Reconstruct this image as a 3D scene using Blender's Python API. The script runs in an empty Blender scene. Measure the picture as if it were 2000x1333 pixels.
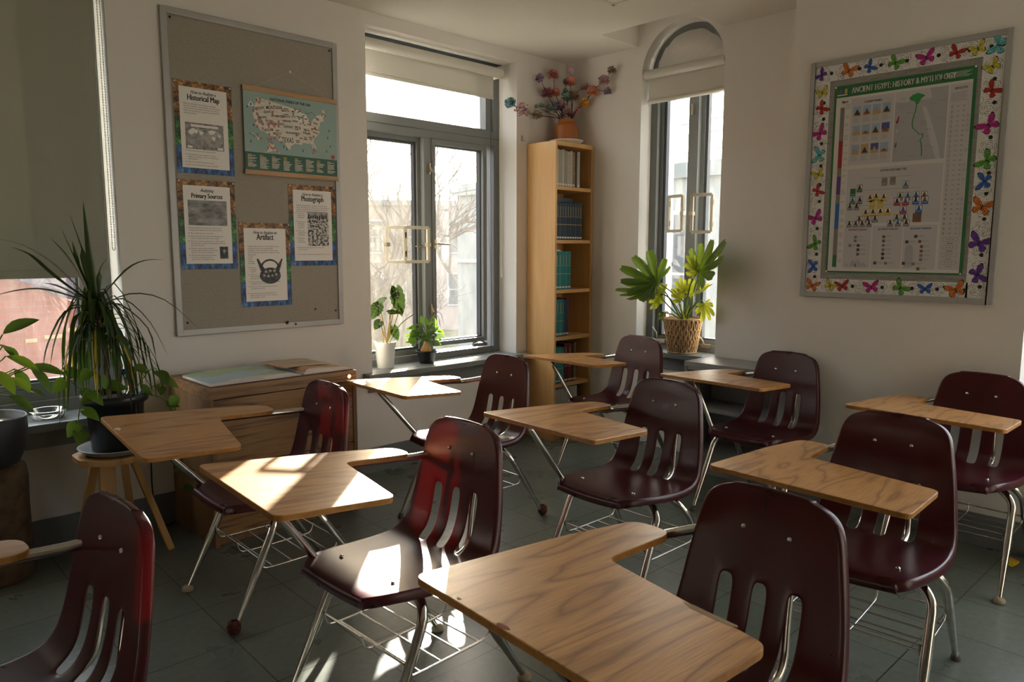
import bpy, bmesh, math, random
from mathutils import Vector, Matrix
random.seed(7)
sc = bpy.context.scene
C = sc.collection
PI = math.pi
R = math.radians

# ------------------------------------------------------------------ camera, light, exposure
cam_d = bpy.data.cameras.new('camera')
cam_d.sensor_width = 36.0
cam_d.lens = 1429.76 * 36.0 / 2000.0
cam_d.clip_start = 0.05
cam_d.clip_end = 500
cam_o = bpy.data.objects.new('camera', cam_d)
C.objects.link(cam_o)
_yaw, _pit, _rol = .7987, -.1228, .0014
_f = Vector((math.cos(_pit) * math.cos(_yaw), math.cos(_pit) * math.sin(_yaw), math.sin(_pit)))
_r = Vector((math.sin(_yaw), -math.cos(_yaw), 0))
_u = _r.cross(_f)
_r2 = _r * math.cos(_rol) + _u * math.sin(_rol)
_u2 = -_r * math.sin(_rol) + _u * math.cos(_rol)
M_cam = Matrix((( _r2.x, _u2.x, -_f.x, -4.2399), (_r2.y, _u2.y, -_f.y, -3.7803), (_r2.z, _u2.z, -_f.z, 1.3718), (0, 0, 0, 1)))
cam_o.matrix_world = M_cam
sc.camera = cam_o
cam_d.dof.use_dof = True
cam_d.dof.focus_distance = 3.6
cam_d.dof.aperture_fstop = 9.0

SUN_AZ, SUN_EL = R(47.4), R(16.0)
SUN_STRENGTH = 36.0
SKY_STRENGTH = 4.8
world = bpy.data.worlds.new('world')
sc.world = world
world.use_nodes = True
world.cycles.sampling_method = 'MANUAL'
world.cycles.sample_map_resolution = 512
wn = world.node_tree
wn.nodes.clear()
wo = wn.nodes.new('ShaderNodeOutputWorld')
wb = wn.nodes.new('ShaderNodeBackground')
wt = wn.nodes.new('ShaderNodeTexSky')
wt.sky_type = 'NISHITA'
wt.sun_disc = False
wt.sun_elevation = SUN_EL
wt.sun_rotation = PI / 2 - SUN_AZ
wt.air_density = 1.0
wt.dust_density = 2.5
wt.ozone_density = 0.6
mixw = wn.nodes.new('ShaderNodeMixRGB')
mixw.inputs[0].default_value = 0.65
mixw.inputs[2].default_value = (0.585, 0.61, 0.635, 1)
scw = wn.nodes.new('ShaderNodeMixRGB')
scw.blend_type = 'MULTIPLY'
scw.inputs[0].default_value = 1
scw.inputs[2].default_value = (.16, .16, .16, 1)
wn.links.new(wt.outputs[0], scw.inputs[1])
wn.links.new(scw.outputs[0], mixw.inputs[1])
wn.links.new(mixw.outputs[0], wb.inputs[0])
wb.inputs[1].default_value = SKY_STRENGTH
wn.links.new(wb.outputs[0], wo.inputs[0])

sun_d = bpy.data.lights.new('sun', 'SUN')
sun_d.energy = SUN_STRENGTH
sun_d.angle = R(0.55)
sun_d.color = (1.0, .94, .84)
sun_o = bpy.data.objects.new('sun', sun_d)
C.objects.link(sun_o)
_sd = Vector((math.cos(SUN_EL) * math.cos(SUN_AZ), math.cos(SUN_EL) * math.sin(SUN_AZ), math.sin(SUN_EL)))
sun_o.location = _sd * 30
sun_o.rotation_euler = _sd.to_track_quat('Z', 'Y').to_euler()

sc.render.engine = 'CYCLES'
sc.cycles.use_denoising = True
try:
    sc.cycles.denoiser = 'OPENIMAGEDENOISE'
except Exception:
    pass
sc.cycles.max_bounces = 9
sc.cycles.diffuse_bounces = 6
sc.cycles.glossy_bounces = 4
sc.cycles.transmission_bounces = 6
sc.cycles.transparent_max_bounces = 12
sc.cycles.sample_clamp_indirect = 6.0
sc.cycles.caustics_reflective = False
sc.cycles.caustics_refractive = False
sc.view_settings.view_transform = 'Standard'
sc.view_settings.look = 'None'
sc.view_settings.gamma = 1
sc.view_settings.use_curve_mapping = False
sc.view_settings.exposure = 0.95

# ------------------------------------------------------------------ materials
def newmat(name):
    m = bpy.data.materials.new(name)
    m.use_nodes = True
    n = m.node_tree
    b = n.nodes['Principled BSDF']
    return m, n, b
def N(n, t, **k):
    x = n.nodes.new(t)
    for a, v in k.items():
        setattr(x, a, v)
    return x
def ramp(n, stops, interp='LINEAR'):
    x = n.nodes.new('ShaderNodeValToRGB')
    x.color_ramp.interpolation = interp
    e = x.color_ramp.elements
    while len(e) > 1:
        e.remove(e[-1])
    e[0].position, e[0].color = stops[0][0], (*stops[0][1], 1)
    for p, c in stops[1:]:
        k = e.new(p)
        k.color = (*c, 1)
    return x
def coords(n, scale=(1, 1, 1), kind='Object', rnd=False):
    tc = N(n, 'ShaderNodeTexCoord')
    mp = N(n, 'ShaderNodeMapping')
    mp.inputs['Scale'].default_value = scale
    n.links.new(tc.outputs[kind], mp.inputs['Vector'])
    if rnd:
        oi = N(n, 'ShaderNodeObjectInfo')
        mu = N(n, 'ShaderNodeMath', operation='MULTIPLY')
        mu.inputs[1].default_value = 37.0
        n.links.new(oi.outputs['Random'], mu.inputs[0])
        n.links.new(mu.outputs[0], mp.inputs['Location'])
    return mp
def plain(name, col, rough=.6, metal=0, spec=.5, var=0, vscale=8, bump=0, bscale=40, coat=0, trans=0):
    m, n, b = newmat(name)
    b.inputs['Base Color'].default_value = (*col, 1)
    b.inputs['Roughness'].default_value = rough
    b.inputs['Metallic'].default_value = metal
    b.inputs['Specular IOR Level'].default_value = spec
    if coat:
        b.inputs['Coat Weight'].default_value = coat
        b.inputs['Coat Roughness'].default_value = .12
    mp = coords(n)
    if var:
        t = N(n, 'ShaderNodeTexNoise')
        t.inputs['Scale'].default_value = vscale
        t.inputs['Detail'].default_value = 4
        n.links.new(mp.outputs[0], t.inputs['Vector'])
        r = ramp(n, [(.3, tuple(c * (1 - var) for c in col)), (.7, tuple(min(1, c * (1 + var)) for c in col))])
        n.links.new(t.outputs['Fac'], r.inputs[0])
        n.links.new(r.outputs[0], b.inputs['Base Color'])
    if bump:
        t2 = N(n, 'ShaderNodeTexNoise')
        t2.inputs['Scale'].default_value = bscale
        t2.inputs['Detail'].default_value = 3
        n.links.new(mp.outputs[0], t2.inputs['Vector'])
        bp = N(n, 'ShaderNodeBump')
        bp.inputs['Strength'].default_value = bump
        bp.inputs['Distance'].default_value = .004
        n.links.new(t2.outputs['Fac'], bp.inputs['Height'])
        n.links.new(bp.outputs[0], b.inputs['Normal'])
    if trans:
        tr = N(n, 'ShaderNodeBsdfTranslucent')
        tr.inputs[0].default_value = (*trans[1], 1)
        mx = N(n, 'ShaderNodeMixShader')
        mx.inputs[0].default_value = trans[0]
        n.links.new(b.outputs[0], mx.inputs[1])
        n.links.new(tr.outputs[0], mx.inputs[2])
        n.links.new(mx.outputs[0], n.nodes['Material Output'].inputs[0])
    return m

def grain(name, base, dark, scale=(1.3, 9, 9), bands=16, rough=.4, pore=.25, rnd=False, coat=0, axis_pore=(9, 260, 260), amt=1.0):
    """wood with long cathedral figure along local x"""
    m, n, b = newmat(name)
    mp = coords(n, scale, rnd=rnd)
    t = N(n, 'ShaderNodeTexNoise')
    t.inputs['Scale'].default_value = 1.0
    t.inputs['Detail'].default_value = 2.5
    t.inputs['Roughness'].default_value = .45
    t.inputs['Distortion'].default_value = .3
    n.links.new(mp.outputs[0], t.inputs['Vector'])
    mu = N(n, 'ShaderNodeMath', operation='MULTIPLY')
    mu.inputs[1].default_value = bands
    n.links.new(t.outputs['Fac'], mu.inputs[0])
    fr = N(n, 'ShaderNodeMath', operation='PINGPONG')
    fr.inputs[1].default_value = 1.0
    n.links.new(mu.outputs[0], fr.inputs[0])
    mid = tuple(base[i] * .55 + dark[i] * .45 for i in range(3))
    lo = tuple(base[i] * (1 - amt) + dark[i] * amt for i in range(3))
    md = tuple(base[i] * (1 - amt) + mid[i] * amt for i in range(3))
    r = ramp(n, [(0, lo), (.16, md), (.42, base), (1, tuple(min(1, c * 1.10) for c in base))])
    n.links.new(fr.outputs[0], r.inputs[0])
    mp2 = coords(n, axis_pore)
    t2 = N(n, 'ShaderNodeTexNoise')
    t2.inputs['Scale'].default_value = 1.0
    t2.inputs['Detail'].default_value = 3
    n.links.new(mp2.outputs[0], t2.inputs['Vector'])
    r2 = ramp(n, [(.3, (1 - pore,) * 3), (.62, (1, 1, 1))])
    n.links.new(t2.outputs['Fac'], r2.inputs[0])
    mx = N(n, 'ShaderNodeMixRGB', blend_type='MULTIPLY')
    mx.inputs[0].default_value = 1
    n.links.new(r.outputs[0], mx.inputs[1])
    n.links.new(r2.outputs[0], mx.inputs[2])
    n.links.new(mx.outputs[0], b.inputs['Base Color'])
    b.inputs['Roughness'].default_value = rough
    if coat:
        b.inputs['Coat Weight'].default_value = coat
        b.inputs['Coat Roughness'].default_value = .25
    return m

M = {}
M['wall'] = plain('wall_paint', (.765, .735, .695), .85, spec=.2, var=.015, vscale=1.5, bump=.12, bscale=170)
M['wallunseen'] = plain('bounce_cut_wall', (.26, .24, .21), .85, spec=.2)  # unseen walls toned dark to cut the light they bounce back
M['ceiling'] = plain('ceiling_paint', (.77, .74, .68), .9, spec=.15, var=.012, vscale=2)
M['trim'] = plain('grey_trim_paint', (.215, .235, .235), .38, spec=.5, var=.04, vscale=4)
M['frame'] = plain('window_metal_paint', (.165, .175, .172), .42, spec=.5, var=.03)
M['framedark'] = plain('window_gasket', (.045, .052, .06), .45)
M['base'] = plain('baseboard_vinyl', (.15, .165, .17), .5, var=.05)
M['chrome'] = plain('chrome_tube', (.62, .59, .55), .17, metal=1, var=.12, vscale=30)
M['wire'] = plain('chrome_wire', (.62, .59, .55), .25, metal=1)
M['rivet'] = plain('rivet_steel', (.8, .76, .7), .25, metal=1)
M['latch'] = plain('brass_latch', (.42, .36, .25), .4, metal=.8)
M['edge'] = plain('tablet_edge_band', (.44, .19, .035), .42, var=.18, vscale=60)
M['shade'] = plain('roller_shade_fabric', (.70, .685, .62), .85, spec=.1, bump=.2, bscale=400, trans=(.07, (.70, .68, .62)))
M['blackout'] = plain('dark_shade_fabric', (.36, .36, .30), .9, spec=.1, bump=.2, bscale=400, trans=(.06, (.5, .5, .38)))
M['cream'] = plain('cream_metal', (.70, .66, .52), .4)
M['white'] = plain('white_plastic', (.80, .79, .74), .35)
M['blackpl'] = plain('black_plastic', (.012, .012, .013), .4)
M['black'] = plain('black_ink', (.012, .011, .011), .6)
M['soil'] = plain('potting_soil', (.035, .022, .014), .95, var=.5, vscale=60, bump=1, bscale=90)
M['alu'] = plain('board_frame_metal', (.40, .39, .375), .45, metal=.3, var=.04)
M['terracotta'] = plain('terracotta_glaze', (.34, .105, .020), .42, var=.15, vscale=14, bump=.3, bscale=50)
M['plate'] = plain('cream_plate', (.72, .66, .54), .3)
M['paper'] = plain('poster_paper', (.82, .78, .74), .42, spec=.5)
M['string'] = plain('string', (.55, .48, .38), .9)
M['rubber'] = plain('leg_rubber', (.10, .09, .07), .6, var=.2, vscale=30)
M['felt'] = plain('felt_ball', (.075, .018, .014), .98, var=.5, vscale=90, bump=1, bscale=160)
M['glide'] = plain('worn_glide', (.34, .28, .19), .6, var=.2, vscale=40)
M['twig'] = plain('twig_bark', (.035, .022, .02), .9)
M['cable'] = plain('black_cable', (.01, .01, .01), .5)
M['shelfgrey'] = plain('grey_painted_steel', (.30, .31, .31), .4, var=.06, vscale=3)
M['brasspin'] = plain('pin_metal', (.7, .65, .45), .3, metal=.9)
M['bluepl'] = plain('blue_plastic', (.015, .07, .55), .35)
M['yellow'] = plain('yellow_wrapper', (.72, .52, .02), .4, var=.4, vscale=40)
M['orangew'] = plain('orange_wrapper', (.65, .13, .02), .4)

def chair_plastic():
    m, n, b = newmat('maroon_plastic')
    mp = coords(n, (1, 1, 1))
    t = N(n, 'ShaderNodeTexNoise')
    t.inputs['Scale'].default_value = 9
    t.inputs['Detail'].default_value = 2
    n.links.new(mp.outputs[0], t.inputs['Vector'])
    r = ramp(n, [(.3, (.064, .0085, .0135)), (.7, (.074, .0105, .0160))])
    n.links.new(t.outputs['Fac'], r.inputs[0])
    n.links.new(r.outputs[0], b.inputs['Base Color'])
    r2 = ramp(n, [(.3, (.27, .27, .27)), (.75, (.30, .30, .30))])
    n.links.new(t.outputs['Fac'], r2.inputs[0])
    n.links.new(r2.outputs[0], b.inputs['Roughness'])
    b.inputs['Specular IOR Level'].default_value = .55
    t3 = N(n, 'ShaderNodeTexNoise')
    t3.inputs['Scale'].default_value = 500
    n.links.new(mp.outputs[0], t3.inputs['Vector'])
    bp = N(n, 'ShaderNodeBump')
    bp.inputs['Strength'].default_value = .15
    bp.inputs['Distance'].default_value = .001
    n.links.new(t3.outputs['Fac'], bp.inputs['Height'])
    n.links.new(bp.outputs[0], b.inputs['Normal'])
    tr = N(n, 'ShaderNodeBsdfTranslucent')
    tr.inputs[0].default_value = (.50, .0010, .005, 1)
    mx = N(n, 'ShaderNodeMixShader')
    mx.inputs[0].default_value = .15
    n.links.new(b.outputs[0], mx.inputs[1])
    n.links.new(tr.outputs[0], mx.inputs[2])
    n.links.new(mx.outputs[0], n.nodes['Material Output'].inputs[0])
    return m
M['maroon'] = chair_plastic()
M['tablet'] = grain('oak_laminate', (.62, .320, .120), (.31, .130, .042), scale=(1.5, 8.5, 8.5), bands=13, rough=.36, pore=.3, rnd=True, coat=.25, axis_pore=(12, 320, 320), amt=.86)
M['cabwood'] = grain('dark_oak_laminate', (.32, .165, .058), (.13, .055, .018), scale=(.9, 13, 15), bands=10, rough=.45, pore=.3, axis_pore=(9, 200, 200))
M['cabside'] = grain('cabinet_side_wood', (.27, .145, .060), (.15, .075, .03), scale=(14, 14, .5), bands=4, rough=.5, pore=.35, axis_pore=(200, 200, 8), amt=.35)
M['birch'] = grain('birch_veneer', (.62, .37, .145), (.50, .27, .09), scale=(3, 3, .5), bands=7, rough=.42, pore=.10, axis_pore=(120, 120, 5), amt=.45)
M['pine'] = grain('pine_wood', (.52, .29, .10), (.34, .16, .045), scale=(5, 5, .9), bands=10, rough=.5, pore=.1, axis_pore=(90, 90, 5), amt=.6)
M['posterwood'] = grain('poster_bar_wood', (.48, .28, .13), (.34, .18, .07), scale=(2, 20, 20), bands=8, rough=.5, pore=.1, axis_pore=(10, 200, 200), amt=.5)
M['bark'] = plain('log_bark', (.10, .062, .036), .95, var=.6, vscale=12, bump=1.0, bscale=30)

def linen(name, a, b_, sc_=300):
    m, n, b = newmat(name)
    outs = []
    for s in ((sc_, 12, sc_ * .25), (sc_ * .25, 12, sc_)):
        mp = coords(n, s)
        t = N(n, 'ShaderNodeTexNoise')
        t.inputs['Scale'].default_value = 1
        t.inputs['Detail'].default_value = 3
        n.links.new(mp.outputs[0], t.inputs['Vector'])
        outs.append(t)
    mp = coords(n, (18, 18, 18))
    t = N(n, 'ShaderNodeTexNoise')
    n.links.new(mp.outputs[0], t.inputs['Vector'])
    a1 = N(n, 'ShaderNodeMath', operation='ADD')
    n.links.new(outs[0].outputs['Fac'], a1.inputs[0])
    n.links.new(outs[1].outputs['Fac'], a1.inputs[1])
    a2 = N(n, 'ShaderNodeMath', operation='MULTIPLY_ADD')
    n.links.new(t.outputs['Fac'], a2.inputs[0])
    a2.inputs[1].default_value = .5
    n.links.new(a1.outputs[0], a2.inputs[2])
    r = ramp(n, [(.40, a), (.80, b_)])
    d = N(n, 'ShaderNodeMath', operation='MULTIPLY')
    d.inputs[1].default_value = .5
    n.links.new(a2.outputs[0], d.inputs[0])
    n.links.new(d.outputs[0], r.inputs[0])
    n.links.new(r.outputs[0], b.inputs['Base Color'])
    b.inputs['Roughness'].default_value = .95
    b.inputs['Specular IOR Level'].default_value = .1
    return m
M['linen'] = linen('linen_board', (.31, .285, .245), (.40, .37, .32))

def floor_mat():
    m, n, b = newmat('vinyl_tile_floor')
    tc = N(n, 'ShaderNodeTexCoord')
    mp = N(n, 'ShaderNodeMapping')
    mp.inputs['Rotation'].default_value = (0, 0, R(1.5))
    mp.inputs['Location'].default_value = (3.20, 1.12, 0)
    n.links.new(tc.outputs['Object'], mp.inputs['Vector'])
    br = N(n, 'ShaderNodeTexBrick')
    br.offset = 0
    br.squash = 1
    br.inputs['Scale'].default_value = 1
    br.inputs['Mortar Size'].default_value = .0024
    br.inputs['Mortar Smooth'].default_value = .3
    br.inputs['Brick Width'].default_value = .322
    br.inputs['Row Height'].default_value = .325
    br.inputs['Color1'].default_value = (0, 0, 0, 1)
    br.inputs['Color2'].default_value = (1, 1, 1, 1)
    n.links.new(mp.outputs[0], br.inputs['Vector'])
    t = N(n, 'ShaderNodeTexNoise')
    t.inputs['Scale'].default_value = 38
    t.inputs['Detail'].default_value = 3
    t.inputs['Roughness'].default_value = .6
    n.links.new(mp.outputs[0], t.inputs['Vector'])
    r = ramp(n, [(.3, (.128, .150, .128)), (.5, (.140, .163, .139)), (.72, (.162, .184, .158))])
    n.links.new(t.outputs['Fac'], r.inputs[0])
    t2 = N(n, 'ShaderNodeTexNoise')
    t2.inputs['Scale'].default_value = 3.5
    t2.inputs['Detail'].default_value = 5
    n.links.new(mp.outputs[0], t2.inputs['Vector'])
    r2 = ramp(n, [(.25, (.95, .95, .95)), (.75, (1.05, 1.05, 1.04))])
    n.links.new(t2.outputs['Fac'], r2.inputs[0])
    mx = N(n, 'ShaderNodeMixRGB', blend_type='MULTIPLY')
    mx.inputs[0].default_value = 1
    n.links.new(r.outputs[0], mx.inputs[1])
    n.links.new(r2.outputs[0], mx.inputs[2])
    r3 = ramp(n, [(0, (.93, .93, .93)), (1, (1.05, 1.05, 1.05))])
    n.links.new(br.outputs['Color'], r3.inputs[0])
    mx2 = N(n, 'ShaderNodeMixRGB', blend_type='MULTIPLY')
    mx2.inputs[0].default_value = 1
    n.links.new(mx.outputs[0], mx2.inputs[1])
    n.links.new(r3.outputs[0], mx2.inputs[2])
    mx3 = N(n, 'ShaderNodeMixRGB')
    mx3.inputs[2].default_value = (.030, .034, .030, 1)
    n.links.new(br.outputs['Fac'], mx3.inputs[0])
    n.links.new(mx2.outputs[0], mx3.inputs[1])
    n.links.new(mx3.outputs[0], b.inputs['Base Color'])
    rr = ramp(n, [(.3, (.27, .27, .27)), (.7, (.29, .29, .29))])
    n.links.new(t2.outputs['Fac'], rr.inputs[0])
    n.links.new(rr.outputs[0], b.inputs['Roughness'])
    b.inputs['Specular IOR Level'].default_value = .4
    bp = N(n, 'ShaderNodeBump')
    bp.inputs['Strength'].default_value = .0
    return m
M['floor'] = floor_mat()

def dirty_glass(name, dirt=.22, col=(.85, .80, .70), tint=(.93, .94, .93)):
    m, n, b = newmat(name)
    n.nodes.remove(b)
    tr = N(n, 'ShaderNodeBsdfTransparent')
    tr.inputs[0].default_value = (*[math.sqrt(v) for v in tint], 1)
    gl = N(n, 'ShaderNodeBsdfGlossy')
    gl.inputs['Roughness'].default_value = .02
    m1 = N(n, 'ShaderNodeMixShader')
    m1.inputs[0].default_value = .045
    n.links.new(tr.outputs[0], m1.inputs[1])
    n.links.new(gl.outputs[0], m1.inputs[2])
    tl = N(n, 'ShaderNodeBsdfTranslucent')
    tl.inputs[0].default_value = (*col, 1)
    mp = coords(n, (14, 14, 5))
    t = N(n, 'ShaderNodeTexNoise')
    t.inputs['Scale'].default_value = 1
    t.inputs['Detail'].default_value = 9
    t.inputs['Roughness'].default_value = .75
    n.links.new(mp.outputs[0], t.inputs['Vector'])
    r = ramp(n, [(.3, (dirt * .35,) * 3), (.75, (dirt * 1.5,) * 3)])
    n.links.new(t.outputs['Fac'], r.inputs[0])
    m2 = N(n, 'ShaderNodeMixShader')
    n.links.new(r.outputs[0], m2.inputs[0])
    n.links.new(m1.outputs[0], m2.inputs[1])
    n.links.new(tl.outputs[0], m2.inputs[2])
    n.links.new(m2.outputs[0], n.nodes['Material Output'].inputs[0])
    return m
M['glass_l'] = dirty_glass('dusty_pane', .030, (.80, .76, .68), (.50, .49, .46))
M['glass_r'] = dirty_glass('smeared_pane', .014, (.85, .82, .78), (.84, .85, .84))
M['glass'] = dirty_glass('window_pane', .012, (.85, .8, .75), (.86, .87, .87))
def clear_glass():
    m, n, b = newmat('clear_bowl_glass')
    b.inputs['Transmission Weight'].default_value = 1
    b.inputs['Roughness'].default_value = .02
    b.inputs['IOR'].default_value = 1.45
    b.inputs['Base Color'].default_value = (.93, .97, .97, 1)
    return m
M['bowl'] = clear_glass()

def leafmat(name, col, tcol, tw=.45, rough=.35, veins=None):
    m, n, b = newmat(name)
    mp = coords(n, (1, 1, 1))
    t = N(n, 'ShaderNodeTexNoise')
    t.inputs['Scale'].default_value = 25
    t.inputs['Detail'].default_value = 3
    n.links.new(mp.outputs[0], t.inputs['Vector'])
    r = ramp(n, [(.3, tuple(c * .75 for c in col)), (.7, tuple(c * 1.25 for c in col))])
    n.links.new(t.outputs['Fac'], r.inputs[0])
    n.links.new(r.outputs[0], b.inputs['Base Color'])
    b.inputs['Roughness'].default_value = rough
    tr = N(n, 'ShaderNodeBsdfTranslucent')
    tr.inputs[0].default_value = (*tcol, 1)
    mx = N(n, 'ShaderNodeMixShader')
    mx.inputs[0].default_value = tw
    n.links.new(b.outputs[0], mx.inputs[1])
    n.links.new(tr.outputs[0], mx.inputs[2])
    n.links.new(mx.outputs[0], n.nodes['Material Output'].inputs[0])
    return m
M['leafdark'] = leafmat('dracaena_leaf', (.022, .045, .012), (.10, .20, .02), .3)
M['leafrubber'] = leafmat('leathery_leaf', (.022, .050, .015), (.18, .32, .03), .22)
M['leafphilo'] = leafmat('lobed_leaf', (.045, .095, .012), (.34, .48, .03), .34)
M['leafyoung'] = leafmat('young_leaf', (.16, .22, .02), (.75, .75, .05), .55)
M['leafalo'] = leafmat('arrow_leaf', (.010, .020, .008), (.06, .11, .02), .16, .25)
M['leafvein'] = leafmat('arrow_leaf_vein', (.30, .40, .12), (.6, .75, .15), .4)
M['leafpothos'] = leafmat('vine_leaf', (.045, .10, .015), (.25, .42, .03), .4)
M['leafzz'] = leafmat('glossy_leaf', (.03, .085, .012), (.25, .5, .03), .4)
M['leafyellow'] = leafmat('yellowed_leaf', (.5, .36, .02), (.8, .6, .05), .5)
M['stemg'] = plain('green_stem', (.12, .20, .03), .5, trans=(.25, (.4, .5, .1)))
M['stemy'] = plain('pale_stem', (.40, .30, .08), .5, trans=(.25, (.6, .5, .2)))
M['trunk'] = plain('cane_trunk', (.20, .14, .08), .9, var=.3, vscale=40)

def wicker():
    m, n, b = newmat('wicker_weave')
    mp = coords(n, (1, 1, 1))
    t = N(n, 'ShaderNodeTexNoise')
    t.inputs['Scale'].default_value = 60
    n.links.new(mp.outputs[0], t.inputs['Vector'])
    r = ramp(n, [(.3, (.42, .26, .12)), (.7, (.66, .46, .25))])
    n.links.new(t.outputs['Fac'], r.inputs[0])
    n.links.new(r.outputs[0], b.inputs['Base Color'])
    b.inputs['Roughness'].default_value = .8
    return m
M['wicker'] = wicker()

def noisy(name, c1, c2, scale=60, lo=.42, hi=.58, rough=.5, stretch=(1, 1, 1), c3=None):
    m, n, b = newmat(name)
    mp = coords(n, tuple(scale * s for s in stretch))
    t = N(n, 'ShaderNodeTexNoise')
    t.inputs['Scale'].default_value = 1
    t.inputs['Detail'].default_value = 5
    t.inputs['Roughness'].default_value = .65
    n.links.new(mp.outputs[0], t.inputs['Vector'])
    st = [(lo, c1), (hi, c2)]
    if c3:
        st.append((min(1, hi + .14), c3))
    r = ramp(n, st)
    n.links.new(t.outputs['Fac'], r.inputs[0])
    n.links.new(r.outputs[0], b.inputs['Base Color'])
    b.inputs['Roughness'].default_value = rough
    return m
M['pbrown'] = noisy('collage_sepia', (.035, .014, .005), (.38, .17, .03), 38, c3=(.75, .60, .42))
M['pgreen'] = noisy('collage_green', (.008, .035, .012), (.06, .25, .05), 38, c3=(.25, .5, .15))
M['pblue'] = noisy('collage_blue', (.006, .018, .08), (.03, .14, .40), 34, c3=(.25, .42, .65), stretch=(1.6, 1, .6))
M['pcrowd'] = noisy('crowd_picture', (.02, .02, .02), (.65, .63, .6), 75, .44, .56)
M['pwater'] = noisy('faded_document_picture', (.10, .10, .10), (.42, .41, .40), 26, .35, .68, stretch=(.6, 1, 1.6))
M['pmap'] = noisy('old_map_picture', (.10, .10, .095), (.34, .33, .32), 60, .35, .6)
M['pglobe'] = noisy('old_globe_picture', (.24, .235, .23), (.42, .41, .40), 45, .4, .6)
M['pkettle'] = noisy('vessel_picture', (.012, .012, .012), (.09, .09, .09), 60, .5, .62)
def floral():
    m, n, b = newmat('rose_border_paper')
    mp = coords(n, (1, 1, 1))
    t = N(n, 'ShaderNodeTexNoise')
    t.inputs['Scale'].default_value = 20
    t.inputs['Detail'].default_value = 2
    n.links.new(mp.outputs[0], t.inputs['Vector'])
    v0 = N(n, 'ShaderNodeTexVoronoi')
    v0.inputs['Scale'].default_value = 11
    n.links.new(mp.outputs[0], v0.inputs['Vector'])
    a = N(n, 'ShaderNodeMath', operation='MULTIPLY_ADD')
    n.links.new(t.outputs['Fac'], a.inputs[0])
    a.inputs[1].default_value = .9
    n.links.new(v0.outputs['Distance'], a.inputs[2])
    s = N(n, 'ShaderNodeMath', operation='MULTIPLY')
    s.inputs[1].default_value = 11
    n.links.new(a.outputs[0], s.inputs[0])
    p = N(n, 'ShaderNodeMath', operation='PINGPONG')
    p.inputs[1].default_value = .5
    n.links.new(s.outputs[0], p.inputs[0])
    r = ramp(n, [(0, (.30, .30, .30)), (.05, (.5, .5, .5)), (.09, (.76, .75, .72))])
    n.links.new(p.outputs[0], r.inputs[0])
    n.links.new(r.outputs[0], b.inputs['Base Color'])
    b.inputs['Roughness'].default_value = .5
    return m
M['floral'] = floral()
def flat(name, c, rough=.5):
    if name not in M:
        M[name] = plain(name, c, rough)
    return name

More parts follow.
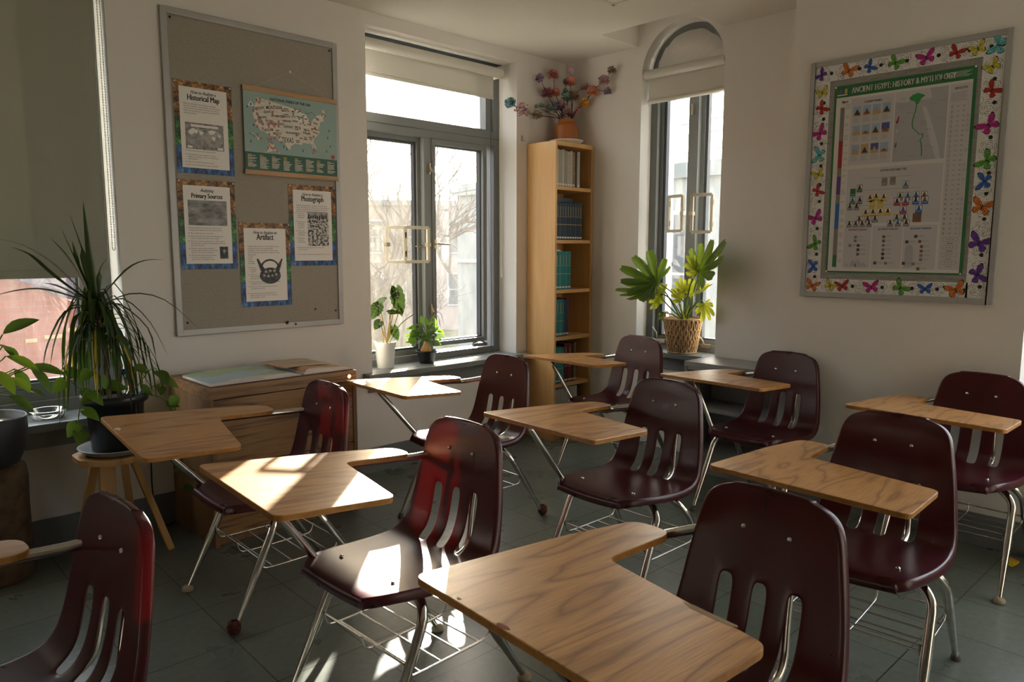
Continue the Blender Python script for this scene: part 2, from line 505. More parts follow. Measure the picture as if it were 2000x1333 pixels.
# ------------------------------------------------------------------ mesh helpers
class MB:
    def __init__(s, T=None):
        s.v, s.f, s.m, s.sm = [], [], [], []
        s.T = T
    def add(s, vs, fs, mi=0, smooth=False):
        o = len(s.v)
        for p in vs:
            p = Vector(p)
            s.v.append(s.T @ p if s.T else p)
        for f in fs:
            s.f.append([o + i for i in f])
            s.m.append(mi)
            s.sm.append(smooth)
        return s
    def box(s, a, b, mi=0, M_=None):
        x0, y0, z0 = a
        x1, y1, z1 = b
        vs = [(x0, y0, z0), (x1, y0, z0), (x1, y1, z0), (x0, y1, z0), (x0, y0, z1), (x1, y0, z1), (x1, y1, z1), (x0, y1, z1)]
        if M_:
            vs = [M_ @ Vector(p) for p in vs]
        return s.add(vs, [(3, 2, 1, 0), (4, 5, 6, 7), (0, 1, 5, 4), (1, 2, 6, 5), (2, 3, 7, 6), (3, 0, 4, 7)], mi)
    def beam(s, p, q, w, h, mi=0, up=(0, 0, 1)):
        p, q = Vector(p), Vector(q)
        d = (q - p).normalized()
        upv = Vector(up)
        if abs(d.dot(upv)) > .97:
            upv = Vector((1, 0, 0))
        a = d.cross(upv).normalized() * (w / 2)
        b = a.cross(d).normalized() * (h / 2)
        vs = [p - a - b, p + a - b, p + a + b, p - a + b, q - a - b, q + a - b, q + a + b, q - a + b]
        return s.add(vs, [(3, 2, 1, 0), (4, 5, 6, 7), (0, 1, 5, 4), (1, 2, 6, 5), (2, 3, 7, 6), (3, 0, 4, 7)], mi)
    def tube(s, pts, r, n=10, mi=0, caps=True, smooth=True):
        pts = [Vector(p) for p in pts]
        k = len(pts)
        rs = r if isinstance(r, (list, tuple)) else [r] * k
        prev = None
        rings = []
        for i in range(k):
            if i == 0:
                d = pts[1] - pts[0]
            elif i == k - 1:
                d = pts[-1] - pts[-2]
            else:
                d = (pts[i + 1] - pts[i]).normalized() + (pts[i] - pts[i - 1]).normalized()
            d.normalize()
            if prev is None:
                a = d.cross(Vector((0, 0, 1)))
                if a.length < .05:
                    a = d.cross(Vector((1, 0, 0)))
            else:
                a = prev - d * prev.dot(d)
            a.normalize()
            prev = a
            b = d.cross(a)
            rings.append([pts[i] + (a * math.cos(2 * PI * j / n) + b * math.sin(2 * PI * j / n)) * rs[i] for j in range(n)])
        vs = [p for ring in rings for p in ring]
        fs = []
        for i in range(k - 1):
            for j in range(n):
                fs.append((i * n + j, i * n + (j + 1) % n, (i + 1) * n + (j + 1) % n, (i + 1) * n + j))
        s.add(vs, fs, mi, smooth)
        if caps:
            s.add(rings[0], [tuple(reversed(range(n)))], mi)
            s.add(rings[-1], [tuple(range(n))], mi)
        return s
    def lathe(s, prof, c=(0, 0, 0), n=32, mi=0, smooth=True, ribs=0, ribn=0):
        c = Vector(c)
        vs = []
        for r_, z in prof:
            for j in range(n):
                rr = r_ * (1 + ribs * (1 if (j % 2) else 0)) if ribs else r_
                vs.append(c + Vector((rr * math.cos(2 * PI * j / n), rr * math.sin(2 * PI * j / n), z)))
        fs = []
        for i in range(len(prof) - 1):
            for j in range(n):
                fs.append((i * n + j, i * n + (j + 1) % n, (i + 1) * n + (j + 1) % n, (i + 1) * n + j))
        s.add(vs, fs, mi, smooth)
        return s
    def prism(s, poly, z0, z1, mi=0, mside=None):
        n = len(poly)
        vs = [(x, y, z0) for x, y in poly] + [(x, y, z1) for x, y in poly]
        s.add(vs, [tuple(reversed(range(n))), tuple(range(n, 2 * n))], mi)
        s.add(vs, [(i, (i + 1) % n, n + (i + 1) % n, n + i) for i in range(n)], mi if mside is None else mside)
        return s
    def poly(s, pts, c=0, mi=0):
        """flat polygon in the local a,b plane at offset c"""
        return s.add([(x, y, c) for x, y in pts], [tuple(range(len(pts)))], mi)
    def rect(s, x0, y0, x1, y1, c=0, mi=0):
        return s.poly([(x0, y0), (x1, y0), (x1, y1), (x0, y1)], c, mi)
    def disc(s, x, y, r, c=0, mi=0, n=20, sx=1):
        return s.poly([(x + sx * r * math.cos(2 * PI * i / n), y + r * math.sin(2 * PI * i / n)) for i in range(n)], c, mi)
    def text(s, body, x, y, size, c=0, mi=0, sx=1.0, bold=0.0, align='LEFT', rot=0, shear=0):
        cu = bpy.data.curves.new('lettering', 'FONT')
        cu.body = body
        cu.size = size
        cu.offset = bold
        cu.shear = shear
        cu.align_x = align
        cu.resolution_u = 2
        ob = bpy.data.objects.new('lettering', cu)
        C.objects.link(ob)
        dg = bpy.context.evaluated_depsgraph_get()
        me = bpy.data.meshes.new_from_object(ob.evaluated_get(dg))
        cr, sr = math.cos(rot), math.sin(rot)
        vs = []
        for v in me.vertices:
            px, py = v.co.x * sx, v.co.y
            vs.append((x + px * cr - py * sr, y + px * sr + py * cr, c))
        s.add(vs, [tuple(p.vertices) for p in me.polygons], mi)
        bpy.data.objects.remove(ob)
        bpy.data.meshes.remove(me)
        bpy.data.curves.remove(cu)
        return s
    def build(s, name, mats, parent=None, loc=None, bevel=0, sub=0, smooth=False, autosm=None, solid=0):
        me = bpy.data.meshes.new(name)
        me.from_pydata([tuple(v) for v in s.v], [], s.f)
        if isinstance(mats, str):
            mats = [mats]
        for k in mats:
            me.materials.append(M[k])
        for p, mi, sm in zip(me.polygons, s.m, s.sm):
            p.material_index = mi
            p.use_smooth = sm or smooth
        me.update()
        o = bpy.data.objects.new(name, me)
        C.objects.link(o)
        if loc:
            o.location = loc
        if parent:
            o.parent = parent
        if solid:
            md = o.modifiers.new('thickness', 'SOLIDIFY')
            md.thickness = solid
            md.offset = 0
        if bevel:
            bm = bmesh.new()
            bm.from_mesh(me)
            bmesh.ops.remove_doubles(bm, verts=bm.verts, dist=1e-6)
            ed = [e for e in bm.edges if len(e.link_faces) == 2 and e.calc_face_angle(0) > R(35)]
            bmesh.ops.bevel(bm, geom=ed, offset=bevel, segments=2, profile=.7, affect='EDGES')
            bm.to_mesh(me)
            bm.free()
        if sub:
            md = o.modifiers.new('smooth', 'SUBSURF')
            md.levels = md.render_levels = sub
        return o
def empty(name, loc=(0, 0, 0), rz=0):
    o = bpy.data.objects.new(name, None)
    o.location = loc
    o.rotation_euler = (0, 0, rz)
    o.empty_display_size = .1
    C.objects.link(o)
    return o
def tag(o, label, cat, group=None, kind=None):
    o['label'] = label
    o['category'] = cat
    if group:
        o['group'] = group
    if kind:
        o['kind'] = kind
    return o
def struct(o, label=None):
    o['kind'] = 'structure'
    if label:
        o['label'] = label
    return o
def lab(o, label):
    o['label'] = label
    return o
def smooth_path(pts, n=6):
    """Catmull-Rom through pts"""
    P = [Vector(p) for p in pts]
    P = [P[0] * 2 - P[1]] + P + [P[-1] * 2 - P[-2]]
    out = []
    for i in range(1, len(P) - 2):
        for k in range(n):
            t = k / n
            a, b, c, d = P[i - 1], P[i], P[i + 1], P[i + 2]
            out.append(.5 * ((2 * b) + (c - a) * t + (2 * a - 5 * b + 4 * c - d) * t * t + (3 * b - a - 3 * c + d) * t ** 3))
    out.append(P[-2])
    return out
def fillet(pts, r, n=6):
    """round the corners of a polyline"""
    P = [Vector(p) for p in pts]
    out = [P[0]]
    for i in range(1, len(P) - 1):
        a, b, c = P[i - 1], P[i], P[i + 1]
        u, v = (a - b), (c - b)
        rr = min(r, u.length * .48, v.length * .48)
        s_, e_ = b + u.normalized() * rr, b + v.normalized() * rr
        for k in range(n + 1):
            t = k / n
            out.append(s_ * (1 - t) ** 2 + b * 2 * t * (1 - t) + e_ * t * t)
    out.append(P[-1])
    return out
def roundpoly(pts, rs, n=6):
    out = []
    k = len(pts)
    for i in range(k):
        a, b, c = Vector(pts[i - 1]), Vector(pts[i]), Vector(pts[(i + 1) % k])
        r = rs[i] if isinstance(rs, (list, tuple)) else rs
        u, v = a - b, c - b
        rr = min(r, u.length * .48, v.length * .48)
        s_, e_ = b + u.normalized() * rr, b + v.normalized() * rr
        for j in range(n + 1):
            t = j / n
            q = s_ * (1 - t) ** 2 + b * 2 * t * (1 - t) + e_ * t * t
            out.append((q.x, q.y))
    return out
# local frames: a to the right on the wall, b up, c out into the room
def on_back(x, z, off=0):
    return Matrix(((1, 0, 0, x), (0, 0, -1, -off), (0, 1, 0, z), (0, 0, 0, 1)))
def on_right(y, z, x=-.356, off=0):
    return Matrix(((0, 0, -1, x - off), (-1, 0, 0, y), (0, 1, 0, z), (0, 0, 0, 1)))
def wall_panel(m, u0, u1, z0, z1, hole_fn, t0, t1, axis):
    pass

# ------------------------------------------------------------------ room shell
H = 2.753
XL, YF = -6.3, -6.0
def bx(m, a, b, mi=0):
    return m.box((min(a[0], b[0]), min(a[1], b[1]), min(a[2], b[2])), (max(a[0], b[0]), max(a[1], b[1]), max(a[2], b[2])), mi)
TH = .42
m = MB()
bx(m, (XL - .2, YF - .2, -.12), (TH, TH, 0))
struct(m.build('floor', 'floor'), 'dark green-grey speckled vinyl tile floor')
# back wall (y=0): window_1 opening x -4.75..-3.14, z .61..2.62 ; window_2 opening x -1.756..-.516, z .627..2.679
W1 = (-4.75, -3.14, .61, 2.66)
W2 = (-1.756, -.516, .627, 2.679)
m = MB()
for x0, x1, z0, z1 in [(XL - .2, W1[0], 0, 3.1), (W1[0], W1[1], 0, W1[2] - .04), (W1[0], W1[1], W1[3], 3.1), (W1[1], W2[0], 0, 3.1),
                       (W2[0], W2[1], 0, W2[2] - .035), (W2[0], W2[1], W2[3], 3.1), (W2[1], TH, 0, 3.1)]:
    bx(m, (x0, 0, z0), (x1, TH, z1))
struct(m.build('wall_back', 'wall'), 'off-white painted wall with the pinboard and two windows')
# right wall (x=0) with arched opening y -.69..-1.318
AY0, AY1, AZ0 = -.690, -1.318, .69
ARC, AYC = (AY0 - AY1) / 2, (AY0 + AY1) / 2
AZS = 2.862 - ARC
m = MB()
bx(m, (0, 0, 0), (TH, AY0, 3.1))
bx(m, (0, AY1, 0), (TH, -1.96, 3.1))
bx(m, (0, AY0, 0), (TH, AY1, AZ0 - .035))
NA = 28
arc = [(AYC + ARC * math.cos(PI * i / NA), AZS + ARC * math.sin(PI * i / NA)) for i in range(NA + 1)]
for i in range(NA):
    (ya, za), (yb, zb) = arc[i], arc[i + 1]
    m.add([(0, ya, za), (0, yb, zb), (0, yb, 3.1), (0, ya, 3.1)], [(0, 1, 2, 3)])
    m.add([(0, ya, za), (TH, ya, za), (TH, yb, zb), (0, yb, zb)], [(0, 1, 2, 3)], 0, True)
    m.add([(TH, ya, za), (TH, yb, zb), (TH, yb, 3.1), (TH, ya, 3.1)], [(3, 2, 1, 0)])
# projecting pier with the framed board, then window_4 opening
W4 = (-3.05, -5.3, .62, 2.62)
for y0, y1, z0, z1 in [(-1.93, W4[0], 0, 3.1), (W4[0], W4[1], 0, W4[2]), (W4[0], W4[1], W4[3], 3.1), (W4[1], YF - .2, 0, 3.1)]:
    bx(m, (-.356, y0, z0), (TH if y0 == -1.93 else -.356 + .38, y1, z1))
struct(m.build('wall_right', 'wall'), 'off-white painted wall with the arched window and the framed board')
m = MB()
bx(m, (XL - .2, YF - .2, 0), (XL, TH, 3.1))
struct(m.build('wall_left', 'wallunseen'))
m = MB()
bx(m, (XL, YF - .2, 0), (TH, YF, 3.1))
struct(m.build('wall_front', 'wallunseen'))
# ceiling with raised pocket above the arch
PY0, PY1, PX, PH = -.654, -1.307, -.397, .15
m = MB()
bx(m, (XL - .2, YF - .2, H), (PX, TH, H + .35))
bx(m, (PX, PY0, H), (0, 0, H + .35))
bx(m, (PX, PY1, H), (0, YF - .2, H + .35))
bx(m, (PX, PY0, H + PH), (0, PY1, H + .35))
struct(m.build('ceiling', 'ceiling'), 'off-white ceiling with a raised pocket above the arched window')
# ceiling hatch
m = MB()
hx, hy, hs = -.80, -1.066, .62
for a, b in [((hx - hs, hy, H - .006), (hx, hy - .018, H)), ((hx - .018, hy, H - .006), (hx, hy - hs, H)), ((hx - hs, hy - hs + .018, H - .006), (hx, hy - hs, H)), ((hx - hs, hy, H - .006), (hx - hs + .018, hy - hs, H))]:
    bx(m, a, b)
bx(m, (hx - hs + .03, hy - .03, H - .004), (hx - .03, hy - hs + .03, H))
o = m.build('ceiling_hatch', 'ceiling')
m = MB()
m.tube([(hx - hs / 2 + .14 * math.cos(a * PI / 12), hy - hs / 2 + .14 * math.sin(a * PI / 12), H - .006) for a in range(25)], .004, 6)
m.build('round_grille_rim', 'ceiling', parent=o)
tag(o, 'flat square hatch set in the ceiling near the arched window', 'ceiling hatch')
# baseboards
m = MB()
bx(m, (XL, 0, 0), (-.42, -.014, .155))
struct(m.build('baseboard_back', 'base'), 'dark grey vinyl baseboard along the pinboard wall')
m = MB()
bx(m, (-.356, -1.93, 0), (-.370, YF, .15))
struct(m.build('baseboard_right', 'base'), 'dark grey vinyl baseboard below the framed board')

# ------------------------------------------------------------------ windows
def frame_rect(m, x0, x1, z0, z1, w, y0, y1, mi=0):
    """rectangular ring in the xz plane"""
    ws = w if isinstance(w, tuple) else (w,) * 4   # left,right,bottom,top
    bx(m, (x0, y0, z0), (x0 + ws[0], y1, z1), mi)
    bx(m, (x1 - ws[1], y0, z0), (x1, y1, z1), mi)
    bx(m, (x0 + ws[0], y0, z0), (x1 - ws[1], y1, z0 + ws[2]), mi)
    bx(m, (x0 + ws[0], y0, z1 - ws[3]), (x1 - ws[1], y1, z1), mi)
def hatch(name, P, Q, D, side, parent, mat):
    """small hinged wicket frame: P hinge-bottom, Q free-bottom (world xy), D (z0,z1)"""
    m = MB()
    p, q = Vector((*P, 0)), Vector((*Q, 0))
    d = (q - p).normalized()
    w = .02
    for a, b in [((p, D[0]), (p, D[1])), ((q, D[0]), (q, D[1]))]:
        m.beam((a[0].x, a[0].y, a[1]), (b[0].x, b[0].y, b[1]), w, w, up=d)
    for z in D:
        m.beam((p.x, p.y, z), (q.x, q.y, z), w, w)
    o = m.build(name, mat, parent=parent, bevel=.002)
    m = MB()
    for z in (D[0] + .05, D[1] - .05):
        m.beam((p.x, p.y, z - .018), (p.x, p.y, z + .018), .026, .010)
    mid = (D[0] + D[1]) / 2
    m.beam((q.x, q.y, mid - .012), (q.x, q.y, mid + .012), .028, .028)
    m.build('hinge', 'latch', parent=o)
    return o
# window_2 : big two-sash window with transom
def crank(parent, P, Q, mat='latch'):
    m = MB()
    p, q = Vector(P), Vector(Q)
    m.beam(p, q, .022, .02)
    m.tube(smooth_path([q + Vector((0, 0, .004)), (p + q) / 2 + Vector((0, 0, .03)), p + Vector((0, 0, .016))], 5), .006, 8)
    return m.build('crank_handle', mat, parent=parent)
w2 = empty('window_2', (0, 0, 0))
struct(w2, 'grey metal window with transom and two sashes')
m = MB()
x0, x1, z0, z1 = W2
frame_rect(m, x0, x1, z0, z1, (.053, .053, .045, .045), .18, .30)
bx(m, (x0 + .053, .18, 2.115), (x1 - .053, .30, 2.218))           # transom bar
bx(m, (-1.201, .18, z0 + .045), (-1.141, .30, 2.115))             # mullion
m.build('window_frame', 'frame', parent=w2, bevel=.002)
m = MB()
bx(m, (-.600, .1785, z0), (-.597, .18, z1))
bx(m, (x0, .1785, 2.165), (x1, .18, 2.168))
m.build('frame_seam', 'framedark', parent=w2)
# right sash (flush) and glass
m = MB()
frame_rect(m, -1.138, -.646, .718, 2.112, (.026, .034, .030, .034), .172, .235)
s_ = m.build('sash', 'frame', parent=w2, bevel=.002)
m = MB()
frame_rect(m, -1.112, -.680, .748, 2.078, .008, .20, .24)
m.build('glazing_gasket', 'framedark', parent=s_)
m = MB()
bx(m, (-1.112, .232, .748), (-.68, .236, 2.078))
m.build('window_pane', 'glass_r', parent=s_)
m = MB()
m.beam((-1.128, .165, 1.385), (-1.128, .165, 1.445), .018, .02, up=(1, 0, 0))
m.tube([(-1.128, .155, 1.418), (-1.128, .125, 1.418), (-1.035, .12, 1.414)], [.007, .007, .005], 8)
m.build('sash_handle', 'latch', parent=s_)
# left sash, set back and open a crack
m = MB()
frame_rect(m, -1.703, -1.201, .672, 2.115, (.05, .026, .032, .028), .222, .272)
s_ = m.build('sash', 'frame', parent=w2, bevel=.002)
m = MB()
frame_rect(m, -1.653, -1.227, .704, 2.087, .016, .236, .27)
m.build('glazing_gasket', 'framedark', parent=s_)
m = MB()
bx(m, (-1.653, .256, .704), (-1.227, .260, 2.087))
m.build('window_pane', 'glass_l', parent=s_)
m = MB()
m.tube([(-1.222, .215, 1.40), (-1.222, .185, 1.40), (-1.275, .18, 1.40)], [.007, .007, .005], 8)
m.build('sash_handle', 'latch', parent=s_)
# transom light
m = MB()
frame_rect(m, -1.703, -.569, 2.218, 2.634, (.02, .06, .012, .02), .20, .26)
s_ = m.build('transom_sash', 'frame', parent=w2, bevel=.002)
m = MB()
bx(m, (-1.69, .24, 2.225), (-.625, .243, 2.62))
m.build('window_pane', 'glass', parent=s_)
m = MB()
for zz in (1.913, .975):
    m.beam((-1.158, .176, zz - .035), (-1.158, .176, zz + .035), .018, .012, up=(1, 0, 0))
    m.tube([(-1.158, .17, zz + .02), (-1.150, .155, zz - .02)], .007, 6)
m.build('sash_lock', 'latch', parent=w2)
crank(w2, (-.79, .165, .694), (-.66, .165, .694), 'frame')
hatch('wicket_frame', (-1.425, .095), (-1.255, .075), (1.300, 1.520), 1, w2, 'cream')
hatch('wicket_frame', (-1.425, .095), (-1.515, .165), (1.300, 1.520), 1, w2, 'cream')
m = MB()
m.box((-1.825, -.075, .592), (-.425, .0, .627))
m.box((x0, 0, .592), (x1, .19, .627))
o = m.build('window_sill', 'trim', parent=w2, bevel=.006)
m = MB()
bx(m, (-1.79, 0, .505), (-.43, -.018, .592))
m.build('sill_apron', 'trim', parent=w2)

# window_3 : arched window
w3 = empty('window_3')
struct(w3, 'narrow arched window with two tall casements')
def arch_band(m, r0, r1, xa, xb, cy, zs, mi=0, zb=None):
    n = 28
    P0 = [(cy + r0 * math.cos(PI * i / n), zs + r0 * math.sin(PI * i / n)) for i in range(n + 1)]
    P1 = [(cy + r1 * math.cos(PI * i / n), zs + r1 * math.sin(PI * i / n)) for i in range(n + 1)]
    if zb is not None:
        P0 = [(cy + r0, zb)] + P0 + [(cy - r0, zb)]
        P1 = [(cy + r1, zb)] + P1 + [(cy - r1, zb)]
    k = len(P0)
    for i in range(k - 1):
        a, b, c, d = P0[i], P0[i + 1], P1[i + 1], P1[i]
        for x, fl in ((xa, 0), (xb, 1)):
            q = [(x, *a), (x, *b), (x, *c), (x, *d)]
            m.add(q, [(0, 1, 2, 3) if fl else (3, 2, 1, 0)], mi)
        m.add([(xa, *a), (xb, *a), (xb, *b), (xa, *b)], [(0, 1, 2, 3)], mi, True)
        m.add([(xa, *d), (xb, *d), (xb, *c), (xa, *c)], [(3, 2, 1, 0)], mi, True)
m = MB()
arch_band(m, ARC + .002, ARC - .055, .12, .24, AYC, AZS, zb=AZ0)
bx(m, (.12, AY0, AZ0), (.24, AY1, AZ0 + .05))
bx(m, (.12, -.995, AZ0 + .05), (.24, -1.07, 2.58))
bx(m, (.12, AY0 - .05, 2.50), (.24, AY1 + .05, 2.58))
m.build('window_frame', 'frame', parent=w3)
for ya, yb in ((-.745, -.995), (-1.07, -1.263)):
    m = MB()
    def fr_y(m, y0, y1, z0, z1, w, xa, xb, mi=0):
        bx(m, (xa, y0, z0), (xb, y0 - w[0], z1), mi)
        bx(m, (xa, y1, z0), (xb, y1 + w[1], z1), mi)
        bx(m, (xa, y0 - w[0], z0), (xb, y1 + w[1], z0 + w[2]), mi)
        bx(m, (xa, y0 - w[0], z1 - w[2]), (xb, y1 + w[1], z1), mi)
    fr_y(m, ya, yb, AZ0 + .05, 2.50, (.028, .016, .03), .155, .205)
    s_ = m.build('casement', 'frame', parent=w3, bevel=.002)
    m = MB()
    fr_y(m, ya - .028, yb + .016, AZ0 + .08, 2.47, (.020, .008, .012), .165, .20)
    m.build('glazing_gasket', 'framedark', parent=s_)
    m = MB()
    bx(m, (.19, ya - .04, AZ0 + .08), (.194, yb + .02, 2.47))
    m.build('window_pane', 'glass_r', parent=s_)
m = MB()
for i in range(10):
    pass
m.tube([(.11, -.79, .745), (.085, -.80, .80), (.08, -.77, .835)], .006, 8)
m.beam((.112, -.80, .74), (.112, -.86, .74), .02, .025)
m.build('crank_handle', 'latch', parent=w3)
m = MB()
m.tube([(.11, -1.17, .745), (.085, -1.17, .78), (.08, -1.15, .80)], .006, 8)
m.beam((.112, -1.15, .735), (.112, -1.22, .735), .02, .025)
m.build('crank_handle', 'latch', parent=w3)
m = MB()
m.beam((.112, -1.025, 2.27), (.112, -1.025, 2.34), .012, .016, up=(0, 1, 0))
m.build('sash_lock', 'latch', parent=w3)
# crumpled paper filling the arch head
m = MB()
n = 26
rr = ARC - .046
ring = []
for i in range(n + 1):
    a = PI * i / n
    r2 = rr * (1 + random.uniform(-.035, .004))
    ring.append((.106 + random.uniform(-.004, .004), AYC + r2 * math.cos(a), 2.56 + (AZS + rr - 2.56) * math.sin(a) * (1 + random.uniform(-.02, .015))))
cen = [(.104, AYC + .12 * math.cos(PI * i / n), 2.57 + .14 * math.sin(PI * i / n)) for i in range(n + 1)]
m.add(ring + cen, [(i, i + 1, n + 2 + i, n + 1 + i) for i in range(n)] + [tuple(range(n + 1, 2 * n + 2))], 0, True)
M['lining'] = plain('lining_paper', (.74, .70, .66), .8, bump=.5, bscale=12)
m.build('arch_head_lining', 'lining', parent=w3, solid=.004)
hatch('wicket_frame', (.03, -.915), (.0, -1.045), (1.505, 1.735), 1, w3, 'cream')
hatch('wicket_frame', (.03, -1.245), (.0, -1.115), (1.495, 1.735), 1, w3, 'cream')
m = MB()
m.box((-.085, -1.28, .655), (0.0, -.64, .69))
m.box((0.0, AY1, .655), (.13, AY0, .69))
m.build('window_sill', 'trim', parent=w3, bevel=.006)
m = MB()
bx(m, (0, -.65, .57), (-.018, -1.28, .655))
m.build('sill_apron', 'trim', parent=w3)

# window_1 : left window, mostly behind its shade
w1 = empty('window_1')
struct(w1, 'wide grey window behind the lowered shade')
m = MB()
frame_rect(m, W1[0], W1[1], W1[2], W1[3], (.06, .05, .06, .06), .16, .28)
m.build('window_frame', 'frame', parent=w1, bevel=.002)
m = MB()
frame_rect(m, -4.69, -3.19, .67, 2.6, (.05, .085, .085, .05), .185, .25)
s_ = m.build('sash', 'frame', parent=w1, bevel=.002)
m = MB()
frame_rect(m, -4.64, -3.275, .755, 2.55, .012, .20, .24)
m.build('glazing_gasket', 'framedark', parent=s_)
m = MB()
bx(m, (-4.64, .222, .755), (-3.275, .226, 2.55))
m.build('window_pane', 'glass', parent=s_)
m = MB()
m.box((-4.85, -.085, .572), (-3.10, 0, .610))
m.box((W1[0], 0, .572), (W1[1], .17, .610))
m.build('window_sill', 'trim', parent=w1, bevel=.006)
m = MB()
bx(m, (-4.8, 0, .49), (-3.12, -.018, .572))
m.build('sill_apron', 'trim', parent=w1)

# window_4 : in the right wall, just outside the picture's right edge
w4 = empty('window_4')
struct(w4)
m = MB()
def fr_y2(m, y0, y1, z0, z1, w, xa, xb):
    bx(m, (xa, y0, z0), (xb, y0 - w, z1))
    bx(m, (xa, y1, z0), (xb, y1 + w, z1))
    bx(m, (xa, y0 - w, z0), (xb, y1 + w, z0 + w))
    bx(m, (xa, y0 - w, z1 - w), (xb, y1 + w, z1))
fr_y2(m, W4[0], W4[1], W4[2], W4[3], .06, -.18, -.08)
bx(m, (-.18, -4.14, .62), (-.08, -4.22, 2.62))
m.build('window_frame', 'frame', parent=w4)
m = MB()
bx(m, (-.13, W4[0] - .06, .68), (-.126, W4[1] + .06, 2.56))
m.build('window_pane', 'glass', parent=w4)
m = MB()
m.box((-.43, W4[1] - .05, .585), (-.18, W4[0] + .0, .62))
m.build('window_sill', 'trim', parent=w4, bevel=.005)

# ------------------------------------------------------------------ roller shades
def chain(m, x, y, z0, z1, dx=.012, n=None):
    k = int((z1 - z0) / .012)
    for s__ in (-1, 1):
        for i in range(k):
            z = z0 + (z1 - z0) * i / k
            m.box((x + s__ * dx / 2 - .0018, y - .0018, z), (x + s__ * dx / 2 + .0018, y + .0018, z + .006))
        m.beam((x + s__ * dx / 2, y, z0), (x + s__ * dx / 2, y, z1), .0012, .0012)
    m.tube([(x - dx / 2, y, z0), (x - dx / 4, y, z0 - .008), (x + dx / 4, y, z0 - .008), (x + dx / 2, y, z0)], .0018, 6)
sh = empty('roller_shade', (-1.14, .09, 2.61))
tag(sh, 'white roller shade rolled nearly to the top of the wide window', 'window shade')
T0 = Matrix.Translation((1.14, -.09, -2.61))
m = MB(T0)
m.tube([(-1.745, .09, 2.605), (-.60, .09, 2.605)], .033, 20)
m.build('roller_tube', 'shade', parent=sh)
m = MB(T0)
bx(m, (-1.735, .116, 2.435), (-.632, .1175, 2.605))
m.build('shade_fabric', 'shade', parent=sh)
m = MB(T0)
bx(m, (-1.735, .113, 2.425), (-.632, .1205, 2.447))
m.build('hem_bar', 'shade', parent=sh, bevel=.003)
m = MB(T0)
bx(m, (-.60, .06, 2.57), (-.592, .16, 2.65))
m.tube([(-.594, .09, 2.605), (-.580, .09, 2.605)], .030, 16)
m.build('end_bracket', 'cream', parent=sh)
m = MB(T0)
chain(m, -.584, .085, 1.19, 2.58)
m.build('bead_chain', 'cream', parent=sh)
m = MB(T0)
bx(m, (-1.75, .14, 2.655), (-.53, .17, 2.676))
m.build('mounting_rail', 'framedark', parent=sh)

sh = empty('roller_shade', (.02, -1.0, 2.56))
tag(sh, 'cream roller shade hanging below the arch of the narrow window', 'window shade')
T0 = Matrix.Translation((-.02, 1.0, -2.56))
m = MB(T0)
m.tube([(.03, -.702, 2.562), (.03, -1.31, 2.562)], .030, 20)
m.build('roller_tube', 'shade', parent=sh)
m = MB(T0)
bx(m, (.054, -.715, 2.385), (.0555, -1.30, 2.562))
m.build('shade_fabric', 'shade', parent=sh)
m = MB(T0)
m.tube([(.050, -.715, 2.385), (.050, -1.30, 2.385)], .016, 12)
m.build('hem_bar', 'shade', parent=sh)

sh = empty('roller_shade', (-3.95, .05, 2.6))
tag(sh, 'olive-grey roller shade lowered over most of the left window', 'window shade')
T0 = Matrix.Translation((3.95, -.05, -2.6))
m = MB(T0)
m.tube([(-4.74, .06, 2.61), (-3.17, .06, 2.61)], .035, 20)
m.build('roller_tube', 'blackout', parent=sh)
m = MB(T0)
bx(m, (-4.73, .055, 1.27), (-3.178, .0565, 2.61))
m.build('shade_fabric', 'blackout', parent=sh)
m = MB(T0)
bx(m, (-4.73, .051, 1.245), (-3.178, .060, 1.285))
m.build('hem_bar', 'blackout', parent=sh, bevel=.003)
m = MB(T0)
chain(m, -3.156, .03, 1.38, 2.6)
m.build('bead_chain', 'cream', parent=sh)

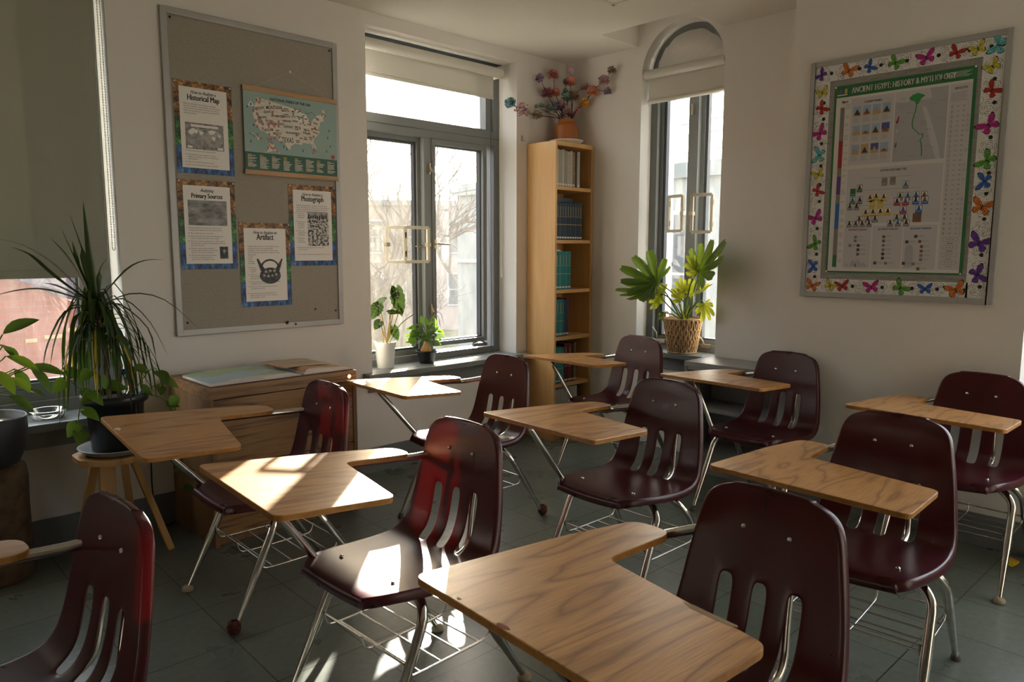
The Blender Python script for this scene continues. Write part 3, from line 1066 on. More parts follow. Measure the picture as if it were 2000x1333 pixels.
# ------------------------------------------------------------------ tablet-arm chairs
# local frame: x runs backwards from the front of the seat, y to the sitter's right (the arm side), origin on the floor
PROF = [  # x, z, half width, corner drop(z) , corner pull (x)
    (.176, .4485, .150), (.190, .4535, .172), (.215, .4560, .186), (.260, .4545, .199), (.320, .4480, .208), (.380, .4420, .214),
    (.440, .4380, .217), (.490, .4365, .218), (.530, .4385, .217), (.560, .4450, .216), (.585, .4600, .213), (.602, .4850, .209),
    (.614, .5200, .204), (.624, .5600, .199), (.633, .6100, .193), (.642, .6600, .185), (.650, .7050, .177), (.657, .7450, .170),
    (.6625, .7750, .162), (.6665, .7990, .146), (.669, .8140, .122), (.6705, .8220, .090)]
def shell_mesh():
    cols = [-1, -.93, -.80, -.62, -.495, -.41, -.325, -.165, -.085, 0, .085, .165, .325, .41, .495, .62, .80, .93, 1]
    # slot column pairs are given in metres in the slot rows
    nrow = len(PROF)
    def normal(i):
        a, b = PROF[max(0, i - 1)], PROF[min(nrow - 1, i + 1)]
        dx, dz = b[0] - a[0], b[1] - a[1]
        L = math.hypot(dx, dz)
        return dz / L, -dx / L      # points down / backwards
    bm = bmesh.new()
    V = {}
    slot_c = [-.086, 0, .086]
    hw = .0165
    ycols = {3: -.1265, 4: -.086 - hw, 5: -.086, 6: -.086 + hw, 7: -.043, 8: -hw, 9: 0, 10: hw, 11: .043, 12: .086 - hw, 13: .086, 14: .086 + hw, 15: .1265}
    nc = len(cols)
    for i, (x, z, w) in enumerate(PROF):
        nx, nz = normal(i)
        t = i / (nrow - 1)
        dish = .012 if 2 <= i <= 9 else (.010 if i < 18 else .006)
        for j in range(nc):
            k = w / .21
            if j in ycols:
                y = ycols[j] * (k if (i < 4 or i > 17) else 1.0)
                if i > 17:
                    y = ycols[j] * min(1, w / .17)
            elif j < 3:
                y = -w * [1, .955, .83][j]
            else:
                y = w * [.83, .955, 1][j - 16]
            u = abs(y) / w
            d = dish * (1 - u * u)
            zz = z + ([.0005, .001, .002, .0035][i - 18] * (1 - u * u) if i > 17 else 0)
            V[i, j] = bm.verts.new((x + nx * d, y, zz + nz * d))
    def rim(i, j, s_, k):
        nx, nz = normal(i) if i > 2 else (0, -1)
        x, z, w = PROF[i]
        o = [(.004, .005), (.0075, .016), (.008, .030 if i < 12 else .024)][k]
        return (x + nx * o[1], s_ * (w + o[0]), z + nz * o[1])
    for i in range(nrow):
        for k in range(3):
            V[i, 'l', k] = bm.verts.new(rim(i, 0, -1, k))
            V[i, 'r', k] = bm.verts.new(rim(i, 0, 1, k))
    ff = {}
    bt, tp = 9, 13    # slot rows from index 9..13 faces (profile .445 -> .61)
    for i in range(nrow - 1):
        for j in range(nc - 1):
            if 9 <= i <= 13 and j in (4, 5, 8, 9, 12, 13):
                continue
            ff[i, j] = bm.faces.new((V[i, j], V[i, j + 1], V[i + 1, j + 1], V[i + 1, j]))
        L = [V[i, 0]] + [V[i, 'l', k] for k in range(3)]
        L2 = [V[i + 1, 0]] + [V[i + 1, 'l', k] for k in range(3)]
        for k in range(3):
            bm.faces.new((L[k + 1], L[k], L2[k], L2[k + 1]))
        L = [V[i, nc - 1]] + [V[i, 'r', k] for k in range(3)]
        L2 = [V[i + 1, nc - 1]] + [V[i + 1, 'r', k] for k in range(3)]
        for k in range(3):
            bm.faces.new((L[k], L[k + 1], L2[k + 1], L2[k]))
    # front lip and top rim
    def endrim(i, dirx, dirz, outs):
        row = [V[i, 'l', 2], V[i, 'l', 1], V[i, 'l', 0]] + [V[i, j] for j in range(nc)] + [V[i, 'r', 0], V[i, 'r', 1], V[i, 'r', 2]]
        base = [v.co.copy() for v in row]
        prev = row
        for (fx, fz) in outs:
            cur = []
            ztop = [base[3].z] * 3 + [b.z for b in base[3:-3]] + [base[-4].z] * 3
            xtop = [base[3].x] * 3 + [b.x for b in base[3:-3]] + [base[-4].x] * 3
            for b, zt, xt in zip(base, ztop, xtop):
                if i == 0:
                    z_ = min(b.z, zt + fz) if b.z < zt - .001 else b.z + fz
                    cur.append(bm.verts.new((b.x + fx, b.y, z_ - (.0006 if b.z < zt - .001 else 0))))
                else:
                    x_ = max(b.x, xt + fx) if b.x > xt + .001 else b.x + fx
                    cur.append(bm.verts.new((x_ + (.0006 if b.x > xt + .001 else 0), b.y, b.z + fz)))
            for a in range(len(row) - 1):
                f_ = (prev[a], prev[a + 1], cur[a + 1], cur[a]) if i else (prev[a + 1], prev[a], cur[a], cur[a + 1])
                bm.faces.new(f_)
            prev = cur
    endrim(0, -1, 0, [(-.007, -.006), (-.009, -.018), (-.006, -.032)])
    endrim(nrow - 1, 1, 1, [(.004, .0035), (.012, .0035), (.021, -.003)])
    bmesh.ops.recalc_face_normals(bm, faces=bm.faces)
    me = bpy.data.meshes.new('seat_shell')
    bm.to_mesh(me)
    bm.free()
    me.materials.append(M['maroon'])
    for p in me.polygons:
        p.use_smooth = True
    return me
shell_me = shell_mesh()

TOPS = roundpoly([(0, .004), (0, -.592), (.318, -.592), (.378, -.178), (.622, -.172), (.618, -.062), (.40, -.026)],
                 [.030, .028, .030, .030, .045, .045, .05], 6)
def tabletop_mesh():
    m = MB()
    m.prism(TOPS, -.0165, 0, 0, 1)
    me_o = m.build('tabletop', ['tablet', 'edge'])
    me = me_o.data
    bm = bmesh.new()
    bm.from_mesh(me)
    bmesh.ops.remove_doubles(bm, verts=bm.verts, dist=1e-6)
    ed = [e for e in bm.edges if len(e.link_faces) == 2 and e.calc_face_angle(0) > R(60)]
    bmesh.ops.bevel(bm, geom=ed, offset=.0022, segments=2, profile=.6, affect='EDGES')
    bm.to_mesh(me)
    bm.free()
    bpy.data.objects.remove(me_o)
    return me
top_me = tabletop_mesh()

CH = {}
def leg_path(front, s_):
    if front:
        P = [(.158, .233 * s_, .012), (.330, .219 * s_, .365), (.362, .150 * s_, .407), (.368, .05 * s_, .407)]
    else:
        P = [(.734, .218 * s_, .012), (.520, .213 * s_, .345), (.480, .150 * s_, .405), (.474, .05 * s_, .405)]
    pts = fillet(P, .07, 8)
    base = P[0]
    q = []
    # add swage points on the straight lower part
    a, b = Vector(P[0]), Vector(P[1])
    for t in (0, .06, .30, .48, .52):
        q.append(a.lerp(b, t))
    return q + [p for p in pts[1:]], [.0092, .0096, .0118, .0146, .0155] + [.0150] * (len(pts) - 1)
def build_chair_proto():
    t = empty('tablet_arm_chair')
    CH['root'] = t
    o = bpy.data.objects.new('seat_shell', shell_me)
    C.objects.link(o)
    o.parent = t
    md = o.modifiers.new('thickness', 'SOLIDIFY')
    md.thickness = .0045
    md.offset = -1
    md = o.modifiers.new('smooth', 'SUBSURF')
    md.levels = md.render_levels = 2
    # rivets
    m = MB()
    m.lathe([(.0, .0032), (.004, .0028), (.0068, .0), (.0068, -.002)], n=12)
    for k, (x, y, z, back) in enumerate([(.6595, .057, .728, 1), (.6595, -.057, .728, 1), (.290, .130, .4475, 0), (.290, -.130, .4475, 0)]):
        rv = m.build('rivet', 'rivet', parent=t) if k == 0 else bpy.data.objects.new('rivet', rv.data)
        if k:
            C.objects.link(rv)
            rv.parent = t
        rv.location = (x, y, z)
        if back:
            rv.rotation_euler = (0, -R(80), 0)
    for fr in (1, 0):
        for s_ in (1, -1):
            pts, rs = leg_path(fr, s_)
            m = MB()
            m.tube(pts, rs, 12)
            lg = m.build('leg', 'chrome', parent=t)
            m = MB()
            x, y = pts[0].x, pts[0].y
            m.lathe([(.0, .026), (.0115, .026), (.0135, .016), (.016, .006), (.015, 0), (0, 0)], (x - (.003 if fr else -.003), y, 0), 14)
            m.build('foot_glide', 'rubber', parent=lg)
    # under-seat frame
    m = MB()
    for s_ in (1, -1):
        m.tube([(.270, .125 * s_, .416), (.36, .122 * s_, .406), (.48, .122 * s_, .405), (.555, .120 * s_, .412)], .0115, 12)
    for x in (.368, .474):
        m.tube([(x, .06, .4065), (x, -.06, .4065)], .0124, 12)
    m.beam((.31, -.17, .427), (.31, -.10, .427), .03, .006)
    m.beam((.31, .17, .427), (.31, .10, .427), .03, .006)
    m.build('seat_frame', 'chrome', parent=t)
    # back upright on the free side
    m = MB()
    m.tube(fillet([(.53, -.075, .414), (.630, -.072, .43), (.655, -.062, .56), (.698, -.060, .765), (.698, .060, .765), (.655, .062, .56), (.630, .072, .43), (.53, .075, .414)], .055, 7), .0095, 10)
    m.build('back_support', 'chrome', parent=t)
    # book rack
    m = MB()
    r_ = .0037
    m.tube([(.272, -.224, .240), (.272, .224, .240)], r_, 7)
    m.tube([(.594, -.214, .232), (.594, .214, .232)], r_, 7)
    for x in (.325, .40, .475, .55):
        m.tube([(x, -.205, .196), (x, .205, .196)], r_ * .9, 7)
    for y in (-.205, 0, .205):
        m.tube(fillet([(.268, y, .245), (.282, y, .199), (.34, y, .1965), (.54, y, .1965), (.585, y, .199), (.597, y, .238)], .018, 4), r_, 7)
    m.build('book_rack', 'wire', parent=t)
    o = bpy.data.objects.new('tabletop', top_me)
    C.objects.link(o)
    o.parent = t
    return t
proto = build_chair_proto()
# body x, y, rz ; tablet world x, y, rz, z, slope x, slope y
CHAIRS = {
 1: ((-3.3713, -1.0689, -.0218), (-3.464, -.743, -.055, .727, -.039, .057)),
 2: ((-3.4091, -2.0268, .0263), (-3.45, -1.656, -.091, .759, -.068, -.027)),
 3: ((-2.2738, -.9962, -.0433), (-2.295, -.56, -.089, .723, -.057, -.016)),
 4: ((-1.0395, -.9684, -.0305), (-.987, -.532, -.008, .717, -.064, .001)),
 5: ((-2.2955, -2.0219, -.0234), (-2.316, -1.631, -.029, .727, -.05, .004)),
 6: ((-1.0797, -1.9879, -.0133), (-.958, -1.545, -.02, .716, -.055, .002)),
 7: ((-2.2898, -2.9889, .0619), (-2.193, -2.583, .054, .681, -.035, .031)),
 8: ((-1.1162, -2.9264, -.0062), (-1.047, -2.558, .03, .71, -.05, .018)),
 9: ((-3.3511, -3.0115, -.0261), (-3.406, -2.644, -.054, .724, -.031, .006)),
 10: ((-4.4516, -2.113, .0885), (-4.543, -1.786, .02, .735, -.03, .0)),
}
LAB = {
 1: 'maroon tablet-arm chair in front of the wooden cabinet, a chip on its desktop edge',
 2: 'maroon tablet-arm chair with sunlight striping its desktop and glowing red through its back',
 3: 'maroon tablet-arm chair under the wide window, its desktop mostly in bright sun',
 4: 'maroon tablet-arm chair directly in front of the tall bookcase',
 5: 'maroon tablet-arm chair in the middle of the room, whole seat visible and desktop in shade',
 6: 'maroon tablet-arm chair in front of the low grey shelf, thin sun streak on its desktop',
 7: 'maroon tablet-arm chair with strongly figured desktop, pink light streak on its seat',
 8: 'maroon tablet-arm chair below the butterfly-bordered board, against the right edge of the picture',
 9: 'nearest maroon tablet-arm chair, large desktop in the foreground and a crack in its back',
 10: 'dark maroon tablet-arm chair at the lower left corner, desktop mostly cut off',
}
def look(o, col):
    pass
def tablet_matrix(body, tab):
    bx_, by_, bt = body
    x, y, t_, z, tx, ty = tab
    ct, st = math.cos(t_), math.sin(t_)
    ax = Vector((ct, st, tx))
    ay = Vector((-st, ct, ty))
    az = ax.cross(ay).normalized()
    ax.normalize()
    ay = az.cross(ax).normalized()
    org = Vector((x, y, z + ty * .3))
    W = Matrix(((ax.x, ay.x, az.x, org.x), (ax.y, ay.y, az.y, org.y), (ax.z, ay.z, az.z, org.z), (0, 0, 0, 1)))
    B = Matrix.Translation((bx_, by_, 0)) @ Matrix.Rotation(bt, 4, 'Z')
    return B.inverted() @ W
chairs = {}
for k, (body, tab) in CHAIRS.items():
    if k == 1:
        r_ = proto
        kids = list(proto.children)
    else:
        r_ = proto.copy()
        C.objects.link(r_)
        kids = []
        for ch in proto.children:
            c = ch.copy()
            C.objects.link(c)
            c.parent = r_
            kids.append(c)
            for g in ch.children:
                d = g.copy()
                C.objects.link(d)
                d.parent = c
    chairs[k] = r_
    r_['_kids'] = 0
    del r_['_kids']
for k, (body, tab) in CHAIRS.items():
    r_ = chairs[k]
    r_.location = (body[0], body[1], 0)
    r_.rotation_euler = (0, 0, body[2])
    tag(r_, LAB[k], 'chair', 'maroon tablet-arm chairs')
    TM = tablet_matrix(body, tab)
    for c in r_.children:
        if c.name.startswith('tabletop'):
            c.matrix_local = TM
    # support tube follows this chair's own tablet
    def tp(x, y, dz=-.030):
        return TM @ Vector((x, y, dz))
    m = MB()
    tip = tp(.60, -.118, -.026)
    pts = [Vector((.36, .120, .405)), Vector((.250, .178, .412)), tp(.095, -.165, -.028), tp(.20, -.130, -.028), tp(.45, -.117, -.027), tip,
           Vector((min(max(.615, tip.x + .06), max(.70, tip.x + .004)), tip.y - .012, tip.z - .004)), Vector((.715, .150, .690)), Vector((.692, .066, .672))]
    path = fillet(pts, .042, 7)
    m.tube(path, .0125, 12)
    so = m.build('tablet_support', 'chrome', parent=r_)
    m = MB()
    for xx, yy in ((.12, -.19), (.12, -.12), (.30, -.15)):
        q = tp(xx, yy, -.0165)
        m.tube([q, q + Vector((0, 0, -.006))], .006, 8)
    m.build('fixing_screw', 'rivet', parent=so)
# particular wear
def chips(k, spots):
    TM = tablet_matrix(*CHAIRS[k])
    for (x, y, sx_, sy_, mat) in spots:
        m = MB(TM)
        n = 11
        m.poly([(x + sx_ * (1 + random.uniform(-.35, .35)) * math.cos(2 * PI * i / n), y + sy_ * (1 + random.uniform(-.35, .35)) * math.sin(2 * PI * i / n)) for i in range(n)], .0004, 0)
        top = [c for c in chairs[k].children if c.name.startswith('tabletop')][0]
        o = m.build('worn_chip', mat, parent=None)
        o.parent = top
        o.matrix_parent_inverse = Matrix.Identity(4)
        o.data.transform(TM.inverted())
M['chipwhite'] = plain('bare_chip', (.75, .68, .58), .7)
M['chipred'] = plain('exposed_board_chip', (.32, .10, .06), .8)
M['chipedge'] = plain('worn_edge_wood', (.36, .25, .14), .8)
chips(1, [(.018, -.20, .010, .022, 'chipwhite')])
chips(2, [(.045, -.40, .010, .008, 'chipwhite')])
chips(9, [(.008, -.262, .007, .018, 'chipred'), (.010, -.135, .004, .006, 'chipedge'), (.332, -.46, .009, .05, 'chipedge')])
# crack in the nearest back
m = MB()
m.add([(.6645, .0, .8155), (.6650, .0045, .8205), (.660, -.001, .812), (.6590, .001, .79), (.6575, -.0012, .772), (.6555, .0002, .752)][:0] or
      [(.6655, .0035, .822), (.6655, -.0025, .822), (.6600, -.0012, .806), (.6560, -.0006, .79), (.6525, .0004, .762), (.6560, .0012, .79), (.6600, .0022, .806)], [(0, 1, 2, 3, 4, 5, 6)])
o = m.build('crack', 'black', parent=chairs[9])
# felt balls and worn glides on some feet
def refoot(k, which, kind):
    legs = [c for c in chairs[k].children if c.name.split('.')[0] == 'leg']
    lg = legs[which]
    gl = lg.children[0]
    me = gl.data
    xs = [v.co.x for v in me.vertices]
    ys = [v.co.y for v in me.vertices]
    cx_, cy_ = (min(xs) + max(xs)) / 2, (min(ys) + max(ys)) / 2
    m = MB()
    if kind == 'felt':
        pr = [(0, .054)] + [(.025 * math.sin(PI * i / 10) ** .8, .027 - .027 * math.cos(PI * i / 10) * -1) for i in range(9, 0, -1)] + [(0, 0)]
        m.lathe(pr, (cx_, cy_, 0), 20)
        n_ = 'felt_ball'
        mt = 'felt'
    else:
        m.lathe([(0, .024), (.012, .024), (.020, .016), (.023, .006), (.021, 0), (0, 0)], (cx_, cy_, 0), 18)
        n_ = 'worn_glide'
        mt = 'glide'
    o = m.build(n_, mt)
    me2 = o.data
    if kind == 'felt':
        for v in me2.vertices:
            v.co += Vector((random.uniform(-1, 1), random.uniform(-1, 1), random.uniform(-.4, .4))) * .0018
    bpy.data.objects.remove(o)
    gl.data = me2
    gl.name = n_
# leg order: front far, front near, rear far, rear near
refoot(1, 0, 'glide'); refoot(1, 1, 'felt')
refoot(2, 2, 'glide'); refoot(2, 3, 'glide')
refoot(3, 3, 'felt')
refoot(4, 0, 'glide'); refoot(4, 2, 'glide')
refoot(5, 3, 'felt')
refoot(8, 1, 'glide')
for k in chairs:
    for c in chairs[k].children:
        for g in c.children:
            if g.name.startswith('felt_ball'):
                g['label'] = 'dark fuzzy ball on the foot'

# ------------------------------------------------------------------ bookcase in the corner
KX0, KX1, KY0, KY1, KH = -.412, -.006, -.280, -.004, 2.13
bc = empty('bookcase', ((KX0 + KX1) / 2, (KY0 + KY1) / 2, 0))
tag(bc, 'tall narrow birch bookcase standing in the corner between the two windows', 'bookcase')
TB = Matrix.Translation((-(KX0 + KX1) / 2, -(KY0 + KY1) / 2, 0))
def bpart(name, a, b, lab_=None, mat='birch'):
    m = MB(TB)
    bx(m, a, b)
    o = m.build(name, mat, parent=bc, bevel=.0015)
    return o
bpart('side_panel', (KX0, KY0, 0), (KX0 + .019, KY1, KH))
bpart('side_panel', (KX1 - .019, KY0, 0), (KX1, KY1, KH - .0))
bpart('top_panel', (KX0 + .019, KY0, KH - .030), (KX1 - .019, KY1, KH))
bpart('back_panel', (KX0 + .019, KY1 - .006, .0), (KX1 - .019, KY1, KH - .03))
SH_Z = [(1.797, 1.822), (1.424, 1.449), (1.070, 1.095), (.730, .757), (.387, .412), (.055, .080)]
for a, b in SH_Z:
    bpart('shelf', (KX0 + .019, KY0 + .004, a), (KX1 - .019, KY1 - .006, b))
bpart('plinth', (KX0 + .019, KY0 + .02, 0), (KX1 - .019, KY0 + .035, .055))
SHELF_TOP = [b for a, b in SH_Z]

def bookcol(name, c, r=.55):
    return flat(name, c, r)
def make_book(x, z, w, h, d, col, band=None, labcol='page_white', lean=0, y0=None, names=None, dots=0):
    """spine towards the room; x = left edge"""
    yb = (KY0 + .030) if y0 is None else y0
    t = empty('book', (x, yb, z + .0008))
    t.rotation_euler = (0, lean, 0)
    m = MB()
    bx(m, (0, 0, 0), (w, .0022, h))
    bx(m, (0, .002, 0), (.0018, d, h))
    bx(m, (w - .0018, .002, 0), (w, d, h))
    m.build('cover', col, parent=t, bevel=.0006)
    m = MB()
    bx(m, (.0019, .0025, .003), (w - .0019, d - .004, h - .003))
    m.build('page_block', 'pageblock', parent=t)
    m = MB()
    bx(m, (.0025, -.0004, .010), (w - .0025, .0001, .022))
    if band:
        bx(m, (.003, -.0004, h * .40), (w - .003, .0001, h * .40 + .006), 1)
        bx(m, (.003, -.0004, h * .62), (w - .003, .0001, h * .62 + .004), 1)
        for k in range(7):
            zz = h * .66 + k * h * .035
            bx(m, (w * .38, -.0004, zz), (w * .62, .0001, zz + h * .022), 1)
    m.build('spine_label', [labcol, band or labcol], parent=t)
    return t
flat('pageblock', (.62, .56, .45), .8)
flat('page_white', (.70, .68, .62), .6)
flat('gilt', (.42, .33, .16), .5)
flat('spine_red', (.35, .03, .04), .5)
ORD = ['first', 'second', 'third', 'fourth', 'fifth', 'sixth', 'seventh', 'eighth', 'ninth', 'tenth', 'eleventh', 'twelfth']
x = KX0 + .021
ws = [.022, .028, .027, .030, .026, .029, .031, .026]
cols = [('bk_grey1', (.30, .285, .25)), ('bk_grey2', (.40, .385, .34)), ('bk_sage', (.33, .33, .24)), ('bk_grey3', (.43, .41, .36)), ('bk_grey1', 0), ('bk_grey2', 0), ('bk_grey3', 0), ('bk_brown', (.22, .15, .10))]
for i, w in enumerate(ws):
    nm, c = cols[i]
    if c:
        flat(nm, c, .6)
    t = make_book(x, SHELF_TOP[0], w - .0015, .262 - .004 * (i % 3) - .003 * i * .5, .20, nm, band='gilt' if i != 3 else None)
    tag(t, f'{"pale sage" if i == 2 else "faded grey"} hardback on the top shelf of the bookcase, {ORD[i]} from the left' if i < 7 else 'dark brown hardback at the right of the grey books on the top shelf', 'book', 'hardbacks on the top shelf')
    x += w
x += .022
t = make_book(x, SHELF_TOP[0], .030, .255, .20, 'bk_grey2', band='gilt')
tag(t, 'grey hardback standing apart at the right end of the top shelf row', 'book', 'hardbacks on the top shelf')
# second shelf: eleven navy volumes
flat('bk_navy', (.022, .042, .068), .45)
flat('bk_navy2', (.030, .058, .090), .45)
x = KX0 + .021
for i in range(11):
    w = .0265 + .001 * (i % 3)
    t = make_book(x, SHELF_TOP[1], w - .0012, .262 + .002 * (i % 2), .20, 'bk_navy' if i % 2 else 'bk_navy2', band='gilt')
    tag(t, f'navy blue volume with a white label on the second shelf, {ORD[i]} from the left', 'book', 'navy volumes on the second shelf')
    x += w
t = empty('book', (KX0 + .022, KY0 + .03, SHELF_TOP[1] + .266))
m = MB()
bx(m, (0, 0, 0), (.20, .19, .030))
m.build('cover', 'bk_navy', parent=t, bevel=.002)
m = MB()
bx(m, (.2001, .004, .003), (.2008, .186, .027))
m.build('page_block', 'pageblock', parent=t)
tag(t, 'navy book lying flat on top of the navy volumes', 'book')
# third shelf: six teal volumes
flat('bk_teal', (.012, .185, .205), .45)
flat('bk_teal2', (.016, .225, .245), .45)
x = KX0 + .021
for i in range(6):
    w = [.020, .034, .034, .031, .032, .034][i]
    t = make_book(x, SHELF_TOP[2], w - .0012, .272, .20, 'bk_teal' if i % 2 else 'bk_teal2', band='gilt')
    tag(t, f'teal volume on the third shelf, {ORD[i]} from the left', 'book', 'teal volumes on the third shelf')
    x += w
m = MB()
for k in range(4):
    a = .01 * k
    m.box((KX0 + .023 + a, KY0 + .05 + a, SHELF_TOP[2] + .2725 + .0035 * k), (KX0 + .12 + a * .6, KY0 + .20, SHELF_TOP[2] + .2755 + .0035 * k))
tag(m.build('paper_stack', 'paper'), 'few loose papers lying on the teal books of the third shelf', 'papers')
# fourth shelf
x = KX0 + .021
for i in range(4):
    w = [.032, .031, .034, .018][i]
    t = make_book(x, SHELF_TOP[3], w - .0012, .268, .20, ['bk_teal2', 'bk_teal', 'bk_teal2', 'bk_teal'][i], band='gilt', lean=.0)
    tag(t, f'teal volume on the fourth shelf, {ORD[i]} from the left', 'book', 'teal volumes on the fourth shelf')
    x += w
flat('bk_dteal', (.01, .06, .065), .5)
flat('bk_purple', (.055, .022, .13), .5)
t = make_book(x + .001, SHELF_TOP[3], .022, .262, .2, 'bk_dteal')
tag(t, 'dark teal book between the teal volumes and the purple book', 'book')
t = make_book(x + .026, SHELF_TOP[3], .024, .270, .2, 'bk_purple')
tag(t, 'purple book at the right end of the fourth shelf row', 'book')
# fifth shelf
x = KX0 + .021
for i in range(4):
    w = .030
    t = make_book(x, SHELF_TOP[4], w - .0012, .262, .20, 'bk_teal' if i % 2 else 'bk_dteal2' if False else 'bk_teal2', band='gilt')
    tag(t, f'teal volume on the fifth shelf, {ORD[i]} from the left', 'book', 'teal volumes on the fifth shelf')
    x += w
flat('bk_maroon', (.085, .012, .016), .5)
flat('bk_red', (.13, .022, .018), .5)
flat('bk_olive', (.16, .15, .07), .6)
for i, (w, h, c, l) in enumerate([(.042, .288, 'bk_maroon', 'dark maroon book next to the teal volumes on the fifth shelf'), (.044, .283, 'bk_red', 'red-brown book in the middle of the fifth shelf'), (.020, .28, 'bk_maroon', 'thin dark maroon book on the fifth shelf beside the olive one'), (.024, .285, 'bk_olive', 'olive book at the right end of the fifth shelf row')]):
    t = make_book(x + .001, SHELF_TOP[4], w - .0012, h, .2, c, band='gilt' if i < 2 else None)
    tag(t, l, 'book')
    x += w + .001
# sixth shelf: pale binders
flat('bk_white', (.52, .50, .45), .6)
x = KX0 + .021
for i in range(9):
    w = .0300
    t = make_book(x, SHELF_TOP[5], w - .0012, .292 - .003 * (i % 2), .21, 'bk_white')
    tag(t, f'off-white binder on the lowest shelf, {ORD[i]} from the left', 'binder', 'off-white binders on the lowest shelf')
    t.name = 'binder'
    x += w
t = make_book(x + .002, SHELF_TOP[5], .022, .30, .2, 'black')
tag(t, 'black binder at the right end of the lowest shelf', 'binder')
t.name = 'binder'

# ------------------------------------------------------------------ vase, plate, paper flowers
VC = (-.158, -.150)
m = MB()
m.lathe([(0, .002), (.075, .002), (.080, 0), (.086, .004), (.118, .026), (.124, .033), (.119, .033), (.085, .012), (0, .010)], (0, 0, 0), 40)
tag(m.build('plate', 'plate', loc=(VC[0], VC[1], KH)), 'cream plate under the orange jar on top of the bookcase', 'plate')
m = MB()
m.lathe([(0, .0), (.078, .0), (.084, .006), (.086, .03), (.0855, .10), (.083, .118), (.076, .132), (.064, .142), (.058, .147), (.058, .166), (.061, .171), (.056, .172), (.052, .168), (.052, .145), (.074, .125), (.078, .03), (0, .02)], (0, 0, 0), 40)
tag(m.build('vase', 'terracotta', loc=(VC[0], VC[1], KH + .012)), 'squat burnt-orange jar on the plate on top of the bookcase', 'vase')
mouth = Vector((VC[0], VC[1], KH + .17))
FC = {'blue': ((.06, .16, .22), (.20, .33, .36)), 'reddot': ((.66, .58, .52), (.26, .02, .03)), 'olive': ((.28, .24, .13), (.14, .09, .05)), 'tealsm': ((.13, .22, .20), (.35, .38, .32)),
      'purple': ((.10, .05, .13), (.30, .22, .30)), 'maroon': ((.20, .03, .06), (.32, .14, .16)), 'pinkdot': ((.55, .28, .27), (.35, .04, .05)), 'orange': ((.55, .15, .06), (.42, .22, .16)),
      'teal': ((.12, .22, .24), (.45, .48, .44)), 'lilac': ((.30, .24, .38), (.45, .38, .42)), 'mauve': ((.34, .22, .26), (.18, .08, .12)), 'pink': ((.62, .25, .32), (.75, .5, .5)),
      'green': ((.25, .38, .28), (.06, .14, .11)), 'brown': ((.28, .15, .09), (.12, .07, .05)), 'mix': ((.22, .18, .32), (.50, .22, .12)), 'redyel': ((.60, .12, .02), (.65, .45, .03)),
      'grayred': ((.42, .36, .36), (.25, .06, .08)), 'pinkred': ((.68, .40, .33), (.5, .10, .08))}
for k, (a, b) in FC.items():
    a, b = [tuple(min(.8, c * 1.45 + .03) for c in q) for q in (a, b)]
    M['fl_' + k] = noisy('paper_petal_' + k, a, b, 110, .47, .53, rough=.8)
def blossom(c, r, kind, parent, loc0, seed, petals=9, open_=.5):
    rnd = random.Random(seed)
    m = MB()
    c = Vector(c)
    for layer in range(4):
        k = [petals, petals, petals - 1, 5][layer]
        for i in range(k):
            a = 2 * PI * (i + rnd.random() * .5) / k
            el = [-.55, -.05, .45, 1.0][layer] + rnd.uniform(-.15, .15)
            d = Vector((math.cos(a) * math.cos(el), math.sin(a) * math.cos(el), math.sin(el)))
            s_ = d.cross(Vector((0, 0, 1)))
            if s_.length < .1:
                s_ = Vector((1, 0, 0))
            s_.normalize()
            n_ = d.cross(s_)
            rr = r * rnd.uniform(.85, 1.05)
            w = rr * .42
            P = [d * rr * .15, d * rr * .55 + s_ * w * .9 + n_ * w * .3, d * rr * .92 + s_ * w * .75 + n_ * w * rnd.uniform(-.6, .4), d * rr * 1.0 + n_ * w * rnd.uniform(-.3, .6), d * rr * .92 - s_ * w * .75 + n_ * w * rnd.uniform(-.6, .4), d * rr * .55 - s_ * w * .9 + n_ * w * .3, d * rr * .6]
            m.add([c + p for p in P], [(0, 1, 6), (1, 2, 3, 6), (6, 3, 4, 5), (0, 6, 5)], 0, True)
    o = m.build('blossom', 'fl_' + kind, parent=parent)
    return o
def pull(p, minx=-.075, miny=-.075):
    """slide a point towards the camera until it clears both walls"""
    p = Vector(p)
    cpos = Vector((-4.2399, -3.7803, 1.3718))
    d = (cpos - p).normalized()
    t = 0
    while p.x > minx or p.y > miny:
        p = p + d * .02
    return p
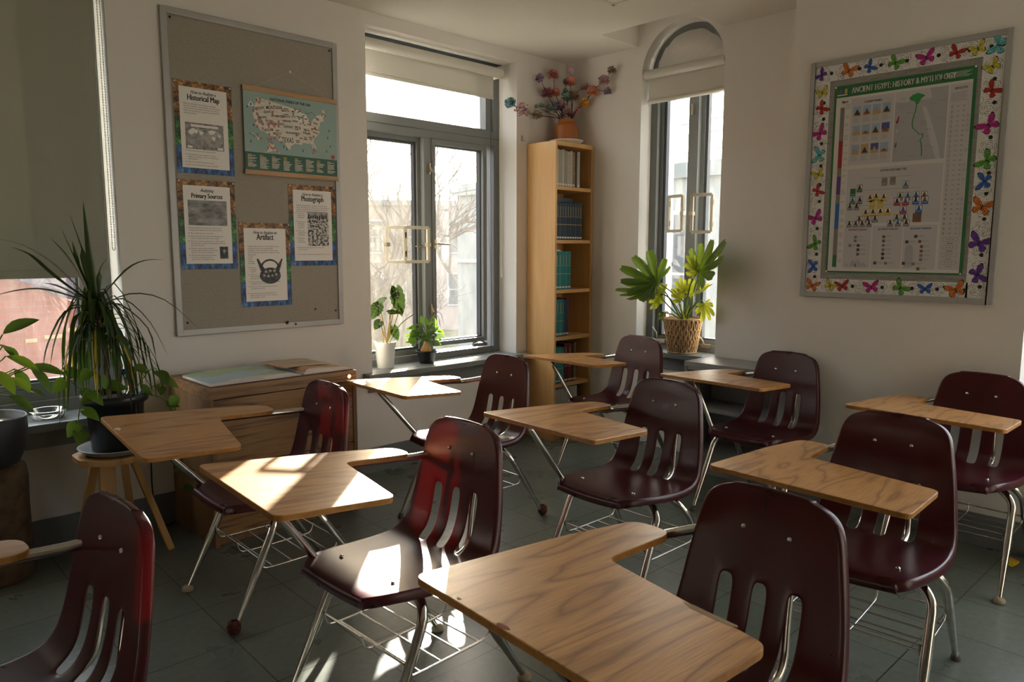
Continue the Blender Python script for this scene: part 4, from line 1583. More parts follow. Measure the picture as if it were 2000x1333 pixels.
branches = [
 ([((-.299, .009, 2.349), 'olive', .042), ((-.376, .086, 2.38), 'reddot', .056), ((-.436, .146, 2.434), 'blue', .044)], 'long left twig with red-dotted and blue paper flowers'),
 ([((-.224, -.066, 2.392), 'teal', .046), ((-.277, -.013, 2.413), 'tealsm', .022)], 'low left twig with a large pale-teal paper flower'),
 ([((-.305, .015, 2.405), 'tealsm', .018)], 'thin left twig ending in a tiny green paper bud'),
 ([((-.249, -.041, 2.50), 'maroon', .044), ((-.287, -.003, 2.606), 'purple', .036)], 'twig with a maroon paper flower below a purple one'),
 ([((-.207, -.083, 2.505), 'orange', .038), ((-.218, -.072, 2.632), 'pinkdot', .044)], 'twig with an orange paper flower below a pink dotted one'),
 ([((-.211, -.079, 2.431), 'lilac', .020)], 'short twig with a small lilac paper flower'),
 ([((-.149, -.141, 2.474), 'green', .044), ((-.156, -.134, 2.515), 'blue', .022), ((-.153, -.137, 2.581), 'purple', .026)], 'middle twig with a pale green paper flower and dark ones above'),
 ([((-.131, -.159, 2.578), 'orange', .046), ((-.130, -.160, 2.654), 'pink', .030)], 'tall middle twig with salmon and small pink paper flowers'),
 ([((-.178, -.112, 2.413), 'mauve', .044), ((-.163, -.127, 2.351), 'mauve', .03)], 'short twig with a mauve paper flower over the jar mouth'),
 ([((-.148, -.142, 2.382), 'mix', .036)], 'short twig with a grey-violet paper flower at the jar mouth'),
 ([((-.113, -.177, 2.481), 'brown', .044), ((-.058, -.232, 2.542), 'mix', .034)], 'right twig with a brown paper flower and a violet-orange one'),
 ([((-.094, -.196, 2.379), 'pinkred', .026), ((-.057, -.233, 2.43), 'redyel', .042), ((-.015, -.275, 2.514), 'orange', .046), ((.04, -.33, 2.59), 'grayred', .044), ((.078, -.368, 2.661), 'olive', .034)], 'longest right twig with red-yellow, orange and grey paper flowers'),
 ([((-.015, -.275, 2.505), None, 0), ((.059, -.349, 2.512), 'purple', .032)], 'thin right twig ending in a dark purple paper flower'),
 ([((-.123, -.167, 2.349), 'maroon', .026)], 'shortest twig with a maroon paper flower at the jar rim'),
]
for bi, (fl, lb) in enumerate(branches):
    t = empty('paper_flower_twig', mouth - Vector((0, 0, .10)))
    tag(t, lb + ', in the orange jar', 'paper flower', 'paper flower twigs in the orange jar')
    T0 = Matrix.Translation(-(mouth - Vector((0, 0, .10))))
    a_ = 2 * PI * bi / len(branches) + .4
    if True:
        q0 = Vector(fl[0][0]) - mouth
        a_ = math.atan2(q0.y - .0, q0.x) + (bi % 3 - 1) * .45
    r0_ = .020 + .009 * (bi % 4)
    pts = [mouth + Vector((r0_ * .55 * math.cos(a_), r0_ * .55 * math.sin(a_), -.09)), mouth + Vector((r0_ * math.cos(a_), r0_ * math.sin(a_), .01))]
    for (p, kind, r_) in fl:
        q = pull(p, -max(.03, r_ + .012), -max(.03, r_ + .012))
        pts.append(q)
    m = MB(T0)
    sp = smooth_path(pts, 5)
    m.tube(sp, [.0034 - .0020 * i / len(sp) for i in range(len(sp))], 6)
    m.build('twig', 'twig', parent=t)
    for j, (p, kind, r_) in enumerate(fl):
        if kind:
            blossom(pts[2 + j] - (mouth - Vector((0, 0, .10))), r_, kind, t, None, bi * 7 + j)
# little metal wall bracket left of the bookcase
m = MB()
bx(m, (-.470, 0, 2.145), (-.455, -.004, 2.185))
bx(m, (-.470, 0, 2.145), (-.455, -.03, 2.149))
tag(m.build('wall_bracket', 'alu'), 'tiny metal angle bracket on the wall left of the bookcase top', 'bracket')

# ------------------------------------------------------------------ wooden cabinet with atlas
CX0, CX1, CYF, CZ = -2.958, -2.188, -.505, .752
cab = empty('cabinet', ((CX0 + CX1) / 2, -.26, 0))
tag(cab, 'low oak-veneer drawer cabinet under the pinboard', 'cabinet')
TC = Matrix.Translation((-(CX0 + CX1) / 2, .26, 0))
def cpart(name, a, b, mat, parent=None, bev=.0015):
    m = MB(TC)
    bx(m, a, b)
    return m.build(name, mat, parent=parent or cab, bevel=bev)
cpart('side_panel', (CX0, CYF, 0), (CX0 + .022, -.012, CZ - .055), 'cabside')
cpart('side_panel', (CX1 - .022, CYF, 0), (CX1, -.012, CZ - .055), 'cabside')
cpart('top_panel', (CX0, CYF, CZ - .055), (CX1, -.012, CZ), 'cabwood')
cpart('back_panel', (CX0 + .022, -.03, .03), (CX1 - .022, -.012, CZ - .055), 'cabside')
cpart('drawer', (CX0 + .024, CYF + .004, .375), (CX1 - .024, CYF + .024, CZ - .060), 'cabwood')
cpart('drawer', (CX0 + .024, CYF + .004, .045), (CX1 - .024, CYF + .024, .370), 'cabwood')
cpart('plinth', (CX0 + .022, CYF + .03, 0), (CX1 - .022, CYF + .05, .045), 'cabside')
m = MB(TC)
m.tube([(CX1 - .045, CYF + .001, CZ - .028), (CX1 - .045, CYF - .006, CZ - .028)], .011, 16)
m.build('lock', 'rivet', parent=cab)
# open atlas
AX0, AX1, AYB, AYF = -2.945, -2.195, -.135, -.488
gx = -2.470
def pmat(name, stops, scale):
    m, n, b = newmat(name)
    mp = coords(n, scale)
    t = N(n, 'ShaderNodeTexNoise')
    t.inputs['Scale'].default_value = 1
    t.inputs['Detail'].default_value = 6
    n.links.new(mp.outputs[0], t.inputs['Vector'])
    r = ramp(n, stops)
    n.links.new(t.outputs['Fac'], r.inputs[0])
    n.links.new(r.outputs[0], b.inputs['Base Color'])
    b.inputs['Roughness'].default_value = .35
    return m
M['map_sea'] = pmat('atlas_map_left', [(.40, (.36, .48, .56)), (.50, (.40, .52, .56)), (.51, (.30, .44, .26)), (.65, (.42, .50, .30))], (3.2, 5.0, 1))
M['map_land'] = pmat('atlas_map_right', [(.36, (.34, .46, .34)), (.46, (.55, .50, .30)), (.56, (.58, .30, .16)), (.72, (.62, .42, .28))], (7, 5, 1))
atl = empty('atlas', (gx, -.31, CZ))
tag(atl, 'large open atlas with map pages lying on the wooden cabinet', 'atlas')
TA = Matrix.Translation((-gx, .31, -CZ))
m = MB(TA)
bx(m, (AX0, AYF, CZ + .0005), (AX1, AYB, CZ + .0035))
m.build('cover', 'bk_maroon', parent=atl, bevel=.001)
def page(name, x0, x1, hfun, mat, y0=AYF + .008, y1=AYB - .008, base=.0038):
    m = MB(TA)
    n = 18
    top, bot = [], []
    for i in range(n + 1):
        t = i / n
        x = x0 + (x1 - x0) * t
        z = CZ + hfun(t)
        top += [(x, y0, z), (x, y1, z)]
        bot += [(x, y0, CZ + base), (x, y1, CZ + base)]
    k = len(top)
    vs = top + bot
    for i in range(n):
        a, b, c, d = 2 * i, 2 * i + 1, 2 * i + 3, 2 * i + 2
        m.add(vs, [(a, d, c, b)], 0, True)
        m.add(vs, [(a, a + k, d + k, d)], 1)
        m.add(vs, [(b, c, c + k, b + k)], 1)
    m.add(vs, [(0, 1, k + 1, k)], 1)
    m.add(vs, [(2 * n, 2 * n + k, 2 * n + 1 + k, 2 * n + 1)], 1)
    return m.build(name, [mat, 'pagesedge'], parent=atl)
M['pagesedge'] = noisy('page_edges', (.50, .45, .38), (.78, .73, .66), 500, .4, .6, stretch=(.02, .02, 1))
page('page_block', AX0 + .008, gx, lambda t: .016 + .012 * math.sin(PI * min(1, t * 1.02)) - .016 * max(0, (t - .86) / .14) ** 2, 'map_sea')
page('page_block', gx, AX1 - .008, lambda t: .026 * (1 - t) ** .6 * (1 - max(0, (.12 - t) / .12) ** 2 * .8) + .010, 'map_land')
m = MB(TA)
m.add([(AX0 + .05, AYF + .02, CZ + .0238), (AX0 + .22, AYF + .02, CZ + .0300)], [])
# loose folded map page on the right-hand side
M['mapfold'] = pmat('loose_map_sheet', [(.36, (.62, .34, .20)), (.55, (.62, .44, .30)), (.7, (.50, .52, .34))], (8, 8, 1))
m = MB(TA)
n = 10
vs = []
for i in range(n + 1):
    t = i / n
    x = gx - .075 + .26 * t
    z = CZ + .0345 + .003 * math.sin(t * PI) - .006 * t
    vs += [(x + .012, AYF + .10, z), (x, AYB - .012, z + .003)]
for i in range(n):
    m.add(vs, [(2 * i, 2 * i + 2, 2 * i + 3, 2 * i + 1)], 0, True)
o = m.build('loose_sheet', 'mapfold', parent=atl, solid=.0012)
o['label'] = 'reddish-brown map sheet lying across the right page'

# ------------------------------------------------------------------ pinboard on the back wall
PX0, PX1, PZ0, PZ1 = -2.905, -1.955, .944, 2.526
pb = empty('pinboard', ((PX0 + PX1) / 2, 0, PZ0))
tag(pb, 'tall linen pinboard with grey metal frame holding five posters', 'pinboard')
pcx = (PX0 + PX1) / 2
TP = on_back(0, 0)
def toP(m):
    return m
m = MB(Matrix.Translation((-pcx, 0, -PZ0)))
bx(m, (PX0 + .02, 0, PZ0 + .02), (PX1 - .02, -.010, PZ1 - .02))
m.build('fabric_panel', 'linen', parent=pb)
m = MB(Matrix.Translation((-pcx, 0, -PZ0)))
frame_rect(m, PX0, PX1, PZ0, PZ1, .030, -.018, 0)
m.build('board_frame', 'alu', parent=pb, bevel=.003)
for x, z in ((PX0 + .047, PZ1 - .045), (PX1 - .045, PZ1 - .045), (PX0 + .055, PZ0 + .065), (PX1 - .05, PZ0 + .08)):
    m = MB(Matrix.Translation((-pcx, 0, -PZ0)))
    m.tube([(x, -.010, z), (x, -.0125, z)], .006, 10)
    m.build('screw', 'black', parent=pb)
for x, z, r_ in ((PX0 + .59, PZ0 + .03, .010), (PX0 + .77, PZ0 + .095, .006), (PX0 + .64, PZ0 + .02, .006)):
    m = MB(Matrix.Translation((-pcx, 0, -PZ0)) @ on_back(x, z, .0182 if z < PZ0 + .04 else .0102))
    m.poly([(r_ * (1 + random.uniform(-.5, .6)) * math.cos(i * .57), r_ * (1 + random.uniform(-.5, .6)) * math.sin(i * .57)) for i in range(11)], 0, 0)
    m.build('stain', 'twig', parent=pb)

def poster_base(x0, z0, w, h, name, label_, curl=0, off=.0115):
    t = empty(name, (x0, 0, z0))
    tag(t, label_, 'poster')
    L = Matrix(((1, 0, 0, 0), (0, 0, -1, -off), (0, 1, 0, 0), (0, 0, 0, 1)))
    m = MB(L)
    m.rect(0, 0, w, h, .0006, 0)
    m.rect(0, 0, w, h, 0, 0)
    m.add([(0, 0, 0), (w, 0, 0), (w, h, 0), (0, h, 0), (0, 0, .0006), (w, 0, .0006), (w, h, .0006), (0, h, .0006)], [(0, 1, 5, 4), (1, 2, 6, 5), (2, 3, 7, 6), (3, 0, 4, 7)], 0)
    return t, L, m
def study_poster(x0, z0, title1, title2, s2, body, bullets, label_, pic, w=.288, h=.445):
    t, L, m = poster_base(x0, z0, w, h, 'poster', label_)
    m.build('sheet', 'paper', parent=t)
    # collage border: sepia top, green middle, blue bottom
    m = MB(L)
    a, b = .028, .026
    m.rect(0, h - a, w, h, .0009, 0)
    for s_ in (0, w - b):
        m.rect(s_, h * .62, s_ + b, h - a, .0009, 0)
        m.rect(s_, h * .30, s_ + b, h * .62, .0009, 1)
        m.rect(s_, a, s_ + b, h * .30, .0009, 2)
    m.rect(0, 0, w, a, .0009, 2)
    m.build('collage_border', ['pbrown', 'pgreen', 'pblue'], parent=t)
    m = MB(L)
    m.text(title1, w / 2, h - .058, .0225, .0011, 0, sx=.76, bold=.0003, align='CENTER', shear=.25)
    for q_ in (-.0011, -.0004, .0004, .0011):
        m.text(title2, w / 2 + q_, h - .058 - .031, s2 * 1.06, .0011 + abs(q_) * .1, 0, sx=.70, bold=0, align='CENTER')
        if abs(q_) < .001:
            m.text(title1, w / 2 + q_, h - .058, .0225, .0011 + abs(q_) * .1, 0, sx=.76, bold=0, align='CENTER', shear=.25)
    m.build('title', 'black', parent=t)
    m = MB(L)
    y = body[0]
    for line in body[1]:
        m.text(line, .045, y, .0102, .0011, 0, sx=.88)
        y -= .0112
    for (bx_, by_, lines) in bullets:
        m.disc(bx_ - .008, by_ + .003, .0022, .0011, 0, 8)
        for k, line in enumerate(lines):
            m.text(line, bx_, by_ - k * .0106, .0095, .0011, 0, sx=.86)
    m.build('body_text', 'inkgrey', parent=t)
    m = MB(L)
    for xx in (.004, w - .004):
        m.disc(xx + (.004 if xx < .1 else -.004), h - .008, .0042, .0045, 0, 10)
    m.build('drawing_pin', 'white', parent=t)
    mats = pic(L, t, w, h)
    return t
M['inkgrey'] = plain('grey_ink', (.07, .068, .065), .6)
def pic_map(L, t, w, h):
    m = MB(L)
    m.rect(.048, .120, .238, .248, .0010, 0)
    for cx_ in (.100, .188):
        m.disc(cx_, .180, .046, .0013, 1, 32)
    # continents
    for P in ([(.062, .205), (.085, .222), (.112, .212), (.104, .196), (.090, .200), (.080, .188), (.068, .192)], [(.115, .212), (.138, .205), (.128, .190), (.118, .196)],
              [(.158, .212), (.178, .220), (.200, .216), (.186, .200), (.168, .198)], [(.178, .190), (.196, .186), (.190, .166), (.180, .172)], [(.205, .205), (.224, .196), (.215, .186)]):
        m.poly(P, .0016, 2)
    m.rect(.075, .228, .212, .240, .0014, 2)
    m.rect(.055, .124, .08, .136, .0014, 2)
    m.rect(.205, .124, .232, .136, .0014, 2)
    m.build('picture', ['pmap', 'pglobe', 'paper'], parent=t)
def pic_doc(L, t, w, h):
    m = MB(L)
    m.rect(.046, .220, .242, .345, .0010, 0)
    m.build('picture', 'pwater', parent=t)
    m = MB(L)
    m.rect(.196, .052, .240, .115, .0010, 0)
    m.rect(.198, .054, .238, .113, .0012, 1)
    m.disc(.219, .092, .009, .0014, 2, 16, .8)
    m.poly([(.203, .056), (.206, .078), (.219, .084), (.232, .078), (.236, .056)], .0014, 1)
    m.poly([(.216, .083), (.219, .070), (.222, .083)], .0016, 2)
    m.build('portrait_picture', ['pwater', 'pkettle', 'pglobe'], parent=t)
def pic_crowd(L, t, w, h):
    m = MB(L)
    m.rect(.110, .110, .240, .300, .0010, 0)
    m.rect(.112, .270, .238, .298, .0012, 1)
    for i in range(9):
        x = .118 + i * .0135
        hh = random.uniform(.010, .022)
        m.poly([(x - .005, .262), (x - .004, .262 + hh), (x - .002, .265 + hh), (x, .270 + hh), (x + .002, .265 + hh), (x + .004, .262 + hh), (x + .005, .262)], .0014, 2)
    m.build('picture', ['pcrowd', 'pglobe', 'black'], parent=t)
def pic_vessel(L, t, w, h):
    m = MB(L)
    cx_, cy_ = .166, .178
    body = [(cx_ + .062 * math.cos(a) * (1 if math.sin(a) < 0 else .95), cy_ - .008 + .050 * math.sin(a) * (1.0 if math.sin(a) < 0 else .75)) for a in [2 * PI * i / 36 for i in range(36)]]
    m.poly(body, .0010, 0)
    m.poly([(cx_ - .075, cy_ + .075), (cx_ - .066, cy_ + .078), (cx_ - .030, cy_ + .022), (cx_ - .054, cy_ + .010)], .0012, 0)
    m.poly([(cx_ + .075, cy_ + .078), (cx_ + .066, cy_ + .076), (cx_ + .030, cy_ + .022), (cx_ + .054, cy_ + .010)], .0012, 0)
    n = 18
    for i in range(n):
        a0, a1 = PI * .12 + PI * .76 * i / n, PI * .12 + PI * .76 * (i + 1) / n
        P = [(cx_ + r_ * math.cos(a), cy_ + .022 + r_ * .95 * math.sin(a)) for r_, a in ((.046, a0), (.056, a0), (.056, a1), (.046, a1))]
        m.poly(P, .0012, 0)
    for (dx, dy) in [(-.035, -.012), (-.012, -.016), (.012, -.014), (.034, -.008), (-.024, .008), (.0, .012), (.024, .012)]:
        m.disc(cx_ + dx, cy_ + dy, .0075, .0016, 1, 6, 1.1)
    m.build('picture', ['pkettle', 'pglobe'], parent=t)
study_poster(-2.861, 1.751, 'How to Analyze a', 'Historical Map', .0365,
    (.334, ['Maps are symbolic representations of places', 'shown in relation to one another. All maps neces-', 'sarily include some details and leave out others.', 'Next time you look at a map ask yourself the fol-', 'lowing questions:']),
    [(.054, .108, ['When and where was the map produced?']), (.054, .090, ['What details has the mapmaker chosen to', 'include (or exclude) in order to complete this', 'representation?']), (.054, .054, ['Why do you think the map was drawn?']), (.054, .040, ['How can you determine if a map is accurate?'])],
    'study poster titled Historical Map with two old hemispheres, top left on the pinboard', pic_map)
study_poster(-2.866, 1.276, 'Analyzing', 'Primary Sources', .0320,
    (.205, ['Probing questions can help you determine the', 'relevance and importance of primary sources.']),
    [(.052, .178, ['Who created the source and why?']), (.052, .163, ['Did the recorder have firsthand knowledge of the', 'event, or report what others saw or heard?']), (.052, .138, ['Was the recorder a neutral party, or did the author', 'have interests or opinions that might have influenced', 'what was recorded?']), (.052, .102, ['Did the recorder wish to inform or', 'persuade others? Did the recorder have', 'reason to be honest or dishonest?']), (.052, .068, ['Was the information recorded during', 'the event, immediately after the', 'event, or after some lapse of time?'])],
    'study poster titled Primary Sources with a grey document photo, below the Historical Map poster', pic_doc)
study_poster(-2.566, 1.072, 'How to Analyze an', 'Artifact', .0420,
    (.318, ['Artifacts take many forms. They might be a coin,', 'a stone tool found in an archaeological', 'excavation, a piece of clothing, or even a piece', 'of trash from your classroom\'s rubbish bin. Keep', 'these points', 'in mind', 'when', 'analyzing', 'an artifact.']),
    [(.054, .205, ['Why was', 'this object', 'created?']), (.054, .168, ['When and', 'where would it', 'have been used?']), (.054, .130, ['What does the artifact tell us about the technology', 'available at the time it was created?']), (.054, .104, ['What can it tell us about the life and times of', 'the people who used it?']), (.048, .068, ['If someone arrived from another planet, how', 'difficult would it be for him or her to figure out', 'what this object is? Why?'])],
    'study poster titled Artifact with a dark two-spouted vessel, lowest on the pinboard', pic_vessel)
study_poster(-2.278, 1.287, 'How to Analyze a', 'Photograph', .0400,
    (.330, ['Study the photograph for several minutes and write', 'down everything that you observe in it. Then divide the', 'image into quadrants & note the important elements', 'from each section. Answer the following questions:']),
    [(.050, .285, ['What is the', 'subject of the', 'photograph?']), (.050, .240, ['What does the', 'photograph', 'reveal about', 'its subject?']), (.050, .190, ['What is the', 'setting for the', 'photograph?']), (.050, .150, ['What other', 'details do', 'you observe?']), (.050, .098, ['When was the photograph taken, and what else', 'does it tell you?']), (.050, .060, ['How would you describe the photographer\'s point of view?'])],
    'study poster titled Photograph with a crowd photo, right of the Artifact poster', pic_crowd)

# map poster hung from a pin
MX0, MX1, MZ0, MZ1 = -2.520, -1.978, 1.772, 2.212
W_, H_ = MX1 - MX0, MZ1 - MZ0
mp_ = empty('map_poster', (MX0, 0, MZ0))
mp_.rotation_euler = (0, 0, 0)
tag(mp_, 'teal United States map poster with wooden bars hanging by a string on the pinboard', 'poster')
LM = Matrix(((1, 0, 0, 0), (0, 0, -1, -.0245), (0, 1, 0, 0), (0, 0, 0, 1))) @ Matrix.Rotation(R(-.3), 4, 'Z')
flat('map_teal', (.30, .43, .40), .5)
flat('map_cream', (.74, .68, .58), .5)
flat('map_green', (.018, .105, .065), .5)
flat('map_ink', (.02, .05, .05), .5)
flat('map_red', (.36, .06, .035), .5)
flat('map_yellow', (.62, .40, .05), .5)
m = MB(LM)
m.rect(0, 0, W_, H_, 0, 0)
m.rect(0, .0, W_, .112, .0004, 1)
m.build('sheet', ['map_teal', 'map_green'], parent=mp_)
for z in (-.004, H_ - .018):
    m = MB(LM)
    m.box((-.004, z, -.004), (W_ + .004, z + .024, .006))
    m.build('wooden_bar', 'posterwood', parent=mp_, bevel=.001)
m = MB(LM)
nail = (.264, H_ + .112)
m.tube([(.055, H_ + .004, .002), (nail[0], nail[1], .003), (W_ - .055, H_ + .004, .002)], .0011, 5)
m.build('hanging_string', 'string', parent=mp_)
m = MB(LM)
m.tube([(nail[0], nail[1], -.006), (nail[0], nail[1], .008)], [.002, .006], 10)
m.build('drawing_pin', 'white', parent=mp_)
US = [(-124.7, 48.4), (-123, 48.9), (-95, 49), (-94.6, 48.7), (-91, 48.1), (-89.5, 48), (-92, 46.7), (-90.5, 46.7), (-88, 47.4), (-87.5, 46.5), (-84.8, 46.5), (-84.2, 46), (-87, 45.7), (-88, 44.5), (-87.7, 43), (-87.5, 41.7), (-86.5, 42.2), (-86.3, 44), (-85.5, 45.2), (-84.5, 45.7), (-83.3, 45), (-83.9, 43.8), (-82.6, 43.9), (-82.5, 42.6), (-83.4, 41.8), (-81, 41.7), (-79, 42.7), (-79, 43.3), (-76.5, 43.5), (-76.2, 44.2), (-75, 45), (-71.5, 45), (-70.8, 45.4), (-70.2, 46.3), (-69.2, 47.4), (-68, 47.3), (-67.8, 45.7), (-67, 44.8), (-69, 44), (-70.5, 43.3), (-70.8, 42.3), (-70, 41.8), (-71.5, 41.4), (-73.8, 40.9), (-74, 40.5), (-74.2, 39.5), (-75.1, 38.8), (-75.9, 37.2), (-76.3, 38.8), (-76.3, 37), (-75.6, 35.6), (-76.5, 34.7), (-78, 33.9), (-79.5, 33), (-81, 31.8), (-81.4, 30.5), (-80.5, 28.2), (-80.1, 26.5), (-80.5, 25.2), (-81.7, 26), (-82.7, 27.8), (-82.8, 29.1), (-84, 30.1), (-85.5, 29.8), (-87.5, 30.3), (-89.2, 30.3), (-89.2, 29.2), (-91, 29.3), (-93.8, 29.7), (-95, 29.2), (-97.2, 27.7), (-97.3, 26), (-99.2, 26.5), (-101, 29.5), (-102.6, 29.8), (-103.2, 29), (-104.8, 30), (-106.5, 31.8), (-108.2, 31.4), (-111, 31.4), (-114.8, 32.5), (-117.1, 32.5), (-118.5, 34), (-120.6, 34.6), (-122, 36.8), (-123.8, 39), (-124.3, 40.4), (-124.1, 43), (-124, 46)]
def usp(lo, la):
    # gentle conic bend like the printed map
    th = R((lo + 96) * .62)
    r_ = .74 - (la - 37) * .0092
    x = .268 + r_ * math.sin(th) * 1.02
    y = .250 - (r_ * math.cos(th) - .74) * 1.05
    return x, y
m = MB(LM)
m.poly([usp(*p) for p in US], .0006, 0)
m.poly([(.120 + .9 * a, .112 + .9 * b) for a, b in [(.0, .005), (.012, .030), (.004, .050), (.020, .062), (.045, .058), (.052, .030), (.075, .018), (.085, .006), (.060, .020), (.040, .018), (.020, .010), (-.02, -.002 + .006)]], .0006, 0)
for a, b, r_ in [(.045, .207, .004), (.056, .200, .003), (.066, .193, .003), (.076, .183, .006)]:
    m.disc(a, b, r_, .0006, 0, 10)
m.poly([(.020, .345), (.040, .372), (.052, .356), (.060, .345)], .0006, 0)
m.build('land_shape', 'map_cream', parent=mp_)
m = MB(LM)
def seg(a, b, w=.0011):
    a, b = Vector((*usp(*a), 0)), Vector((*usp(*b), 0))
    d = (b - a)
    if d.length < 1e-5:
        return
    d.normalize()
    n_ = Vector((-d.y, d.x, 0)) * w / 2
    m.poly([(p.x, p.y) for p in (a - n_, b - n_, b + n_, a + n_)], .0009, 0)
for a, b in [((-124, 46), (-117, 45.9)), ((-117, 49), (-117, 42)), ((-124.2, 42), (-111, 42)), ((-120, 42), (-120, 39)), ((-120, 39), (-114.6, 35)), ((-114, 42), (-114, 36)), ((-111, 45), (-111, 41)), ((-116, 49), (-114.5, 45.5)), ((-114.5, 45.5), (-111, 44.6)), ((-111, 45), (-104, 45)), ((-104, 49), (-104, 41)), ((-109, 41), (-109, 31.4)), ((-111, 41), (-102, 41)), ((-114, 37), (-94.6, 37)), ((-102, 41), (-102, 37)), ((-103, 37), (-103, 32)), ((-106.6, 32), (-103, 32)), ((-104, 46), (-96.5, 46)), ((-104, 43), (-98.5, 43)), ((-102, 40), (-95.3, 40)), ((-97, 49), (-96.5, 43)), ((-96.5, 43.5), (-91.2, 43.5)), ((-95.8, 40.6), (-91.7, 40.6)), ((-94.6, 40), (-94.6, 33)), ((-100, 36.5), (-100, 34.5)), ((-100, 34.5), (-94.4, 33.6)), ((-94.6, 36.5), (-89.5, 36.5)), ((-94, 33), (-91.2, 33)), ((-91, 43), (-89.5, 37)), ((-90.2, 36), (-91.2, 31)), ((-88.2, 35), (-88.4, 30.3)), ((-85.6, 35), (-85, 31)), ((-90, 35), (-83, 35)), ((-89.4, 36.5), (-76, 36.5)), ((-87.5, 41.7), (-87.6, 38)), ((-84.8, 41.7), (-84.8, 39)), ((-87.6, 38), (-82.6, 38.4)), ((-80.5, 42), (-80.5, 39.7)), ((-80.5, 39.7), (-75.8, 39.7)), ((-85, 31), (-82, 30.6)), ((-83, 35), (-81, 32)), ((-79.8, 42), (-75, 42)), ((-73.4, 45), (-73.3, 41)), ((-91.5, 31), (-89.7, 31)), ((-104, 48.99), (-104, 45.9)), ((-123, 48.9), (-95, 48.95)), ((-92.8, 46.7), (-90.6, 43.5)), ((-90.4, 46.5), (-87.8, 45.2))]:
    seg(a, b)
m.build('state_lines', 'map_teal', parent=mp_)
m = MB(LM)
m.text('NATIONAL PARKS OF THE USA', .265, H_ - .052, .0195, .0012, 0, sx=.86, bold=.0006, align='CENTER')
for s, lo, la, z, sx_ in [('MONTANA', -109.6, 46.5, .026, .7), ('OREGON', -120.8, 43.2, .020, .72), ('IDAHO', -114.2, 43.2, .018, .7), ('NEVADA', -117, 39.4, .016, .7), ('WYOMING', -107.5, 42.4, .016, .7), ('UTAH', -111.6, 38.9, .015, .7), ('COLORADO', -105.5, 38.5, .017, .66), ('ARIZONA', -111.8, 33.8, .018, .7), ('NEW', -106, 34.9, .010, .9), ('MEXICO', -106, 33.2, .017, .7), ('TEXAS', -99.0, 30.3, .038, .62), ('KANSAS', -98.4, 38.1, .019, .72), ('NEBRASKA', -99.5, 41.1, .015, .72), ('OKLAHOMA', -97.3, 35.0, .013, .7), ('IOWA', -93.4, 41.6, .016, .7), ('NORTH', -100.4, 47.7, .009, .9), ('DAKOTA', -100.4, 46.6, .012, .8), ('SOUTH', -100.2, 44.7, .009, .9), ('DAKOTA', -100.2, 43.5, .014, .8), ('MISS', -92.6, 38.6, .012, .8), ('OURI', -92.6, 37.4, .012, .8), ('MIN', -94.6, 46.8, .014, .7), ('NE', -94.6, 45.6, .014, .7), ('SOTA', -94.4, 44.2, .013, .7), ('WISCON', -89.9, 44.2, .010, .8), ('SIN', -89.9, 43.3, .010, .8), ('ARKAN', -92.4, 35.2, .011, .8), ('SAS', -92.4, 34.2, .011, .8), ('LOUIS', -92.4, 31.2, .010, .8), ('IANA', -92.4, 30.3, .010, .8), ('TENNESSEE', -86.2, 35.5, .009, .8), ('KENTUCKY', -85.2, 37.2, .009, .8), ('OHIO', -82.8, 40.1, .012, .8), ('ILL', -89.2, 40.6, .010, .8), ('IN', -86.2, 39.9, .010, .8), ('ALA', -86.8, 33.2, .010, .8), ('BAMA', -86.8, 32.1, .010, .8), ('GEOR', -83.2, 33, .010, .8), ('GIA', -83.2, 31.9, .010, .8), ('MICH', -84.7, 43.2, .009, .8), ('PENNSYL', -77.6, 40.6, .009, .8), ('NEW', -75.4, 43.2, .008, .9), ('YORK', -75.4, 42.5, .008, .9), ('VIRGINIA', -78.6, 37.4, .009, .8), ('CAROLINA', -78.9, 35.4, .009, .8), ('MAINE', -69.2, 45.1, .009, .8), ('MISS', -89.8, 32.6, .009, .8)]:
    xx, yy = usp(lo, la)
    m.text(s, xx, yy - z * .15, z, .0013, 0, sx=sx_, bold=.0004, align='CENTER', rot=-R((lo + 96) * .55))
xx, yy = usp(-122.2, 40.2)
m.text('CALIFORNIA', xx, yy, .0185, .0013, 0, sx=.66, bold=.0004, rot=R(-58))
xx, yy = usp(-82.6, 29.4)
m.text('FLORIDA', xx, yy, .012, .0013, 0, sx=.8, rot=R(-66))
m.text('WASHINGTON', usp(-120.6, 47.1)[0], usp(-120.6, 47.1)[1], .011, .0013, 0, sx=.7, align='CENTER', rot=R(-8) + R(20))
m.text('HAWAII', .022, .205, .013, .0013, 0, sx=.8, rot=R(-28))
m.text('ALASKA', .125, .148, .012, .0013, 0, sx=.8, rot=R(50))
m.poly([(.034, .350), (.040, .364), (.046, .350)], .0013, 0)
for a, b in [((.345, .345), (.362, .352)), ((.362, .352), (.372, .347)), ((.372, .347), (.388, .360)), ((.388, .360), (.400, .350)), ((.400, .350), (.412, .342))]:
    a, b = Vector((*a, 0)), Vector((*b, 0))
    d = (b - a).normalized()
    n_ = Vector((-d.y, d.x, 0)) * .0009
    m.poly([(p.x, p.y) for p in (a - n_, b - n_, b + n_, a + n_)], .0013, 0)
for tx_, ty_ in [(.020, .335), (.052, .245), (.034, .160), (.218, .150), (.330, .140), (.395, .150), (.475, .150), (.500, .180), (.485, .225), (.495, .265), (.452, .345), (.235, .140)]:
    m.poly([(tx_ - .004, ty_), (tx_, ty_ + .018), (tx_ + .004, ty_)], .0012, 0)
m.build('map_lettering', 'map_ink', parent=mp_)
m = MB(LM)
